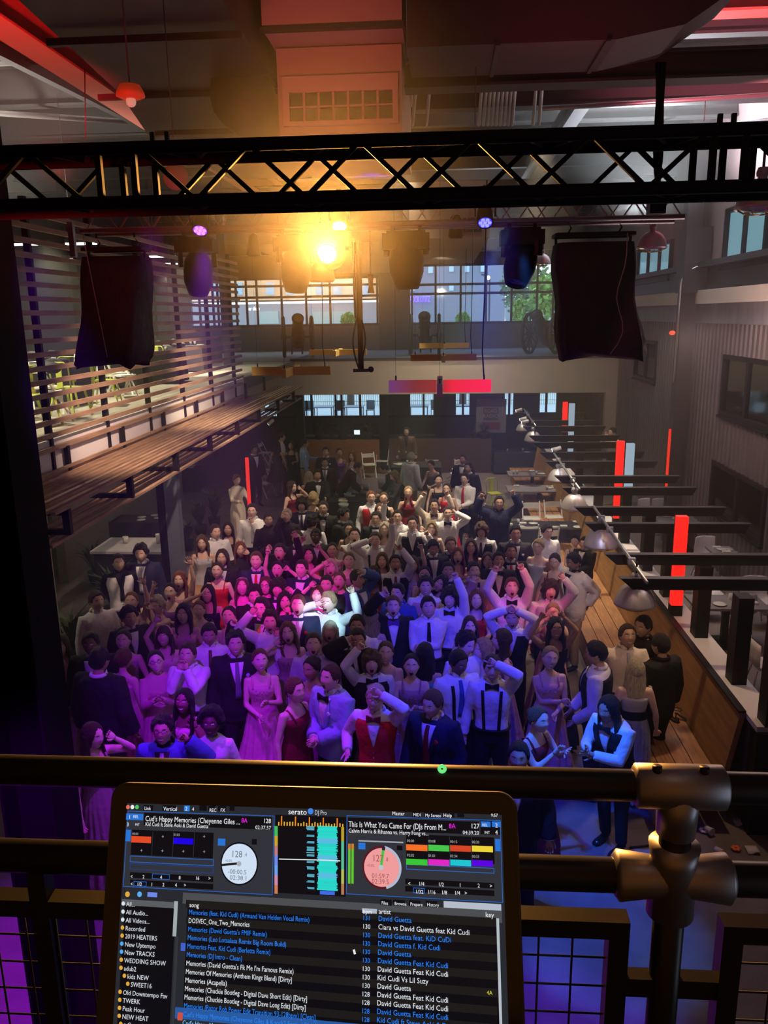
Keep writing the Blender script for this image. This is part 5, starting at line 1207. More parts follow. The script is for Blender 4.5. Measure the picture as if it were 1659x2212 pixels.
for r in CROWD:
    a, kw = list(r[:13]), r[13]
    for i in (9,10):
        if a[i] == (0,0): a[i] = 'd'
    person(*a[:4], a[4], a[5], a[6], a[7], a[8], a[9], a[10], a[11], a[12], grp='guests on the dance floor', **kw)
bake_people()
# ================================================================ BEYOND THE WINDOWS
YO = 60.0
def wallpx(u0,v0,u1,v1,y,depth=1.0): a, c = at(u0,v1,y=y), at(u1,v0,y=y); return (a.x,y,a.z),(c.x,y+depth,c.z)
b = MB(); b.box((-60,36.3,-.3),(60,120,-.2)); struct('ground', b, mat('asphalt', (.20,.21,.22), .9, noise_s=.4, noise_a=.2))
t = thing('building', 'tan panelled building with grey ground floor behind the left windows', 'building')
a_, c_ = wallpx(380,560,838,652,YO,6); a_ = (a_[0]-8,a_[1],a_[2]); c_ = (c_[0],c_[1],c_[2]+4); b = MB(); b.box(a_,c_)
m = mat('tan cladding panels', (.62,.40,.22), .8); n = m.node_tree.nodes; l = m.node_tree.links  # tan panels, their colour brightened for warm light on the facade
tc = n.new('ShaderNodeTexCoord'); mp = n.new('ShaderNodeMapping'); mp.inputs['Scale'].default_value = (1.0,0,.35); bk = n.new('ShaderNodeTexWhiteNoise'); fl = n.new('ShaderNodeVectorMath'); fl.operation = 'FLOOR'
l.new(tc.outputs['Object'], mp.inputs[0]); l.new(mp.outputs[0], fl.inputs[0]); l.new(fl.outputs[0], bk.inputs[0]); cr = n.new('ShaderNodeValToRGB'); l.new(bk.outputs['Value'], cr.inputs[0])
cr.color_ramp.elements[0].color = (.62,.36,.17,1); cr.color_ramp.elements[1].color = (.85,.62,.40,1); l.new(cr.outputs[0], n['Principled BSDF'].inputs['Base Color'])
b.obj('upper_wall', m, t)
a2, c2 = wallpx(380,652,838,720,YO,6); b = MB(); b.box((a2[0]-8,YO+.3,-.2),(c2[0],YO+6,c2[2])); b.obj('lower_wall', mat('grey ground floor', (.30,.31,.32), .8), t)
for u in (430,470,515,583,626,690,728,790):
    a3, c3 = wallpx(u-8,611,u+8,637,YO-.1,.15); b = MB(); b.box(a3,c3); b.obj('window', mat('blue window', (.30,.50,.58), .3), t)
for u0,u1 in ((560,600),(675,770)):
    a3, c3 = wallpx(u0,672,u1,700,YO,.35); b = MB(); b.box((a3[0],YO+.1,a3[2]),c3); b.obj('shop_window', mat('shop window', (.32,.42,.36), .4), t)
def text(s, u, v, y, hpx, col, es, name, parent, ext=.01, w=None, align='CENTER'):
    cu = bpy.data.curves.new(name,'FONT'); cu.body = s; p = at(u,v,y=y); cu.size = 1; cu.extrude = ext; cu.align_x = align; cu.align_y = 'CENTER'
    o = bpy.data.objects.new(name, cu); C.objects.link(o); dg = bpy.context.evaluated_depsgraph_get(); me = bpy.data.meshes.new_from_object(o.evaluated_get(dg))
    bpy.data.objects.remove(o); k = hpx/F_PX*(p-CAM).length/.72
    xs = [v_.co.x for v_ in me.vertices]; kx = k if not w else (w/F_PX*(p-CAM).length)/(max(xs)-min(xs))
    me.transform(Matrix.Translation(p)@Matrix.Rotation(PI/2,4,'X')@Matrix.Diagonal((kx,k,k,1))); me.materials.clear(); me.materials.append(emat('sign '+s, col, es) if es else mat('paint '+s, col, .7))
    q = bpy.data.objects.new(name, me); C.objects.link(q); q.parent = parent; return q
text('per diem', 547, 667, YO-.1, 8, (1,1,1), 2.5, 'sign_letters', t, .06, 26)
t = thing('building', 'dark blue grey building with a purple lit sign behind the right windows', 'building')
a_, c_ = wallpx(838,520,1093,720,YO-1,7); b = MB(); b.box((a_[0],YO-1,-.2),(c_[0],YO+6,c_[2]+4)); b.obj('wall', mat('slate cladding', (.20,.23,.30), .7), t)
for u, v0, v1 in ((896,573,590),(930,573,590),(975,571,587),(1009,571,588),(1043,571,587),(892,611,628),(975,613,628)):
    a3, c3 = wallpx(u-5,v0,u+5,v1,YO-1.1,.15); b = MB(); b.box(a3,c3); b.obj('window', mat('pale window', (.45,.62,.68), .3), t)
text('ROCK LITITZ', 907, 647, YO-1.2, 12, (.22,.12,1.0), 4.0, 'sign_letters', t, .12, 42)
a3, c3 = wallpx(1093,640,1215,662,YO+6,3); b = MB(); b.box((a3[0],YO+6,-.2),c3); tag(b.obj('shed', mat('pale roofed shed', (.35,.42,.45), .8)), 'low pale building behind the trees at the right window', 'building')
def tree(u, v, y, r, lb, seed):
    p = at(u,v,y=y); t = thing('tree', lb, 'tree', (p.x,y,-.2)); rn = random.Random(seed)
    b = MB(); b.tube([(0,0,0),(.05,0,p.z*.6),(0,0,p.z+.2)], [.22,.15,.06], 8); b.obj('trunk', mat('bark', (.10,.07,.05), .9), t)
    b = MB()
    for i in range(1500):
        d = Vector((rn.gauss(0,1),rn.gauss(0,1),rn.gauss(0,1))).normalized()*r*rn.uniform(.35,1.05); d.z *= 1.1
        c = Vector((0,0,p.z+.2))+d; s = rn.uniform(.10,.22); x = Vector((rn.gauss(0,1),rn.gauss(0,1),rn.gauss(0,1))).normalized()*s; y_ = x.cross(Vector((rn.random(),rn.random(),rn.random()))).normalized()*s
        b.add([c-x,c-y_*.6,c+x,c+y_*.6], [(0,1,2,3)])
    b.obj('crown', mat('leaves '+str(seed%2), [(.12,.22,.10),(.18,.34,.07)][seed%2], .8), t)
tree(1138,622,52,1.6,'broad green tree filling the upper right window',2)
tree(1180,640,50,1.1,'lighter green tree at the right edge of the window',5)
tree(1126,672,46,.55,'small bright green shrub tree before the broad tree',3)
tree(1000,692,44,.3,'tiny shrub beside the dark building',7); tree(752,693,44,.32,'tiny yellow green shrub in front of the shop window',9)
p = at(1058,598,y=50); t = thing('street_lamp', 'lit street lamp seen through the right window', 'street lamp', (p.x,50,-.2)); b = MB(); b.tube([(0,0,0),(0,0,p.z+.2),(-.5,0,p.z+.35)], .05, 6); b.obj('pole', M_STEEL, t); b = MB(); b.ball((-.1,-.1,p.z+.15), .12, 8); b.obj('lamp', emat('street light', (1,.95,.85), 12), t)
# patio
b = MB(); b.box((-12,34.2,-.2),(7.8,52,0.75)); struct('floor_patio', b, mat('pale patio paving', (.42,.5,.52), .8))
t = thing('patio_fence', 'pale picket fence around the patio behind the lower windows', 'fence'); b = MB()
for k in range(140): x = -9+k*.115; b.box((x,44,.75),(x+.04,44.04,1.95))
b.obj('pickets', mat('pale fence', (.55,.6,.5), .7), t); b = MB(); b.box((-9,43.98,1.9),(7,44.06,1.97)); b.box((-9,43.98,.95),(7,44.06,1.0)); b.obj('rails', MATS['pale fence'], t)
b = MB(); b.box((-12,51,.75),(7.8,51.2,2.6)); struct('trim_30', b, mat('hedge', (.22,.30,.14), .9, noise_s=3, noise_a=.4))
def small_table(x, y, z, w, h, m, lb, name='table', cat='table'):
    t = thing(name, lb, cat, (x,y,z)); b = MB(); b.box((-w/2,-w/2,h-.04),(w/2,w/2,h)); b.obj('top', m, t)
    for sx in (-1,1):
        for sy in (-1,1): b = MB(); b.box((sx*(w/2-.05)-.02,sy*(w/2-.05)-.02,0),(sx*(w/2-.05)+.02,sy*(w/2-.05)+.02,h-.04)); b.obj('leg', m, t)
    return t
M_PATIO = mat('patio metal', (.16,.22,.27), .5)
for i,(u,lb) in enumerate(((620,'leftmost patio table through the lower windows'),(700,'second patio table from the left outside'),(765,'third patio table from the left outside'),(905,'patio table outside left of the wide pillar'),(1000,'patio table outside right of the wide pillar'))):
    p = at(u,880,y=38); small_table(p.x,38,.75,.9,.62,M_PATIO,lb,'patio_table')
    for sx in (-.75,.75):
        t = thing('patio_chair','pale patio chair at the %s'%lb[:45],'chair',(p.x+sx,38.2,.75),0,'chairs on the patio'); b = MB(); b.box((-.2,-.2,.4),(.2,.2,.43)); b.obj('seat',M_PATIO,t); b = MB(); b.box((-.2,.17,.43),(.2,.2,.85)); b.obj('back',M_PATIO,t)
        for q in (-1,1):
            for r_ in (-1,1): b = MB(); b.box((q*.18-.015,r_*.18-.015,0),(q*.18+.015,r_*.18+.015,.4)); b.obj('leg',M_PATIO,t)
# ================================================================ UNDER THE FAR MEZZANINE
YG = 34.0; zg = at(750,902,y=YG).z
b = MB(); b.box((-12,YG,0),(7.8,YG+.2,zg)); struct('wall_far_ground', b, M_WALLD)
GX = lambda u: at(u,880,y=YG).x
for u0,u1 in ((-400,560),(597,654),(820,886),(936,985),(1014,1090),(1109,1166),(1202,1700)):
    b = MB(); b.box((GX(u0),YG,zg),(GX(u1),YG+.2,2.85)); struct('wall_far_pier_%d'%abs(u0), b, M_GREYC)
glazing('g', GX(560), GX(1202), zg, 2.85, [GX(u) for u in (655,673,725,738,778,915,1000,1100,1180)], [zg+.03], YG+.05)
t = thing('banner', 'tall grey banner reading ROAD RADIO beside the far pillar', 'banner'); a_, c_ = at(1028,935,y=29), at(1094,862,y=29)
b = MB(); b.box((a_.x,29,a_.z),(c_.x,29.03,c_.z)); b.obj('cloth', mat('grey banner', (.20,.19,.18), .8), t)
a5, c5 = at(1044,908,y=28.98), at(1077,880,y=28.98); b = MB(); b.box((a5.x,28.97,a5.z),(c5.x,28.99,c5.z)); b.obj('badge', mat('dark badge', (.07,.065,.06), .8), t)
text('ROAD', 1060, 888, 28.95, 8, (.32,.31,.29), 0, 'lettering', t, .004, 26); text('RADIO', 1060, 899, 28.95, 8, (.32,.31,.29), 0, 'lettering', t, .004, 32)
a5, c5 = at(1040,928,y=28.98), at(1080,912,y=28.98); b = MB(); b.box((a5.x,28.97,a5.z),(c5.x,28.99,c5.z)); b.obj('red_panel', mat('red banner patch', (.16,.03,.02), .8), t)
for u,lb in ((648,'thin dark post left of the wood half wall'),(829,'thin dark post at the right end of the wood half wall')):
    p = at(u,900,y=28.6); b = MB(); b.box((p.x-.14,28.5,0),(p.x+.14,28.78,2.85)); tag(b.obj('post', M_BLACK), lb, 'post')
p0, p1 = at(658,950,y=28.6), at(820,950,y=28.6)
b = MB(); b.box((p0.x,28.55,0),(p1.x,28.75,p0.z)); tag(b.obj('half_wall', mat('reddish wood boards', (.28,.12,.05), .6, noise_s=3, noise_a=.2, stretch=(1,1,10))), 'reddish wood half wall behind the buffet crowd', 'partition')
p0, p1 = at(840,948,y=28.6), at(1062,948,y=28.6)
b = MB(); b.box((p0.x,28.55,0),(p1.x,28.75,p0.z)); tag(b.obj('half_wall', mat('dark brown boards', (.10,.055,.035), .6)), 'dark brown half wall below the banner', 'partition')
# counters, screens, plants below the mezzanine
p0, p1 = at(660,905,y=31), at(940,905,y=31)
b = MB(); b.box((p0.x,30.6,.95),(p1.x,31.3,1.0)); b.box((p0.x+.1,30.7,0),(p1.x-.1,31.2,.95)); tag(b.obj('counter', M_DARK), 'long dark work counter under the far mezzanine', 'counter')
for u,v,lit,lb in ((715,888,0,'dark monitor at the left of the far counter'),(778,886,0,'dark monitor in the middle of the far counter'),(771,895,1,'small glowing screen on the far counter'),(690,900,0,'low dark equipment box on the far counter'),(800,902,0,'dark box at the right of the far counter')):
    p = at(u,v,y=30.75); t = thing('monitor', lb, 'monitor', (p.x,30.75 if not lit else 30.62,1.0)); w, h_ = (.55,.42) if not lit else (.26,.2)
    b = MB(); b.box((-w/2,0,.06),(w/2,.04,.06+h_)); b.obj('panel', M_DARK, t); b = MB(); b.box((-.08,-.05,0),(.08,.1,.06)); b.obj('stand', M_DARK, t)
    if lit: b = MB(); b.box((-w/2+.02,-.005,.08),(w/2-.02,-.001,.05+h_)); b.obj('screen', emat('far screen', (.7,.9,1), 1.6), t)
def plant(x, y, z, h, lb, n=26, col=(.05,.08,.035), w=.5):
    t = thing('potted_plant', lb, 'plant', (x,y,z)); rn = random.Random(int(x*31+y*7)); b = MB(); b.lathe([(.001,0),(.13,0),(.17,.25),(.15,.25),(.001,.22)], n=14); b.obj('pot', M_DARK, t)
    b = MB()
    for i in range(n):
        a = rn.uniform(0,6.28); r = rn.uniform(.3,1)*w; hh = h*rn.uniform(.5,1); s = Vector((math.cos(a),math.sin(a),0)); q = Vector((-math.sin(a),math.cos(a),0))*.03
        pts = [Vector((0,0,.2)), s*r*.4+Vector((0,0,.2+hh*.65)), s*r+Vector((0,0,.2+hh*.8))]
        b.add([pts[0]-q*.4,pts[0]+q*.4,pts[1]+q,pts[1]-q,pts[2]], [(0,1,2,3),(3,2,4)])
    b.obj('leaves', mat('dark leaves %.2f'%col[1], col, .6), t); return t
for u,v,z,lb in ((690,948,1.2,'dark leafy plant on the wood half wall at left'),(740,948,1.2,'dark leafy plant on the middle of the wood half wall'),(795,948,1.2,'dark leafy plant on the wood half wall at right'),(1045,945,1.2,'spiky plant on the dark half wall below the banner'),(1020,905,0,'tall spiky plant left of the banner')):
    p = at(u,v,y=28.65 if z else 30.5); plant(p.x, 28.65 if z else 30.5, z, .5 if z else 1.4, lb)
# ================================================================ CANNONS
M_CAN = mat('dark bronze', (.035,.033,.035), .5, .3)
def cannon(u, v, rz, lb, s=1.0):
    p = at(u, v, y=30.2); t = thing('cannon', lb, 'cannon', (p.x,30.2,4.06), rz, 'cannons on the far deck')
    R_ = .72*s
    for sx in (-.52,.52):
        b = MB(); b.tube([(sx,R_*math.cos(q),R_+.01+R_*.97*math.sin(q)) for q in [2*PI*k/28 for k in range(29)]], .065, 6, cap=False)
        w = b.obj('wheel', M_CAN, t)
        b = MB(); b.tube([(sx-.1,0,R_),(sx+.1,0,R_)], .09, 10); b.obj('hub', M_CAN, w)
        for k in range(12): q = PI*k/6; b = MB(); b.tube([(sx,0,R_),(sx,R_*math.cos(q)*.96,R_+R_*.96*math.sin(q))], .028, 5); b.obj('spoke', M_CAN, w)
    b = MB(); b.tube([(-.62,0,R_),(.62,0,R_)], .045, 8); b.obj('axle', M_CAN, t)
    b = MB(); R = Matrix.Translation((0,-.05,R_+.14))@Matrix.Rotation(rad(52),4,'X')
    b.lathe([(.001,-.75),(.09,-.72),(.08,-.66),(.26,-.6),(.27,-.2),(.23,0),(.19,.75),(.22,.8),(.22,.88),(.12,.88),(.12,.6)], n=18, M=R); b.obj('barrel', M_CAN, t)
    for sx in (-.2,.2): b = MB(); b.loft([[Vector(q) for q in ((sx-.03,y,z-.12*k),(sx+.03,y,z-.12*k),(sx+.03,y,z+.14*k),(sx-.03,y,z+.14*k))] for y,z,k in ((-.4,R_+.1,1),(0,R_+.1,1.2),(1.5,.12,.8))], smooth=False); b.obj('cheek', M_CAN, t)
cannon(645,770,rad(12),'left cannon on the far deck, wheels nearly edge on'); cannon(918,768,0,'middle cannon on the far deck facing the hall'); cannon(1172,766,rad(-28),'right cannon on the far deck with a spoked wheel showing')
# ================================================================ FURNITURE
def UP(u, v):                      # a place on the left mezzanine floor seen past the slats
    xv = -5.75-.012*max(0,870-v); q = at(u, 850, x=xv); return Vector((xv, q.y, 4.0))
M_WCH = mat('white folding chair plastic', (.72,.70,.64), .5); M_YEL = mat('yellow green painted metal', (.42,.46,.06), .45); M_SHELL = mat('white shell seat', (.66,.64,.66), .4)
def folding_chair(loc, rz, lb, grp, z=0):
    t = thing('folding_chair', lb, 'chair', (loc[0],loc[1],z), rz, grp)
    b = MB(); b.box((-.2,-.2,.43),(.2,.2,.46)); b.obj('seat', M_WCH, t)
    for sx in (-1,1):
        b = MB(); b.bar((sx*.215,-.22,0),(sx*.215,.20,.85), .03, .025); b.obj('front_frame', M_WCH, t); b = MB(); b.bar((sx*.235,.24,0),(sx*.235,-.08,.46), .03, .025); b.obj('rear_leg', M_WCH, t)
    b = MB(); b.loft([[Vector((x,.17+.035*(1-(x/.2)**2),zz)) for zz in (.66,.80)]+[Vector((x,.185+.035*(1-(x/.2)**2),zz)) for zz in (.80,.66)] for x in (-.2,-.1,0,.1,.2)], smooth=False); b.obj('backrest', M_WCH, t)
    return t
FC = folding_chair((-30,0,0),0,'x','x'); FC.location = at(795,1005,z=.6)*1; FC.location.z = 0
first = [True]
def fchair(u, v, rz, lb, z=0, tilt=None, grp='white folding chairs in the hall'):
    p = at(u, v, z=z+.5) if z < 3 else UP(u, v); o = FC if first[0] else dup(FC, p, rz)
    first[0] = False; o.location = (p.x,p.y,z); o.rotation_euler = (tilt or 0, 0, rz); o['label'] = lb; o['group'] = grp; return o
fchair(797,1000,.3,'white folding chair left of the two by the far round table'); fchair(825,992,-.2,'white folding chair right of the two by the far round table')
fchair(933,990,.2,'white folding chair behind the far round table'); fchair(1183,1168,PI,'white folding chair in the middle of the dark clothed table, nearest')
fchair(1148,1115,0,'white folding chair behind the dark clothed table at left'); fchair(1196,1112,.1,'white folding chair behind the dark clothed table at right')
fchair(1140,1160,PI,'white folding chair left at the dark clothed table'); fchair(566,1012,1.2,'white folding chair at the left under the canopy'); fchair(572,975,1.4,'white folding chair furthest left at the back'); fchair(575,1040,1.0,'white folding chair nearest at the back left')
fchair(985,1010,.6,'white folding chair leaning folded at the back right',0,.5); fchair(975,1018,.9,'second white folding chair leaning at the back right',0,.6); fchair(945,1075,.5,'white chair half hidden by the woman in black lace')
def tolix(u, v, rz, lb, z=0, grp='yellow green metal chairs'):
    p = at(u, v, z=z+.5) if z < 3 else UP(u, v); t = thing('metal_chair', lb, 'chair', (p.x,p.y,z), rz, grp)
    b = MB(); b.box((-.18,-.18,.44),(.18,.18,.465)); b.obj('seat', M_YEL, t)
    for sx in (-1,1):
        for sy in (-1,1): b = MB(); b.bar((sx*.23,sy*.23,0),(sx*.16,sy*.16,.44), .035, .02); b.obj('leg', M_YEL, t)
    b = MB(); b.tube([(-.17,.16,.45),(-.19,.2,.8),(-.12,.22,.86),(.12,.22,.86),(.19,.2,.8),(.17,.16,.45)], .013, 8); b.obj('back_frame', M_YEL, t)
    b = MB(); b.box((-.055,.19,.46),(.055,.205,.86)); b.obj('splat', M_YEL, t); return t
for i,(u,v,rz,lb,z) in enumerate(((1068,1062,.4,'yellow green metal chair near the grey dining tables',0),(1085,1110,2.6,'yellow green chair half hidden behind the raised arms man',0),
  (145,790,.2,'yellow green chair with tall back behind the slats, second from the left',4.0),(150,850,2.9,'yellow green chair seen from behind low behind the slats',4.0),(222,790,.4,'yellow green chair in front of the left speaker',4.0),(40,810,1.2,'yellow green chair at the far left behind the slats',4.0),(335,770,-.3,'yellow green chair right of the left speaker',4.0),(80,860,.9,'yellow green chair nearest the steel column upstairs',4.0),(230,850,1.8,'yellow green chair low in front of the white chairs upstairs',4.0))): tolix(u,v,rz,lb,z)
for i,(u,v,rz,lb) in enumerate(((100,810,.5,'white folding chair beside the tall backed yellow chair upstairs'),(190,770,.2,'white folding chair behind the yellow one upstairs'),(255,800,.8,'white folding chair upstairs near the speaker'),(265,830,1.2,'white folding chair low upstairs behind the slats'),(120,860,2.0,'white folding chair low at the left upstairs'),(300,760,.1,'white folding chair right of the speaker upstairs'))): fchair(u,v,rz,lb,4.0,None,'white folding chairs on the left mezzanine')
M_TOP = mat('grey table top', (.20,.18,.19), .5); M_CLOTH = mat('black table cloth', (.02,.02,.025), .8); M_PLATE = mat('white crockery', (.62,.60,.56), .4)
def dining(u, v, w, d, lb, cloth=False, z=0, h=.75, tabl=None, rz=0):
    p = at(u, v, z=z+h) if z < 3 else UP(u, v-45); t = thing('dining_table', lb, 'table', (p.x,p.y,z), rz)
    if cloth: b = MB(); b.loft([[Vector((sx*(w/2+.02*k),sy*(d/2+.02*k),zz)) for sx,sy in ((-1,-1),(1,-1),(1,1),(-1,1))] for zz,k in ((.05,2),(h-.02,0),(h,0))], smooth=False); b.obj('tablecloth', M_CLOTH, t)
    else:
        b = MB(); b.box((-w/2,-d/2,h-.04),(w/2,d/2,h)); b.obj('top', M_TOP, t); b = MB(); b.box((-.05,-.05,0),(.05,.05,h-.04)); b.obj('pedestal', M_BLACK, t); b = MB(); b.box((-.3,-.3,0),(.3,.3,.03)); b.obj('foot', M_BLACK, t)
    rn = random.Random(u*3+v); nn = tabl or 6
    for k in range(nn):
        x = p.x+rn.uniform(-.42,.42)*w; y = p.y+rn.uniform(-.38,.38)*d; kd = rn.choice(['plate','glass','napkin','plate'])
        b = MB()
        if kd == 'plate': b.lathe([(.001,.004),(.07,.006),(.11,.018),(.11,.022),(.06,.01),(.001,.008)], n=14)
        elif kd == 'glass': b.lathe([(.001,0),(.03,0),(.035,.11),(.031,.11),(.027,.01),(.001,.01)], n=10)
        else: b.box((-.08,-.06,0),(.08,.05,.03)); 
        o = b.obj(kd, M_PLATE if kd != 'glass' else mat('tinted glass', (.4,.4,.45), .1), loc=(x,y,z+h+.002)); tag(o, '%s on the %s'%(kd, lb[:50]), kd, 'tableware on the tables')
    return t
dining(1150,1022,1.5,.8,'grey dining table with plates behind the near grey one'); dining(1165,1055,1.8,.85,'grey dining table with napkins and plates at the right'); dining(1160,1135,2.6,.8,'long dark clothed table with white chairs at the right', True, tabl=12)
dining(900,1003,1.6,1.1,'round dining table with flowers beside the grey haired man', True, tabl=6); dining(1110,975,1.4,.8,'dark table far back near the louvres', True, tabl=3)
dining(770,1075,2.3,1.1,'buffet table under a dark cloth with plastic tubs', True, tabl=4)
for u,v,w,h_,lb,cc in ((757,1055,.34,.34,'large pale ice bucket on the buffet table',(.45,.45,.47)),(828,1052,.34,.32,'second pale ice bucket at the right of the buffet',(.45,.45,.47)),(791,1054,.2,.16,'clear plastic tub between the ice buckets',(.5,.5,.5)),(738,1062,.26,.08,'white tray at the back left of the buffet',(.6,.62,.62)),(750,1068,.24,.1,'pale blue tub on the buffet',(.35,.6,.62)),(741,1083,.26,.08,'yellowish tub at the front left of the buffet',(.62,.62,.42)),(742,1090,.28,.07,'pale green tub at the front of the buffet',(.5,.68,.6)),(786,1066,.3,.14,'dark drinks crate in the middle of the buffet',(.12,.10,.10))):
    p = at(u,v,z=.8); b = MB(); b.loft([[Vector((w/2*k*math.cos(q),w/2*k*math.sin(q)*.8,zz)) for q in [2*PI*i/16 for i in range(16)]] for zz,k in ((0,.8),(h_,1),(h_,.94),(.02,.75))]); tag(b.obj('tub', mat('tub %.2f'%sum(cc), cc, .4), loc=(p.x,p.y,.752)), lb, 'container', 'tubs on the buffet table')
p = at(878,990,z=.8); t = thing('flower_arrangement','pale flower arrangement on the far round table','flowers',(p.x,p.y,.752)); b = MB(); b.lathe([(.001,0),(.06,0),(.09,.15),(.001,.15)], n=12); b.obj('vase', M_PLATE, t)
b = MB()
for k in range(26): b.ball((random.uniform(-.28,.28),random.uniform(-.2,.2),.16+random.uniform(0,.2)), .04, 6)
b.obj('blooms', mat('pale blooms', (.7,.55,.3), .8), t)
# upstairs tables
for u,v,w,lb in ((95,790,1.4,'dark table strewn with things at the left upstairs'),(250,770,1.3,'table with white plates behind the left speaker'),(330,815,1.5,'dark table further right upstairs'),(400,770,1.4,'dark table upstairs near the violet beam')):
    dining(u,v,w,.8,lb,True,4.0,tabl=5)
rn = random.Random(4)
for k,(u,v) in enumerate(((110,765),(155,765),(330,800),(370,775),(400,765),(440,765),(100,840),(100,900),(350,760))):
    p = UP(u,v-45); p.x += rn.uniform(-.3,.3); b = MB(); c = []
    for i in range(5): b.ball((rn.uniform(-.12,.12),rn.uniform(-.1,.1),.05+rn.uniform(0,.06)), (rn.uniform(.08,.16),rn.uniform(.07,.12),rn.uniform(.05,.1)), 8)
    tag(b.obj('coat_pile', M_DARK, loc=(p.x,p.y,4.752)), 'dark heap of coats and bags on a table behind the slats', 'clothes', 'coats left on the upstairs tables')
# ceiling lights upstairs
for i,(u0,u1,v,y,lb) in enumerate(((0,105,531,15.6,'long lit ceiling strip at the far left upstairs'),(145,206,529,15.6,'short lit ceiling strip left of the speaker'),(138,155,562,18.5,'tiny lit strip below the left ones'),(325,378,556,19.5,'lit ceiling strip right of the speaker, upper'),(335,382,572,21,'lit ceiling strip right of the speaker, lower'),(440,455,569,24,'tiny lit strip beside the violet beam'))):
    a, c = at(u0,v,y=y), at(u1,v,y=y); t = thing('strip_light', lb, 'ceiling light', a); L = c.x-a.x
    b = MB(); b.box((0,-.08,0),(L,.08,.03)); b.obj('diffuser', emat('strip glow', (1,.96,.88), 5), t); b = MB(); b.box((0,-.09,.03),(L,.09,.09)); b.obj('housing', M_STEEL, t)
    b = MB(); b.tube([(.1,0,.09),(.1,0,9.5-a.z)], .006, 4); b.obj('wire', M_STEEL, t)
# lit wall openings far left upstairs
b = MB(); b.box((-12,YF-.1,4),(-7.6,YF+.1,4.9)); struct('wall_upstairs', b, M_WALLD)
for i in range(3): b = MB(); x = -11.8+i*2.4; b.box((x,26,4.0),(x+.25,26.2,10)); tag(b.obj('column', M_DARK), ['leftmost dark column behind the slat screen','middle dark column behind the slat screen','right dark column behind the slat screen'][i], 'column')
# ---- under the left canopy
p = at(310,1190,z=.9); t = thing('bar_counter', 'white topped counter with angled wood tiles and a lit edge under the canopy', 'counter', (p.x,p.y,0))
b = MB(); b.box((-.9,-.5,.98),(.62,.55,1.03)); b.obj('top', M_WHITE, t)
b = MB(); b.box((-.85,-.45,0),(.6,.5,.98)); b.obj('body', M_DARK, t)
b = MB(); 
for k in range(9): z = .06+k*.1; b.add([Vector(q) for q in ((.605,-.45,z),(.605,.5,z+.25),(.605,.5,z+.32),(.605,-.45,z+.07),(.625,-.45,z),(.625,.5,z+.25),(.625,.5,z+.32),(.625,-.45,z+.07))], [(0,3,2,1),(4,5,6,7),(0,1,5,4),(3,7,6,2)])
b.obj('tile_front', M_WOOD, t)
b = MB(); b.box((.60,-.5,.1),(.64,-.46,.98)); b.obj('light_strip', emat('counter strip', (1,.85,.5), 3), t)
for u,v,lb,h in ((262,1163,'white cylinder cup on the bar counter left',.14),(338,1168,'white cup on the bar counter right',.2)):
    q = at(u,v,z=1.1); b = MB(); b.lathe([(.001,0),(.05,0),(.06,h),(.055,h),(.045,.01),(.001,.01)], n=14); tag(b.obj('cup', M_PLATE, loc=(p.x+(-.4 if u<300 else .3),p.y+.1,1.032)), lb, 'cup')
for u,lb,x,m in ((355,'dark steel column beside the lit counter',-4.6,M_BLACK),(372,'blue grey steel channel column beside the lit counter',-4.45,mat('blue grey channel', (.14,.17,.22), .4, .4))):
    q = at(u,1100,x=x); b = MB(); b.box((x-.11,q.y-.02,0),(x+.11,q.y+.16,3.15)); tag(b.obj('column', m), lb, 'column')
b = MB(); q = at(85,1180,x=-5.2); b.box((-5.4,q.y,0),(-5.15,q.y+.2,3.6)); tag(b.obj('column', M_CREAM), 'pale lit column under the near end of the canopy', 'column')
for k,(u,v,h,lb) in enumerate(((200,1180,.9,'large dark bush near the pale column'),(150,1330,.9,'fern at the far left of the dance floor'),(240,1240,1.0,'leafy plant behind the white vest'),(430,1090,1.0,'leafy plants under the canopy near the dark posts'),(460,1075,1.1,'tall leafy plant behind the phone reader'),(230,1290,.7,'dark fern low at the left'),(400,1120,.8,'dark plant between the columns'))):
    q = at(u,v,z=.8); plant(q.x,q.y,0,h,lb,46,(.06,.08,.04),.6)
for k,(u,v,lb) in enumerate(((430,950,'dark lounge table left at the back under the canopy'),(390,1010,'dark table under the middle of the canopy'),(300,1120,'dark table under the near part of the canopy'),(200,1120,'dark table furthest left under the canopy'))):
    dining(u,v,1.3,.8,lb,True,tabl=4)
b = MB(); q = at(430,1010,y=18); b.loft([[Vector(p_) for p_ in ((-8.2,16,0),(-8.0,16,0),(-8.0,16,2.6),(-8.2,16,2.6))],[Vector(p_) for p_ in ((-8.2,24,0),(-8.0,24,0),(-8.0,24,2.6),(-8.2,24,2.6))]], smooth=False); tag(b.obj('partition_wall', mat('dim olive wall', (.16,.14,.11), .8)), 'dim grey partition wall behind the canopy', 'partition')
b = MB(); q = at(505,1230,z=.5); b.box((-4.75,12.0,0),(-4.1,13.6,.9)); 
tag(b.obj('planter_box', M_WOODP), 'low pine planter box beside the blue grey column', 'planter')
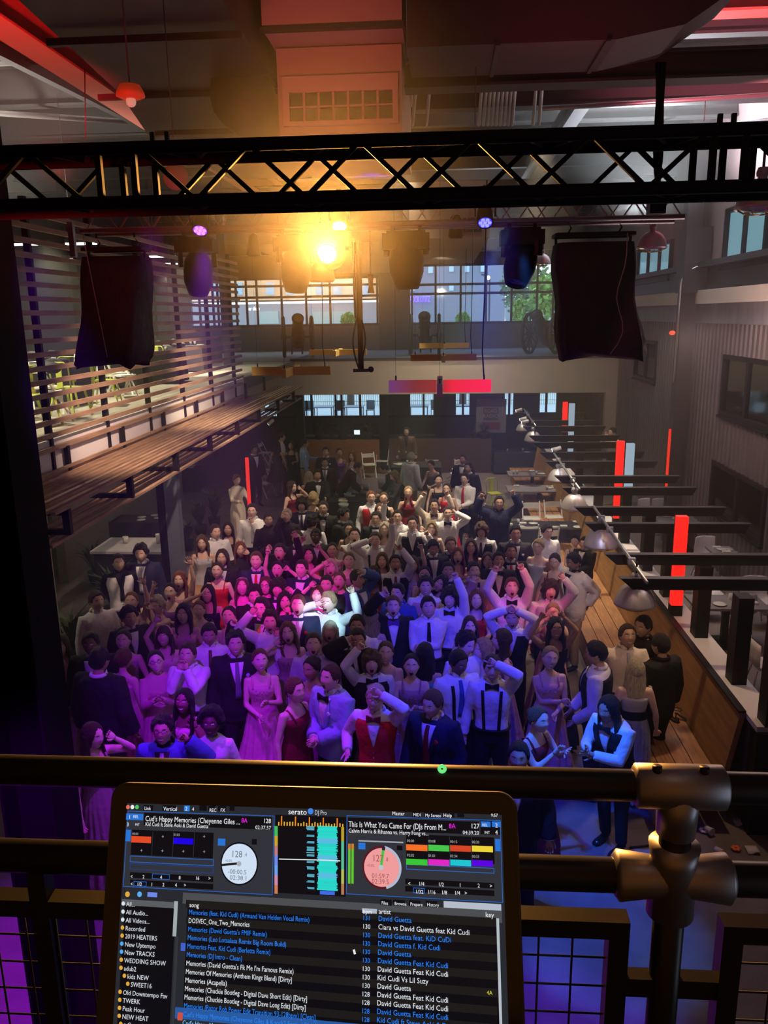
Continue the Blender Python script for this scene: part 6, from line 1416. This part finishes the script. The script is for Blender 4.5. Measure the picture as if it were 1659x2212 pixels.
# ---- shell chairs and tables behind the ledge on the right
def shell(x, y, rz, lb):
    t = thing('shell_chair', lb, 'chair', (x,y,0), rz, 'white shell chairs on the right')
    rings = []
    for i in range(9):
        s = i/8; ang = -.35+s*2.0; yy = -.22+.42*min(1,s*1.6); zz = .44+ (.0 if s < .5 else (s-.5)*.85); w = .22+.03*math.sin(s*PI); 
        rings.append([Vector((w*math.cos(q), yy+(.03 if s<.5 else -.06*abs(math.cos(q))**2)+.012*math.sin(q), zz+(.07*abs(math.cos(q))**3 if s < .6 else 0)+.012*math.sin(q))) for q in [2*PI*k/16 for k in range(16)]])
    b = MB(); b.loft(rings); b.obj('shell', M_SHELL, t)
    for sx in (-1,1):
        for sy in (-1,1): b = MB(); b.tube([(sx*.13,sy*.13,.44),(sx*.22,sy*.22,0)], .011, 6); b.obj('leg', M_ALU, t)
for i,(u,v,rz,lb) in enumerate(((1556,1175,.2,'white shell chair in the middle behind the louvres'),(1456,1192,1.4,'white shell chair left of the red tube'),(1650,1265,.0,'white shell chair at the right edge by the post'),(1530,1250,.3,'white shell chair beyond the near red tube'),(1446,1090,.3,'white shell chair against the far right wall'),(1400,1090,.6,'white shell chair further back behind the ledge'),(1600,1290,3.0,'white shell chair low behind the second post'),(1655,1400,1.5,'white shell chair at the right edge, nearest'))):
    p = at(u,v,z=.75); shell(min(p.x,5.6),p.y,rz,lb)
for u,v,lb in ((1600,1190,'dark table with plates behind the louvres'),(1570,1300,'dark table behind the second post'),(1470,1120,'dark table by the far red tube')):
    p = at(u,v,z=.75); dining(u,v,1.2,.7,lb,False,tabl=5)
b = MB(); p = at(1515,1690,z=.5); b.box((3.3,7.86,0),(3.7,8.06,1.2)); tag(b.obj('ledge_support', M_BLACK), 'black support under the nearest end of the white ledge', 'support')
# strappy heels on the bench, litter on the floor
for k,(u,v) in enumerate(((1432,1535),(1452,1552),(1475,1552))):
    p = at(u,v,z=.47); t = thing('sandal', ['leftmost black strappy heel on the bench','middle black strappy heel on the bench','right black strappy heel on the bench'][k], 'shoe', (p.x,p.y,.452), .6*k, 'heels left on the bench')
    b = MB(); b.loft([[Vector((w*math.cos(q),y,z+.008*math.sin(q))) for q in [2*PI*i/8 for i in range(8)]] for y,w,z in ((-.11,.02,.01),(-.07,.04,.012),(0,.028,.03),(.07,.03,.07),(.10,.02,.075))]); b.obj('sole', M_BLACK, t)
    b = MB(); b.tube([(0,.085,.07),(0,.085,0)], .008, 6); b.obj('heel', M_BLACK, t); b = MB(); b.tube([(.04*math.cos(q),-.07,.012+.045*math.sin(q)) for q in [PI*i/6 for i in range(7)]], .006, 5); b.tube([(.045*math.cos(q),.07+.05*math.sin(q),.13) for q in [2*PI*i/10 for i in range(11)]], .006, 5); b.obj('straps', M_BLACK, t)
for u,v,kind,lb,cc in ((1523,1792,'cup','clear plastic cup on the floor right of the post',(.6,.55,.6)),(1545,1838,'cup','crushed cup near the rail at the right',(.6,.5,.6)),(1520,1793,'flower','white petal on the floor',(.7,.6,.6)),(1590,1832,'flower','orange flower dropped on the floor',(.8,.15,.05)),(1625,1835,'napkin','white napkin on the floor at the right',(.6,.55,.6)),(1597,1775,'napkin','twisted napkin on the floor below the rail',(.55,.5,.55)),(1620,1758,'cup','small white cup on the floor at the right edge',(.65,.6,.6)),(1385,1830,'straw','dark glow stick on the blue lit floor',(.05,.02,.03))):
    p = at(u,v,z=.02); b = MB()
    if kind == 'cup': b.lathe([(.001,0),(.03,0),(.042,.10),(.039,.10),(.027,.01),(.001,.01)], n=12, M=Matrix.Translation((0,0,.04))@Matrix.Rotation(1.5,4,'X')@Matrix.Rotation(.5,4,'Y'))
    elif kind == 'flower': 
        for k in range(6): b.ball((.03*math.cos(k),.03*math.sin(k),.015), (.025,.025,.012), 6)
    elif kind == 'straw': b.tube([(-.12,0,.01),(.12,.05,.012)], .009, 6)
    else: b.loft([[Vector((x,-.06,.01+.015*math.sin(x*40))),Vector((x,.06,.01)),Vector((x,.06,.02)),Vector((x,-.06,.02+.015*math.sin(x*40)))] for x in (-.06,-.03,0,.03,.06)])
    tag(b.obj(kind, mat('litter '+lb[:14], cc, .6), loc=(p.x,p.y,.004)), lb, kind)
# ================================================================ BALCONY: rails and laptop
t = thing('pipe_railing', 'black pipe railing of the DJ balcony with cast silver fittings', 'railing')
M_RAIL = mat('black gloss pipe', (.010,.009,.009), .38, .0, spec=.35); M_CAST = mat('cast aluminium fitting', (.30,.28,.30), .42, .85)
YR = 1.05; z1 = at(700,1680,y=YR).z; z2 = at(200,1853,y=YR).z
r1, r2 = .0225, .0265
b = MB(); b.tube([(-1.6,YR,z1),(1.6,YR,z1)], r1, 24); b.obj('top_rail', M_RAIL, t)
b = MB(); b.tube([(-1.6,YR,z2),(1.6,YR,z2)], r2*.95, 24); b.obj('middle_rail', M_RAIL, t)
def fitting(xc):
    b = MB(); b.tube([(xc-.065,YR,z1),(xc-.06,YR,z1),(xc+.06,YR,z1),(xc+.065,YR,z1)], [r1+.001,r1+.009,r1+.009,r1+.001], 24); b.tube([(xc,YR,z1),(xc,YR,z1-.075)], [r1+.008,r1+.005], 24)
    f = b.obj('tee_fitting', M_CAST, t)
    for s in (-.035,.03): b = MB(); b.tube([(xc+s,YR-.008,z1+r1+.004),(xc+s,YR-.008,z1+r1+.014)], .007, 10); b.obj('set_screw', M_BLACK, f)
    b = MB(); b.tube([(xc-.085,YR,z2),(xc-.078,YR,z2),(xc-.03,YR,z2),(xc+.03,YR,z2),(xc+.078,YR,z2),(xc+.085,YR,z2)], [r2+.001,r2+.010,r2+.004,r2+.004,r2+.010,r2+.001], 24); b.tube([(xc,YR,z2+.055),(xc,YR,z2+.03),(xc,YR,z2-.06)], [r2+.010,r2+.006,r2+.008], 24); b.obj('cross_fitting', M_CAST, t)
    b = MB(); b.tube([(xc,YR,3.9),(xc,YR,z1)], .0225, 20); b.obj('post', M_RAIL, t)
xp = at(1443,2000,y=YR).x; fitting(xp); fitting(xp-1.75)
def panel(x0, x1, zt, zb, lb='mesh_panel'):
    w = .030; b = MB(); b.box((x0,YR-.015,zt-w),(x1,YR+.015,zt)); b.box((x0,YR-.015,zb),(x0+w,YR+.015,zt-w)); b.box((x1-w,YR-.015,zb),(x1,YR+.015,zt-w)); b.box((x0+w,YR-.015,zb),(x1-w,YR+.015,zb+w)); f = b.obj('mesh_frame', M_RAIL, t)
    b = MB(); n = int((x1-x0-2*w)/.052)
    for k in range(1,n+1): x = x0+w+(x1-x0-2*w)*k/(n+1); b.tube([(x,YR,zb+w),(x,YR,zt-w)], .0018, 5)
    z = zt-w-.048
    while z > zb+w: b.tube([(x0+w,YR+.003,z),(x1-w,YR+.003,z)], .0018, 5); z -= .052
    b.obj('wire_mesh', M_BLACK, f)
zt = at(1250,1975,y=YR).z; xl = at(1352,2060,y=YR).x; xr = at(1550,2060,y=YR).x
panel(-1.45, xl, zt, 3.92); panel(xr, 1.7, zt, 3.92)
zc = at(1400,2120,y=YR).z
for x0, x1 in ((xl,xp-.02),(xp+.02,xr)): b = MB(); b.box((x0-.002,YR-.012,zc-.018),(x1+.002,YR+.012,zc+.014)); b.obj('bracket', M_RAIL, t)
b = MB(); p = at(95,1960,y=YR); b.box((p.x-.014,YR-.014,3.9),(p.x+.014,YR+.014,z2)); b.obj('spacer_post', M_RAIL, t)
b = MB(); b.box((-2.2,-1,3.75),(2.2,1.2,3.88)); struct('floor_balcony', b, M_DARK)
p = at(955,1644,y=YR-.012); b = MB(); b.tube([(p.x+.004*math.cos(q), p.y, z1+r1+.004+.0045*math.sin(q)) for q in [2*PI*k/20 for k in range(21)]], .0026, 8); tag(b.obj('glow_ring', emat('green glow', (.15,.75,.2), 1.1)), 'small glowing green ring sitting on the top rail', 'ring light')

# ---------------------------------------------------------------- laptop
LO = Vector((-.2856,.6093,5.1077)); LR = Matrix.Rotation(-.1799,3,'Z')@Matrix.Rotation(-.4513,3,'X')@Matrix.Rotation(-.0981,3,'Y')
LM = Matrix.Translation(LO)@LR.to_4x4(); LMi = LM.inverted()
lap = thing('laptop', 'open black laptop running DJ software in front of the railing', 'laptop'); lap.matrix_world = LM
LW, LH = .349, .243
def rr(x0,z0,x1,z1,r,n=8):
    pts = []
    for cx,cz,a0 in ((x1-r,z1-r,0),(x0+r,z1-r,PI/2),(x0+r,z0+r,PI),(x1-r,z0+r,1.5*PI)):
        for k in range(n+1): q = a0+PI/2*k/n; pts.append((cx+r*math.cos(q),cz+r*math.sin(q)))
    return pts
def slab(y0, y1, pts, m):
    b = MB(); b.loft([[Vector((x,y0,z)) for x,z in pts],[Vector((x,y1,z)) for x,z in pts]], m, False); return b
slab(.0, .006, rr(0,-LH,LW,0,.014), None).obj('lid', mat('space grey aluminium', (.05,.05,.055), .35, .8), lap)
slab(-.0008, 0, rr(.002,-LH+.002,LW-.002,-.002,.012), None).obj('bezel', mat('black glass bezel', (.004,.004,.005), .15), lap)
b = MB(); b.box((0,-.245,-LH-.016),(LW,-.004,-LH-.002)); b.obj('keyboard_base', mat('space grey aluminium',(.05,.05,.055)), lap)
b = MB(); b.tube([(.02,0,-LH),(LW-.02,0,-LH)], .006, 10); b.obj('hinge', M_BLACK, lap)
def L(u, v):                      # photo pixel -> point on the lid plane (x, z in metres)
    d = LMi.to_3x3() @ (CAMM @ Vector(((u-829.5)/F_PX, -(v-1106)/F_PX, -1.0))); o = LMi @ CAM; k = -o.y/d.y; q = o+d*k; return q.x, q.z
SC = {}
def sq(us, col, depth, es=1.0, key=None):
    """quad from four (x,z)"""
    m = emat('screen %.2f %.2f %.2f'%col, col, es); mb = SC.setdefault('gfx', MB()); y = -.0010-.00006*depth
    mb.add([(x,y,z) for x,z in us], [(3,2,1,0)], m)
TL, TR_, = L(276,1737), L(1084,1757)
sx0, sx1, sz1 = TL[0], TR_[0], (TL[1]+TR_[1])/2; sz0 = -LH+.022
def q4(x0,z0,x1,z1): return [(x0,z0),(x1,z0),(x1,z1),(x0,z1)]
m = emat('screen background', (.018,.022,.030), 1.0); b = MB(); b.add([(x,-.00095,z) for x,z in q4(sx0,sz0,sx1,sz1)], [(3,2,1,0)], m)
scr = b.obj('display', m, lap)
U = sx1-sx0
def X_(f): return sx0+U*f
# vertical positions measured from the photo near the left/right edges
def row(u, v): return L(u, v)
def rect(u0,v0,u1,v1,col,d=1,es=1.0):
    um = (u0+u1)/2; sq(q4(L(u0,(v0+v1)/2)[0],L(um,v1)[1],L(u1,(v0+v1)/2)[0],L(um,v0)[1]), col, d, es)
TX = []
def txt(s, u, v, hpx, col=(.85,.87,.9), w=None, al='LEFT'):
    TX.append((s,u,v,hpx,col,w,al))
BL_ = (.02,.13,.55)
# deck frames (blue outlines)
def frame(u0,v0,u1,v1,col=BL_,t=.0005,d=3):
    um, vm = (u0+u1)/2, (v0+v1)/2; x0,zt_,x1,zb_ = L(u0,vm)[0],L(um,v0)[1],L(u1,vm)[0],L(um,v1)[1]
    for r_ in (q4(x0,zb_,x1,zb_+t),q4(x0,zt_-t,x1,zt_),q4(x0,zb_,x0+t,zt_),q4(x1-t,zb_,x1,zt_)): sq(r_, col, d)
PAN = (.028,.032,.042); BK = (.002,.003,.006)
rect(272,1758,592,1922,PAN,1); rect(750,1768,1083,1938,PAN,1)
frame(272,1756,592,1924); frame(749,1766,1084,1940)
rect(312,1760,588,1787,BK,2); rect(752,1770,1035,1797,BK,2); rect(1038,1771,1082,1802,BK,2)
rect(274,1757,311,1771,(.02,.17,.65),3); rect(1039,1774,1060,1786,(.02,.17,.65),3); rect(1063,1774,1082,1786,(.02,.17,.65),3); rect(273,1792,284,1817,(.02,.17,.65),3); rect(1070,1812,1081,1838,(.02,.17,.65),3)
rect(285,1795,462,1850,BK,2); rect(878,1805,1068,1862,BK,2)
rect(285,1806,328,1820,(.75,.07,.02),4); rect(376,1810,419,1823,(.01,.0,.75),4)
for i,c in enumerate(((.9,.16,.02),(.06,.55,.07),(.65,.06,.02),(.85,.65,.04))): rect(878+47*i,1824+.9*i,924+47*i,1837+.9*i,c,4)
for i,c in enumerate(((.04,.55,.04),(.75,.02,.55),(.01,.55,.65),(.10,.0,.75))): rect(878+47*i,1855+.9*i,924+47*i,1868+.9*i,c,4)
for i in range(1,4): rect(285+45*i,1796,286+45*i,1850,PAN,5); rect(878+47*i,1806,879+47*i,1868,PAN,5)
frame(282,1852,463,1866); frame(282,1868,463,1882,(.01,.05,.25)); frame(878,1870,1068,1882)
rect(282,1888,462,1900,BK,2); rect(282,1904,462,1916,BK,2); rect(876,1902,1068,1914,BK,2); rect(876,1918,1068,1930,BK,2)
frame(330,1887,368,1899); frame(290,1903,318,1914); frame(893,1917,918,1929)
rect(472,1811,488,1826,(.02,.17,.65),3); rect(775,1820,790,1834,(.02,.17,.65),3)
rect(545,1812,556,1824,BK,3); rect(775,1816,872,1819,(.35,.37,.4),3); rect(858,1826,870,1836,BK,3)
def disc(u, v, ru, col, d, a0=0, a1=2*PI, inner=0):
    c = L(u,v); r = (L(u+ru,v)[0]-c[0]); n = 40; m_ = emat('screen %.2f %.2f %.2f'%col, col, 1); y = -.0010-.00006*d
    vs = [(c[0]+r*math.cos(a0+(a1-a0)*k/n), y, c[1]+r*math.sin(a0+(a1-a0)*k/n)) for k in range(n+1)] + [(c[0]+r*inner*math.cos(a0+(a1-a0)*k/n), y, c[1]+r*inner*math.sin(a0+(a1-a0)*k/n)) for k in range(n+1)]
    SC['gfx'].add(vs, [(k+1,k,n+1+k,n+2+k) for k in range(n)], m_)
disc(518,1865,41,BK,3); disc(518,1865,38,(.62,.74,.90),4); disc(825,1873,43,(.08,.01,.02),3); disc(825,1873,43,(.42,.48,.62),4,-PI*.42,PI*.45,.88); disc(825,1873,38,(.85,.33,.33),5)
def line(u0,v0,u1,v1,t,col,d): 
    a, c = L(u0,v0), L(u1,v1); dx, dz = c[0]-a[0], c[1]-a[1]; n = math.hypot(dx,dz); nx, nz = -dz/n*t/2, dx/n*t/2
    sq([(a[0]-nx,a[1]-nz),(c[0]-nx,c[1]-nz),(c[0]+nx,c[1]+nz),(a[0]+nx,a[1]+nz)], col, d)
line(480,1868,518,1864,.0018,(.01,.01,.01),7); disc(518,1865,5,(.4,.42,.45),8); line(824,1872,829,1834,.0022,(.05,.55,.06),7); line(829,1836,830,1828,.0026,(.02,.01,.03),8); disc(824,1873,5,(.5,.55,.6),8)
# waveforms in the middle
rect(594,1762,748,1932,BK,1)
rn = random.Random(3)
for i in range(24): 
    u = 602+6.0*i; big = i%5 == 1; v0 = (1762 if big else 1776-rn.random()*4)+.02*(u-600)*1; rect(u,v0+.02*(u-600),u+2.5,1783+.02*(u-600),(.85,.45,.03) if not big else (.9,.25,.02),3)
for i in range(62):
    v = 1784+2.35*i; w = 19+5*rn.random(); c = (.02,.62+.1*rn.random(),.58) if i%16 < 11 else (.10,.5,.75)
    if i < 59: rect(708-w*.95,v,708+w*.95,v+2.5,c,3)
    cols = [(.05,.5,.1),(.6,.35,.03),(.5,.2,.2),(.15,.25,.8),(.15,.35,.8),(.6,.25,.4),(.6,.2,.1)]; k = cols[int(i/9)%7]
    rect(594,v,601,v+2.4,k,3); rect(738,v+2,744,v+4.4,[(.5,.35,.03),(.1,.5,.3),(.1,.5,.3),(.45,.5,.1),(.5,.2,.1)][int(i/13)%5],3)
    if i%6 in (2,3) or rn.random() < .12: rect(666-4*rn.random(),v,680,v+1.8,(.1,.45,.6),3)
rect(692,1924,724,1932,(.05,.15,.8),3); line(604,1855,692,1857,.0008,(.7,.72,.75),6); line(692,1857,736,1859,.0008,(.75,.8,.8),6)
rect(753,1822,758,1908,(.12,.55,.03),3); rect(760,1822,765,1908,(.12,.55,.03),3); rect(753,1822,758,1834,(.65,.2,.02),4); rect(760,1822,765,1834,(.65,.2,.02),4)
# top bar
for u,c in ((278,(.75,.15,.10)),(287.5,(.8,.85,.85)),(297.5,(.07,.55,.12))): disc(u,1743,4,c,4)
for (u0,u1) in ((311,332),(352,381),(432,448),(451,466),(472,490),(497,508)): rect(u0,1739,u1,1751,BK,2)
rect(399,1740,411,1752,(.02,.22,.75),3); disc(672,1752,6,(.05,.22,.8),4)
for (u0,u1) in ((891,908),(917,950),(956,982),(988,1003)): rect(u0,1753,u1,1765,BK,2)
txt('Link',314,1745,7); txt('Vertical',355,1746,8); txt('2',402,1746,8); txt('4',417,1747,7); txt('REC',454,1749,7); txt('FX',478,1749,7); txt('serato',624,1752,11,(.9,.92,.95),40); txt('DJ Pro',681,1754,9,(.6,.63,.68),26); txt('Master',848,1756,7); txt('MIDI',893,1759,6); txt('My Serato',919,1760,6); txt('Help',958,1760,7); txt('9:57',1061,1760,6)
txt('1',280,1764,8); txt('REL',290,1763,6); txt('3',276,1780,8); txt('INT',294,1780,5)
txt("Cud's Happy Memories (Cheyenne Giles ...",316,1767,11,w=204); txt('8A',523,1771,9,(.85,.02,.75)); txt('128',570,1772,9); txt('Kid Cudi ft Steve Aoki & David Guetta',316,1779,8,w=136); txt('02:37.57',553,1786,7,w=34)
txt('This Is What You Came For (DJs From M...',754,1779,11,w=210); txt('8A',970,1783,9,(.85,.02,.75)); txt('127',1017,1783,9); txt('Calvin Harris & Rihanna vs. Harry Fong vs...',754,1793,8,w=172); txt('04:39.20',1000,1797,7,w=35); txt('REL',1042,1781,5); txt('2',1070,1782,8); txt('4',1070,1797,8); txt('INT',1047,1797,5)
txt('00:00',288,1800,5,(.4,.4,.4)); txt('01:03',377,1802,5,(.4,.4,.4))
for u,s in ((880,'00:00'),(926,'00:08'),(973,'00:15'),(1020,'00:30')): txt(s,u,1815+(u-880)*.02,5,(.4,.4,.4))
for u,s in ((880,'02:02'),(926,'01:01'),(973,'03:34'),(1020,'00:33')): txt(s,u,1846+(u-880)*.02,5,(.4,.4,.4))
for u in (351,440): txt('+',u,1806,8,(.35,.37,.4)); 
for u in (305,350,395,440): txt('+',u,1836+(u-305)*.02,8,(.35,.37,.4))
for u,s in ((284,'<'),(310,'2'),(348,'4'),(388,'8'),(424,'16'),(452,'>')): txt(s,u,1892+(u-284)*.025,7)
for u,s in ((284,'<'),(298,'1/2'),(328,'1'),(353,'2'),(380,'4'),(399,'>')): txt(s,u,1908+(u-284)*.025,7)
for u,s in ((882,'<'),(905,'1/4'),(947,'1/2'),(992,'1'),(1032,'2'),(1058,'>')): txt(s,u,1907+(u-880)*.03,7)
for u,s in ((898,'1/32'),(924,'1/16'),(954,'1/8'),(982,'1/4'),(1004,'>')): txt(s,u,1924+(u-880)*.03,7)
GR = (.16,.18,.22)
txt('128',501,1843,13,GR,w=24); txt('.4',529,1845,7,GR); txt('-00:00.5',494,1881,9,GR,w=40); txt('02:38.1',498,1894,9,GR,w=36); txt('127',805,1852,13,(.35,.08,.08),w=24); txt('.8',833,1855,7,(.35,.08,.08)); txt('01:59.7',804,1890,9,(.35,.08,.08),w=37); txt('02:39.5',804,1902,9,(.35,.08,.08),w=37); txt('+0.0%',488,1858,5,GR); txt('+0.0%',793,1868,5,(.35,.08,.08))
# library panel
rect(264,1945,386,1958,(.10,.11,.125),1); rect(395,1947,1084,1972,(.07,.075,.085),1); rect(376,1946,384,2022,(.35,.4,.42),3); rect(376,2022,382,2212,(.03,.035,.04),1)
rect(262,1958,374,2230,BK,1); rect(400,1962,1078,2230,BK,1)
for i in range(0,14,2): rect(402,1963+18.2*i,1074,1981+18.2*i,(.010,.012,.015),2)
rect(1076,1983,1082,2230,(.45,.5,.55),3); rect(392,2036,402,2053,(.05,.12,.6),4); rect(385,2186,396,2203,(.6,.08,.05),4); rect(378,2206,1076,2232,(.02,.10,.35),3)
rect(320,1927,341,1937,(.15,.25,.8),3); disc(277,1931,5,(.75,.4,.05),4); disc(303,1931,5,(.1,.4,.85),4); rect(959,1949,1083,1963,(.45,.5,.58),3); rect(783,1962,815,1972,(.40,.46,.55),3)
for i,(u0,s) in enumerate(((822,'Files'),(850,'Browse'),(884,'Prepare'),(920,'History'))): rect(u0,1942+i*1.2,u0+25,1955+i*1.2,BK,2); txt(s,u0+3,1949+i*1.2,6)
side = [('All...',0,None),('All Audio...',0,(.7,.75,.8)),('All Videos...',0,(.7,.75,.8)),('Recorded',1,1),('2019 HEATERS',1,1),('New Uptempo',1,2),('New TRACKS',1,2),('WEDDING SHOW',1,1),('adub2',1,1),('kids NEW',3,1),('SWEET16',5,1),('Old Downtempo Fav',1,1),('TWERK',1,1),('Peak Hour',1,1),('NEW HEAT',1,1),('z Growth',2,1)]
for i,(s,ind,ic) in enumerate(side):
    v = 1951+17.3*i; u = 265-.9*i*.7
    c = (.75,.4,.05) if ic == 1 else (.1,.4,.85) if ic == 2 else (.7,.75,.8); disc(u+3+4*max(0,ind-1),v,3.8,c,4); txt(s, u+10+4*max(0,ind-1), v+.5, 9, (.72,.76,.82))
txt('song',411,1953,9); txt('bpm',785,1967,8,(.9,.92,.95)); txt('artist',819,1967,9); txt('key',1049,1974,9)
LBL = (.02,.22,.9); WH = (.78,.82,.87)
songs = [('Memories (feat. Kid Cudi) (Armand Van Helden Vocal Remix)',1,260,'131','David Guetta',1),('DOSVEC_One_Two_Memories',0,132,'130','Ciara vs David Guetta feat Kid Cudi',0),("Memories (David Guetta's FMIF Remix)",1,170,'130','David Guetta feat. KiD CuDi',1),('Memories (Leo Lotsalasa Remix Big Room Build)',1,213,'130','David Guetta f. Kid Cudi',1),('Memories Feat. Kid Cudi (Berletta Remix)',1,180,'130','David Guetta',1),('Memories (DJ Intro - Clean)',1,120,'130','David Guetta Feat Kid Cudi',1),("Memories (David Guetta's Fk Me I'm Famous Remix)",0,232,'130','David Guetta Feat Kid Cudi',0),('Memories Of Memories (Anthem Kingz Blend) [Dirty]',0,229,'130','Kid Cudi Vs Lil Suzy',0),('Memories (Acapella)',0,90,'130','David Guetta',0),('Memories (Chuckie Bootleg - Digital Dave Short Edit) [Dirty]',0,264,'128','David Guetta Feat Kid Cudi',0),('Memories (Chuckie Bootleg - Digital Dave Long Edit) [Dirty]',0,262,'128','David Guetta Feat Kid Cudi',0),('Memories (Razor Rob Power Edit Transition 93-128bpm) [Clean]',1,284,'128','David Guetta Feat Kid Cudi',1),("Cud's Happy Memories (Cheyenne Giles & Knock2 Festival Flip) Dirty CK Cut pomu3",1,380,'128','Kid Cudi ft Steve Aoki & David Guetta',1)]
for i,(s,c,w,bpm,ar,c2) in enumerate(songs):
    v = 1968+18.3*i; col = LBL if c else WH
    txt(s, 410-1.0*i, v+ .5, 9.5, col, w); txt(bpm, 784-.2*i, 1981+18.2*i, 8.5, LBL if c2 else WH); txt(ar, 818-.3*i, 1982+18.2*i, 9.5, LBL if c2 else WH)
txt("Cud's Happy Memories (Cheyenne Giles & Knock2 Festival Flip)",396,2207,9.5,(.2,.6,1),285); txt('4A',1052,2142,7,(.65,.62,.05))
line(765,2050,768,2060,.0018,(.8,.8,.8),7)
SC['gfx'].obj('screen_graphics', None, scr)
# text meshes, one per block of the screen
FONT = {}
def glyphs(s):
    if s in FONT: return FONT[s]
    cu = bpy.data.curves.new('f','FONT'); cu.body = s; cu.size = 1; cu.resolution_u = 2; o = bpy.data.objects.new('f', cu); C.objects.link(o)
    dg = bpy.context.evaluated_depsgraph_get(); me = bpy.data.meshes.new_from_object(o.evaluated_get(dg)); bpy.data.objects.remove(o)
    r = ([v.co.copy() for v in me.vertices],[tuple(p.vertices) for p in me.polygons]); bpy.data.meshes.remove(me); FONT[s] = r; return r
blocks = {}
for s,u,v,hpx,col,w,al in TX:
    key = 'deck_text' if v < 1925 else 'library_text'
    mb = blocks.setdefault(key, MB()); vs_, fs_ = glyphs(s); x0,z0 = L(u,v); k = hpx/F_PX*.70/.72
    mx = max((q.x for q in vs_), default=1); kx = k*.92 if not w else (L(u+w,v)[0]-x0)/mx
    mb.add([(x0+q.x*kx, -.0017, z0+(q.y-.36)*k) for q in vs_], fs_, emat('text %.2f %.2f %.2f'%col, col, 1.0))
for key, mb in blocks.items(): mb.obj(key, None, scr)
# ---------------------------------------------------------------- haze
def haze():
    m = bpy.data.materials.new('stage haze'); m.use_nodes = True; n = m.node_tree.nodes; l = m.node_tree.links
    for x in list(n): n.remove(x)
    o = n.new('ShaderNodeOutputMaterial'); v = n.new('ShaderNodeVolumeScatter'); v.inputs['Density'].default_value = .011
    v.inputs['Anisotropy'].default_value = .45; v.inputs['Color'].default_value = (.95,.93,.9,1)
    l.new(v.outputs[0], o.inputs['Volume']); 
    b = MB(); b.box((-11.9,4.62,.02),(5.85,35.9,9.5)); ob = b.obj('stage_haze', m)
    tag(ob, 'thin theatrical haze hanging through the whole hall', 'haze', kind='stuff')
haze()

# ---------------------------------------------------------------- tell look-alikes apart by their order from the left
byl = {}
for o in bpy.data.objects:
    if o.parent is None and 'label' in o and o.get('kind') != 'stuff': byl.setdefault(o['label'], []).append(o)
ORD = ['leftmost','second from the left','third from the left','fourth from the left','fifth from the left','sixth from the left','seventh from the left','eighth from the left','ninth from the left','tenth from the left','eleventh from the left','twelfth from the left','rightmost']
bpy.context.view_layer.update()
def cx(o):
    pts = [o.matrix_world @ Vector(c) for c in o.bound_box] if o.type == 'MESH' else [o.matrix_world.translation]
    p = sum(pts, Vector())/len(pts) - CAM; q = CAMM.transposed() @ p; return q.x/-q.z
for lb, os_ in byl.items():
    if len(os_) > 1:
        for i, o in enumerate(sorted(os_, key=cx)):
            w = lb.split(); w = w[:16-len(ORD[min(i,12)].split())]; o['label'] = ' '.join(w)+', '+(ORD[i] if i < len(os_)-1 or i == 12 else 'rightmost')
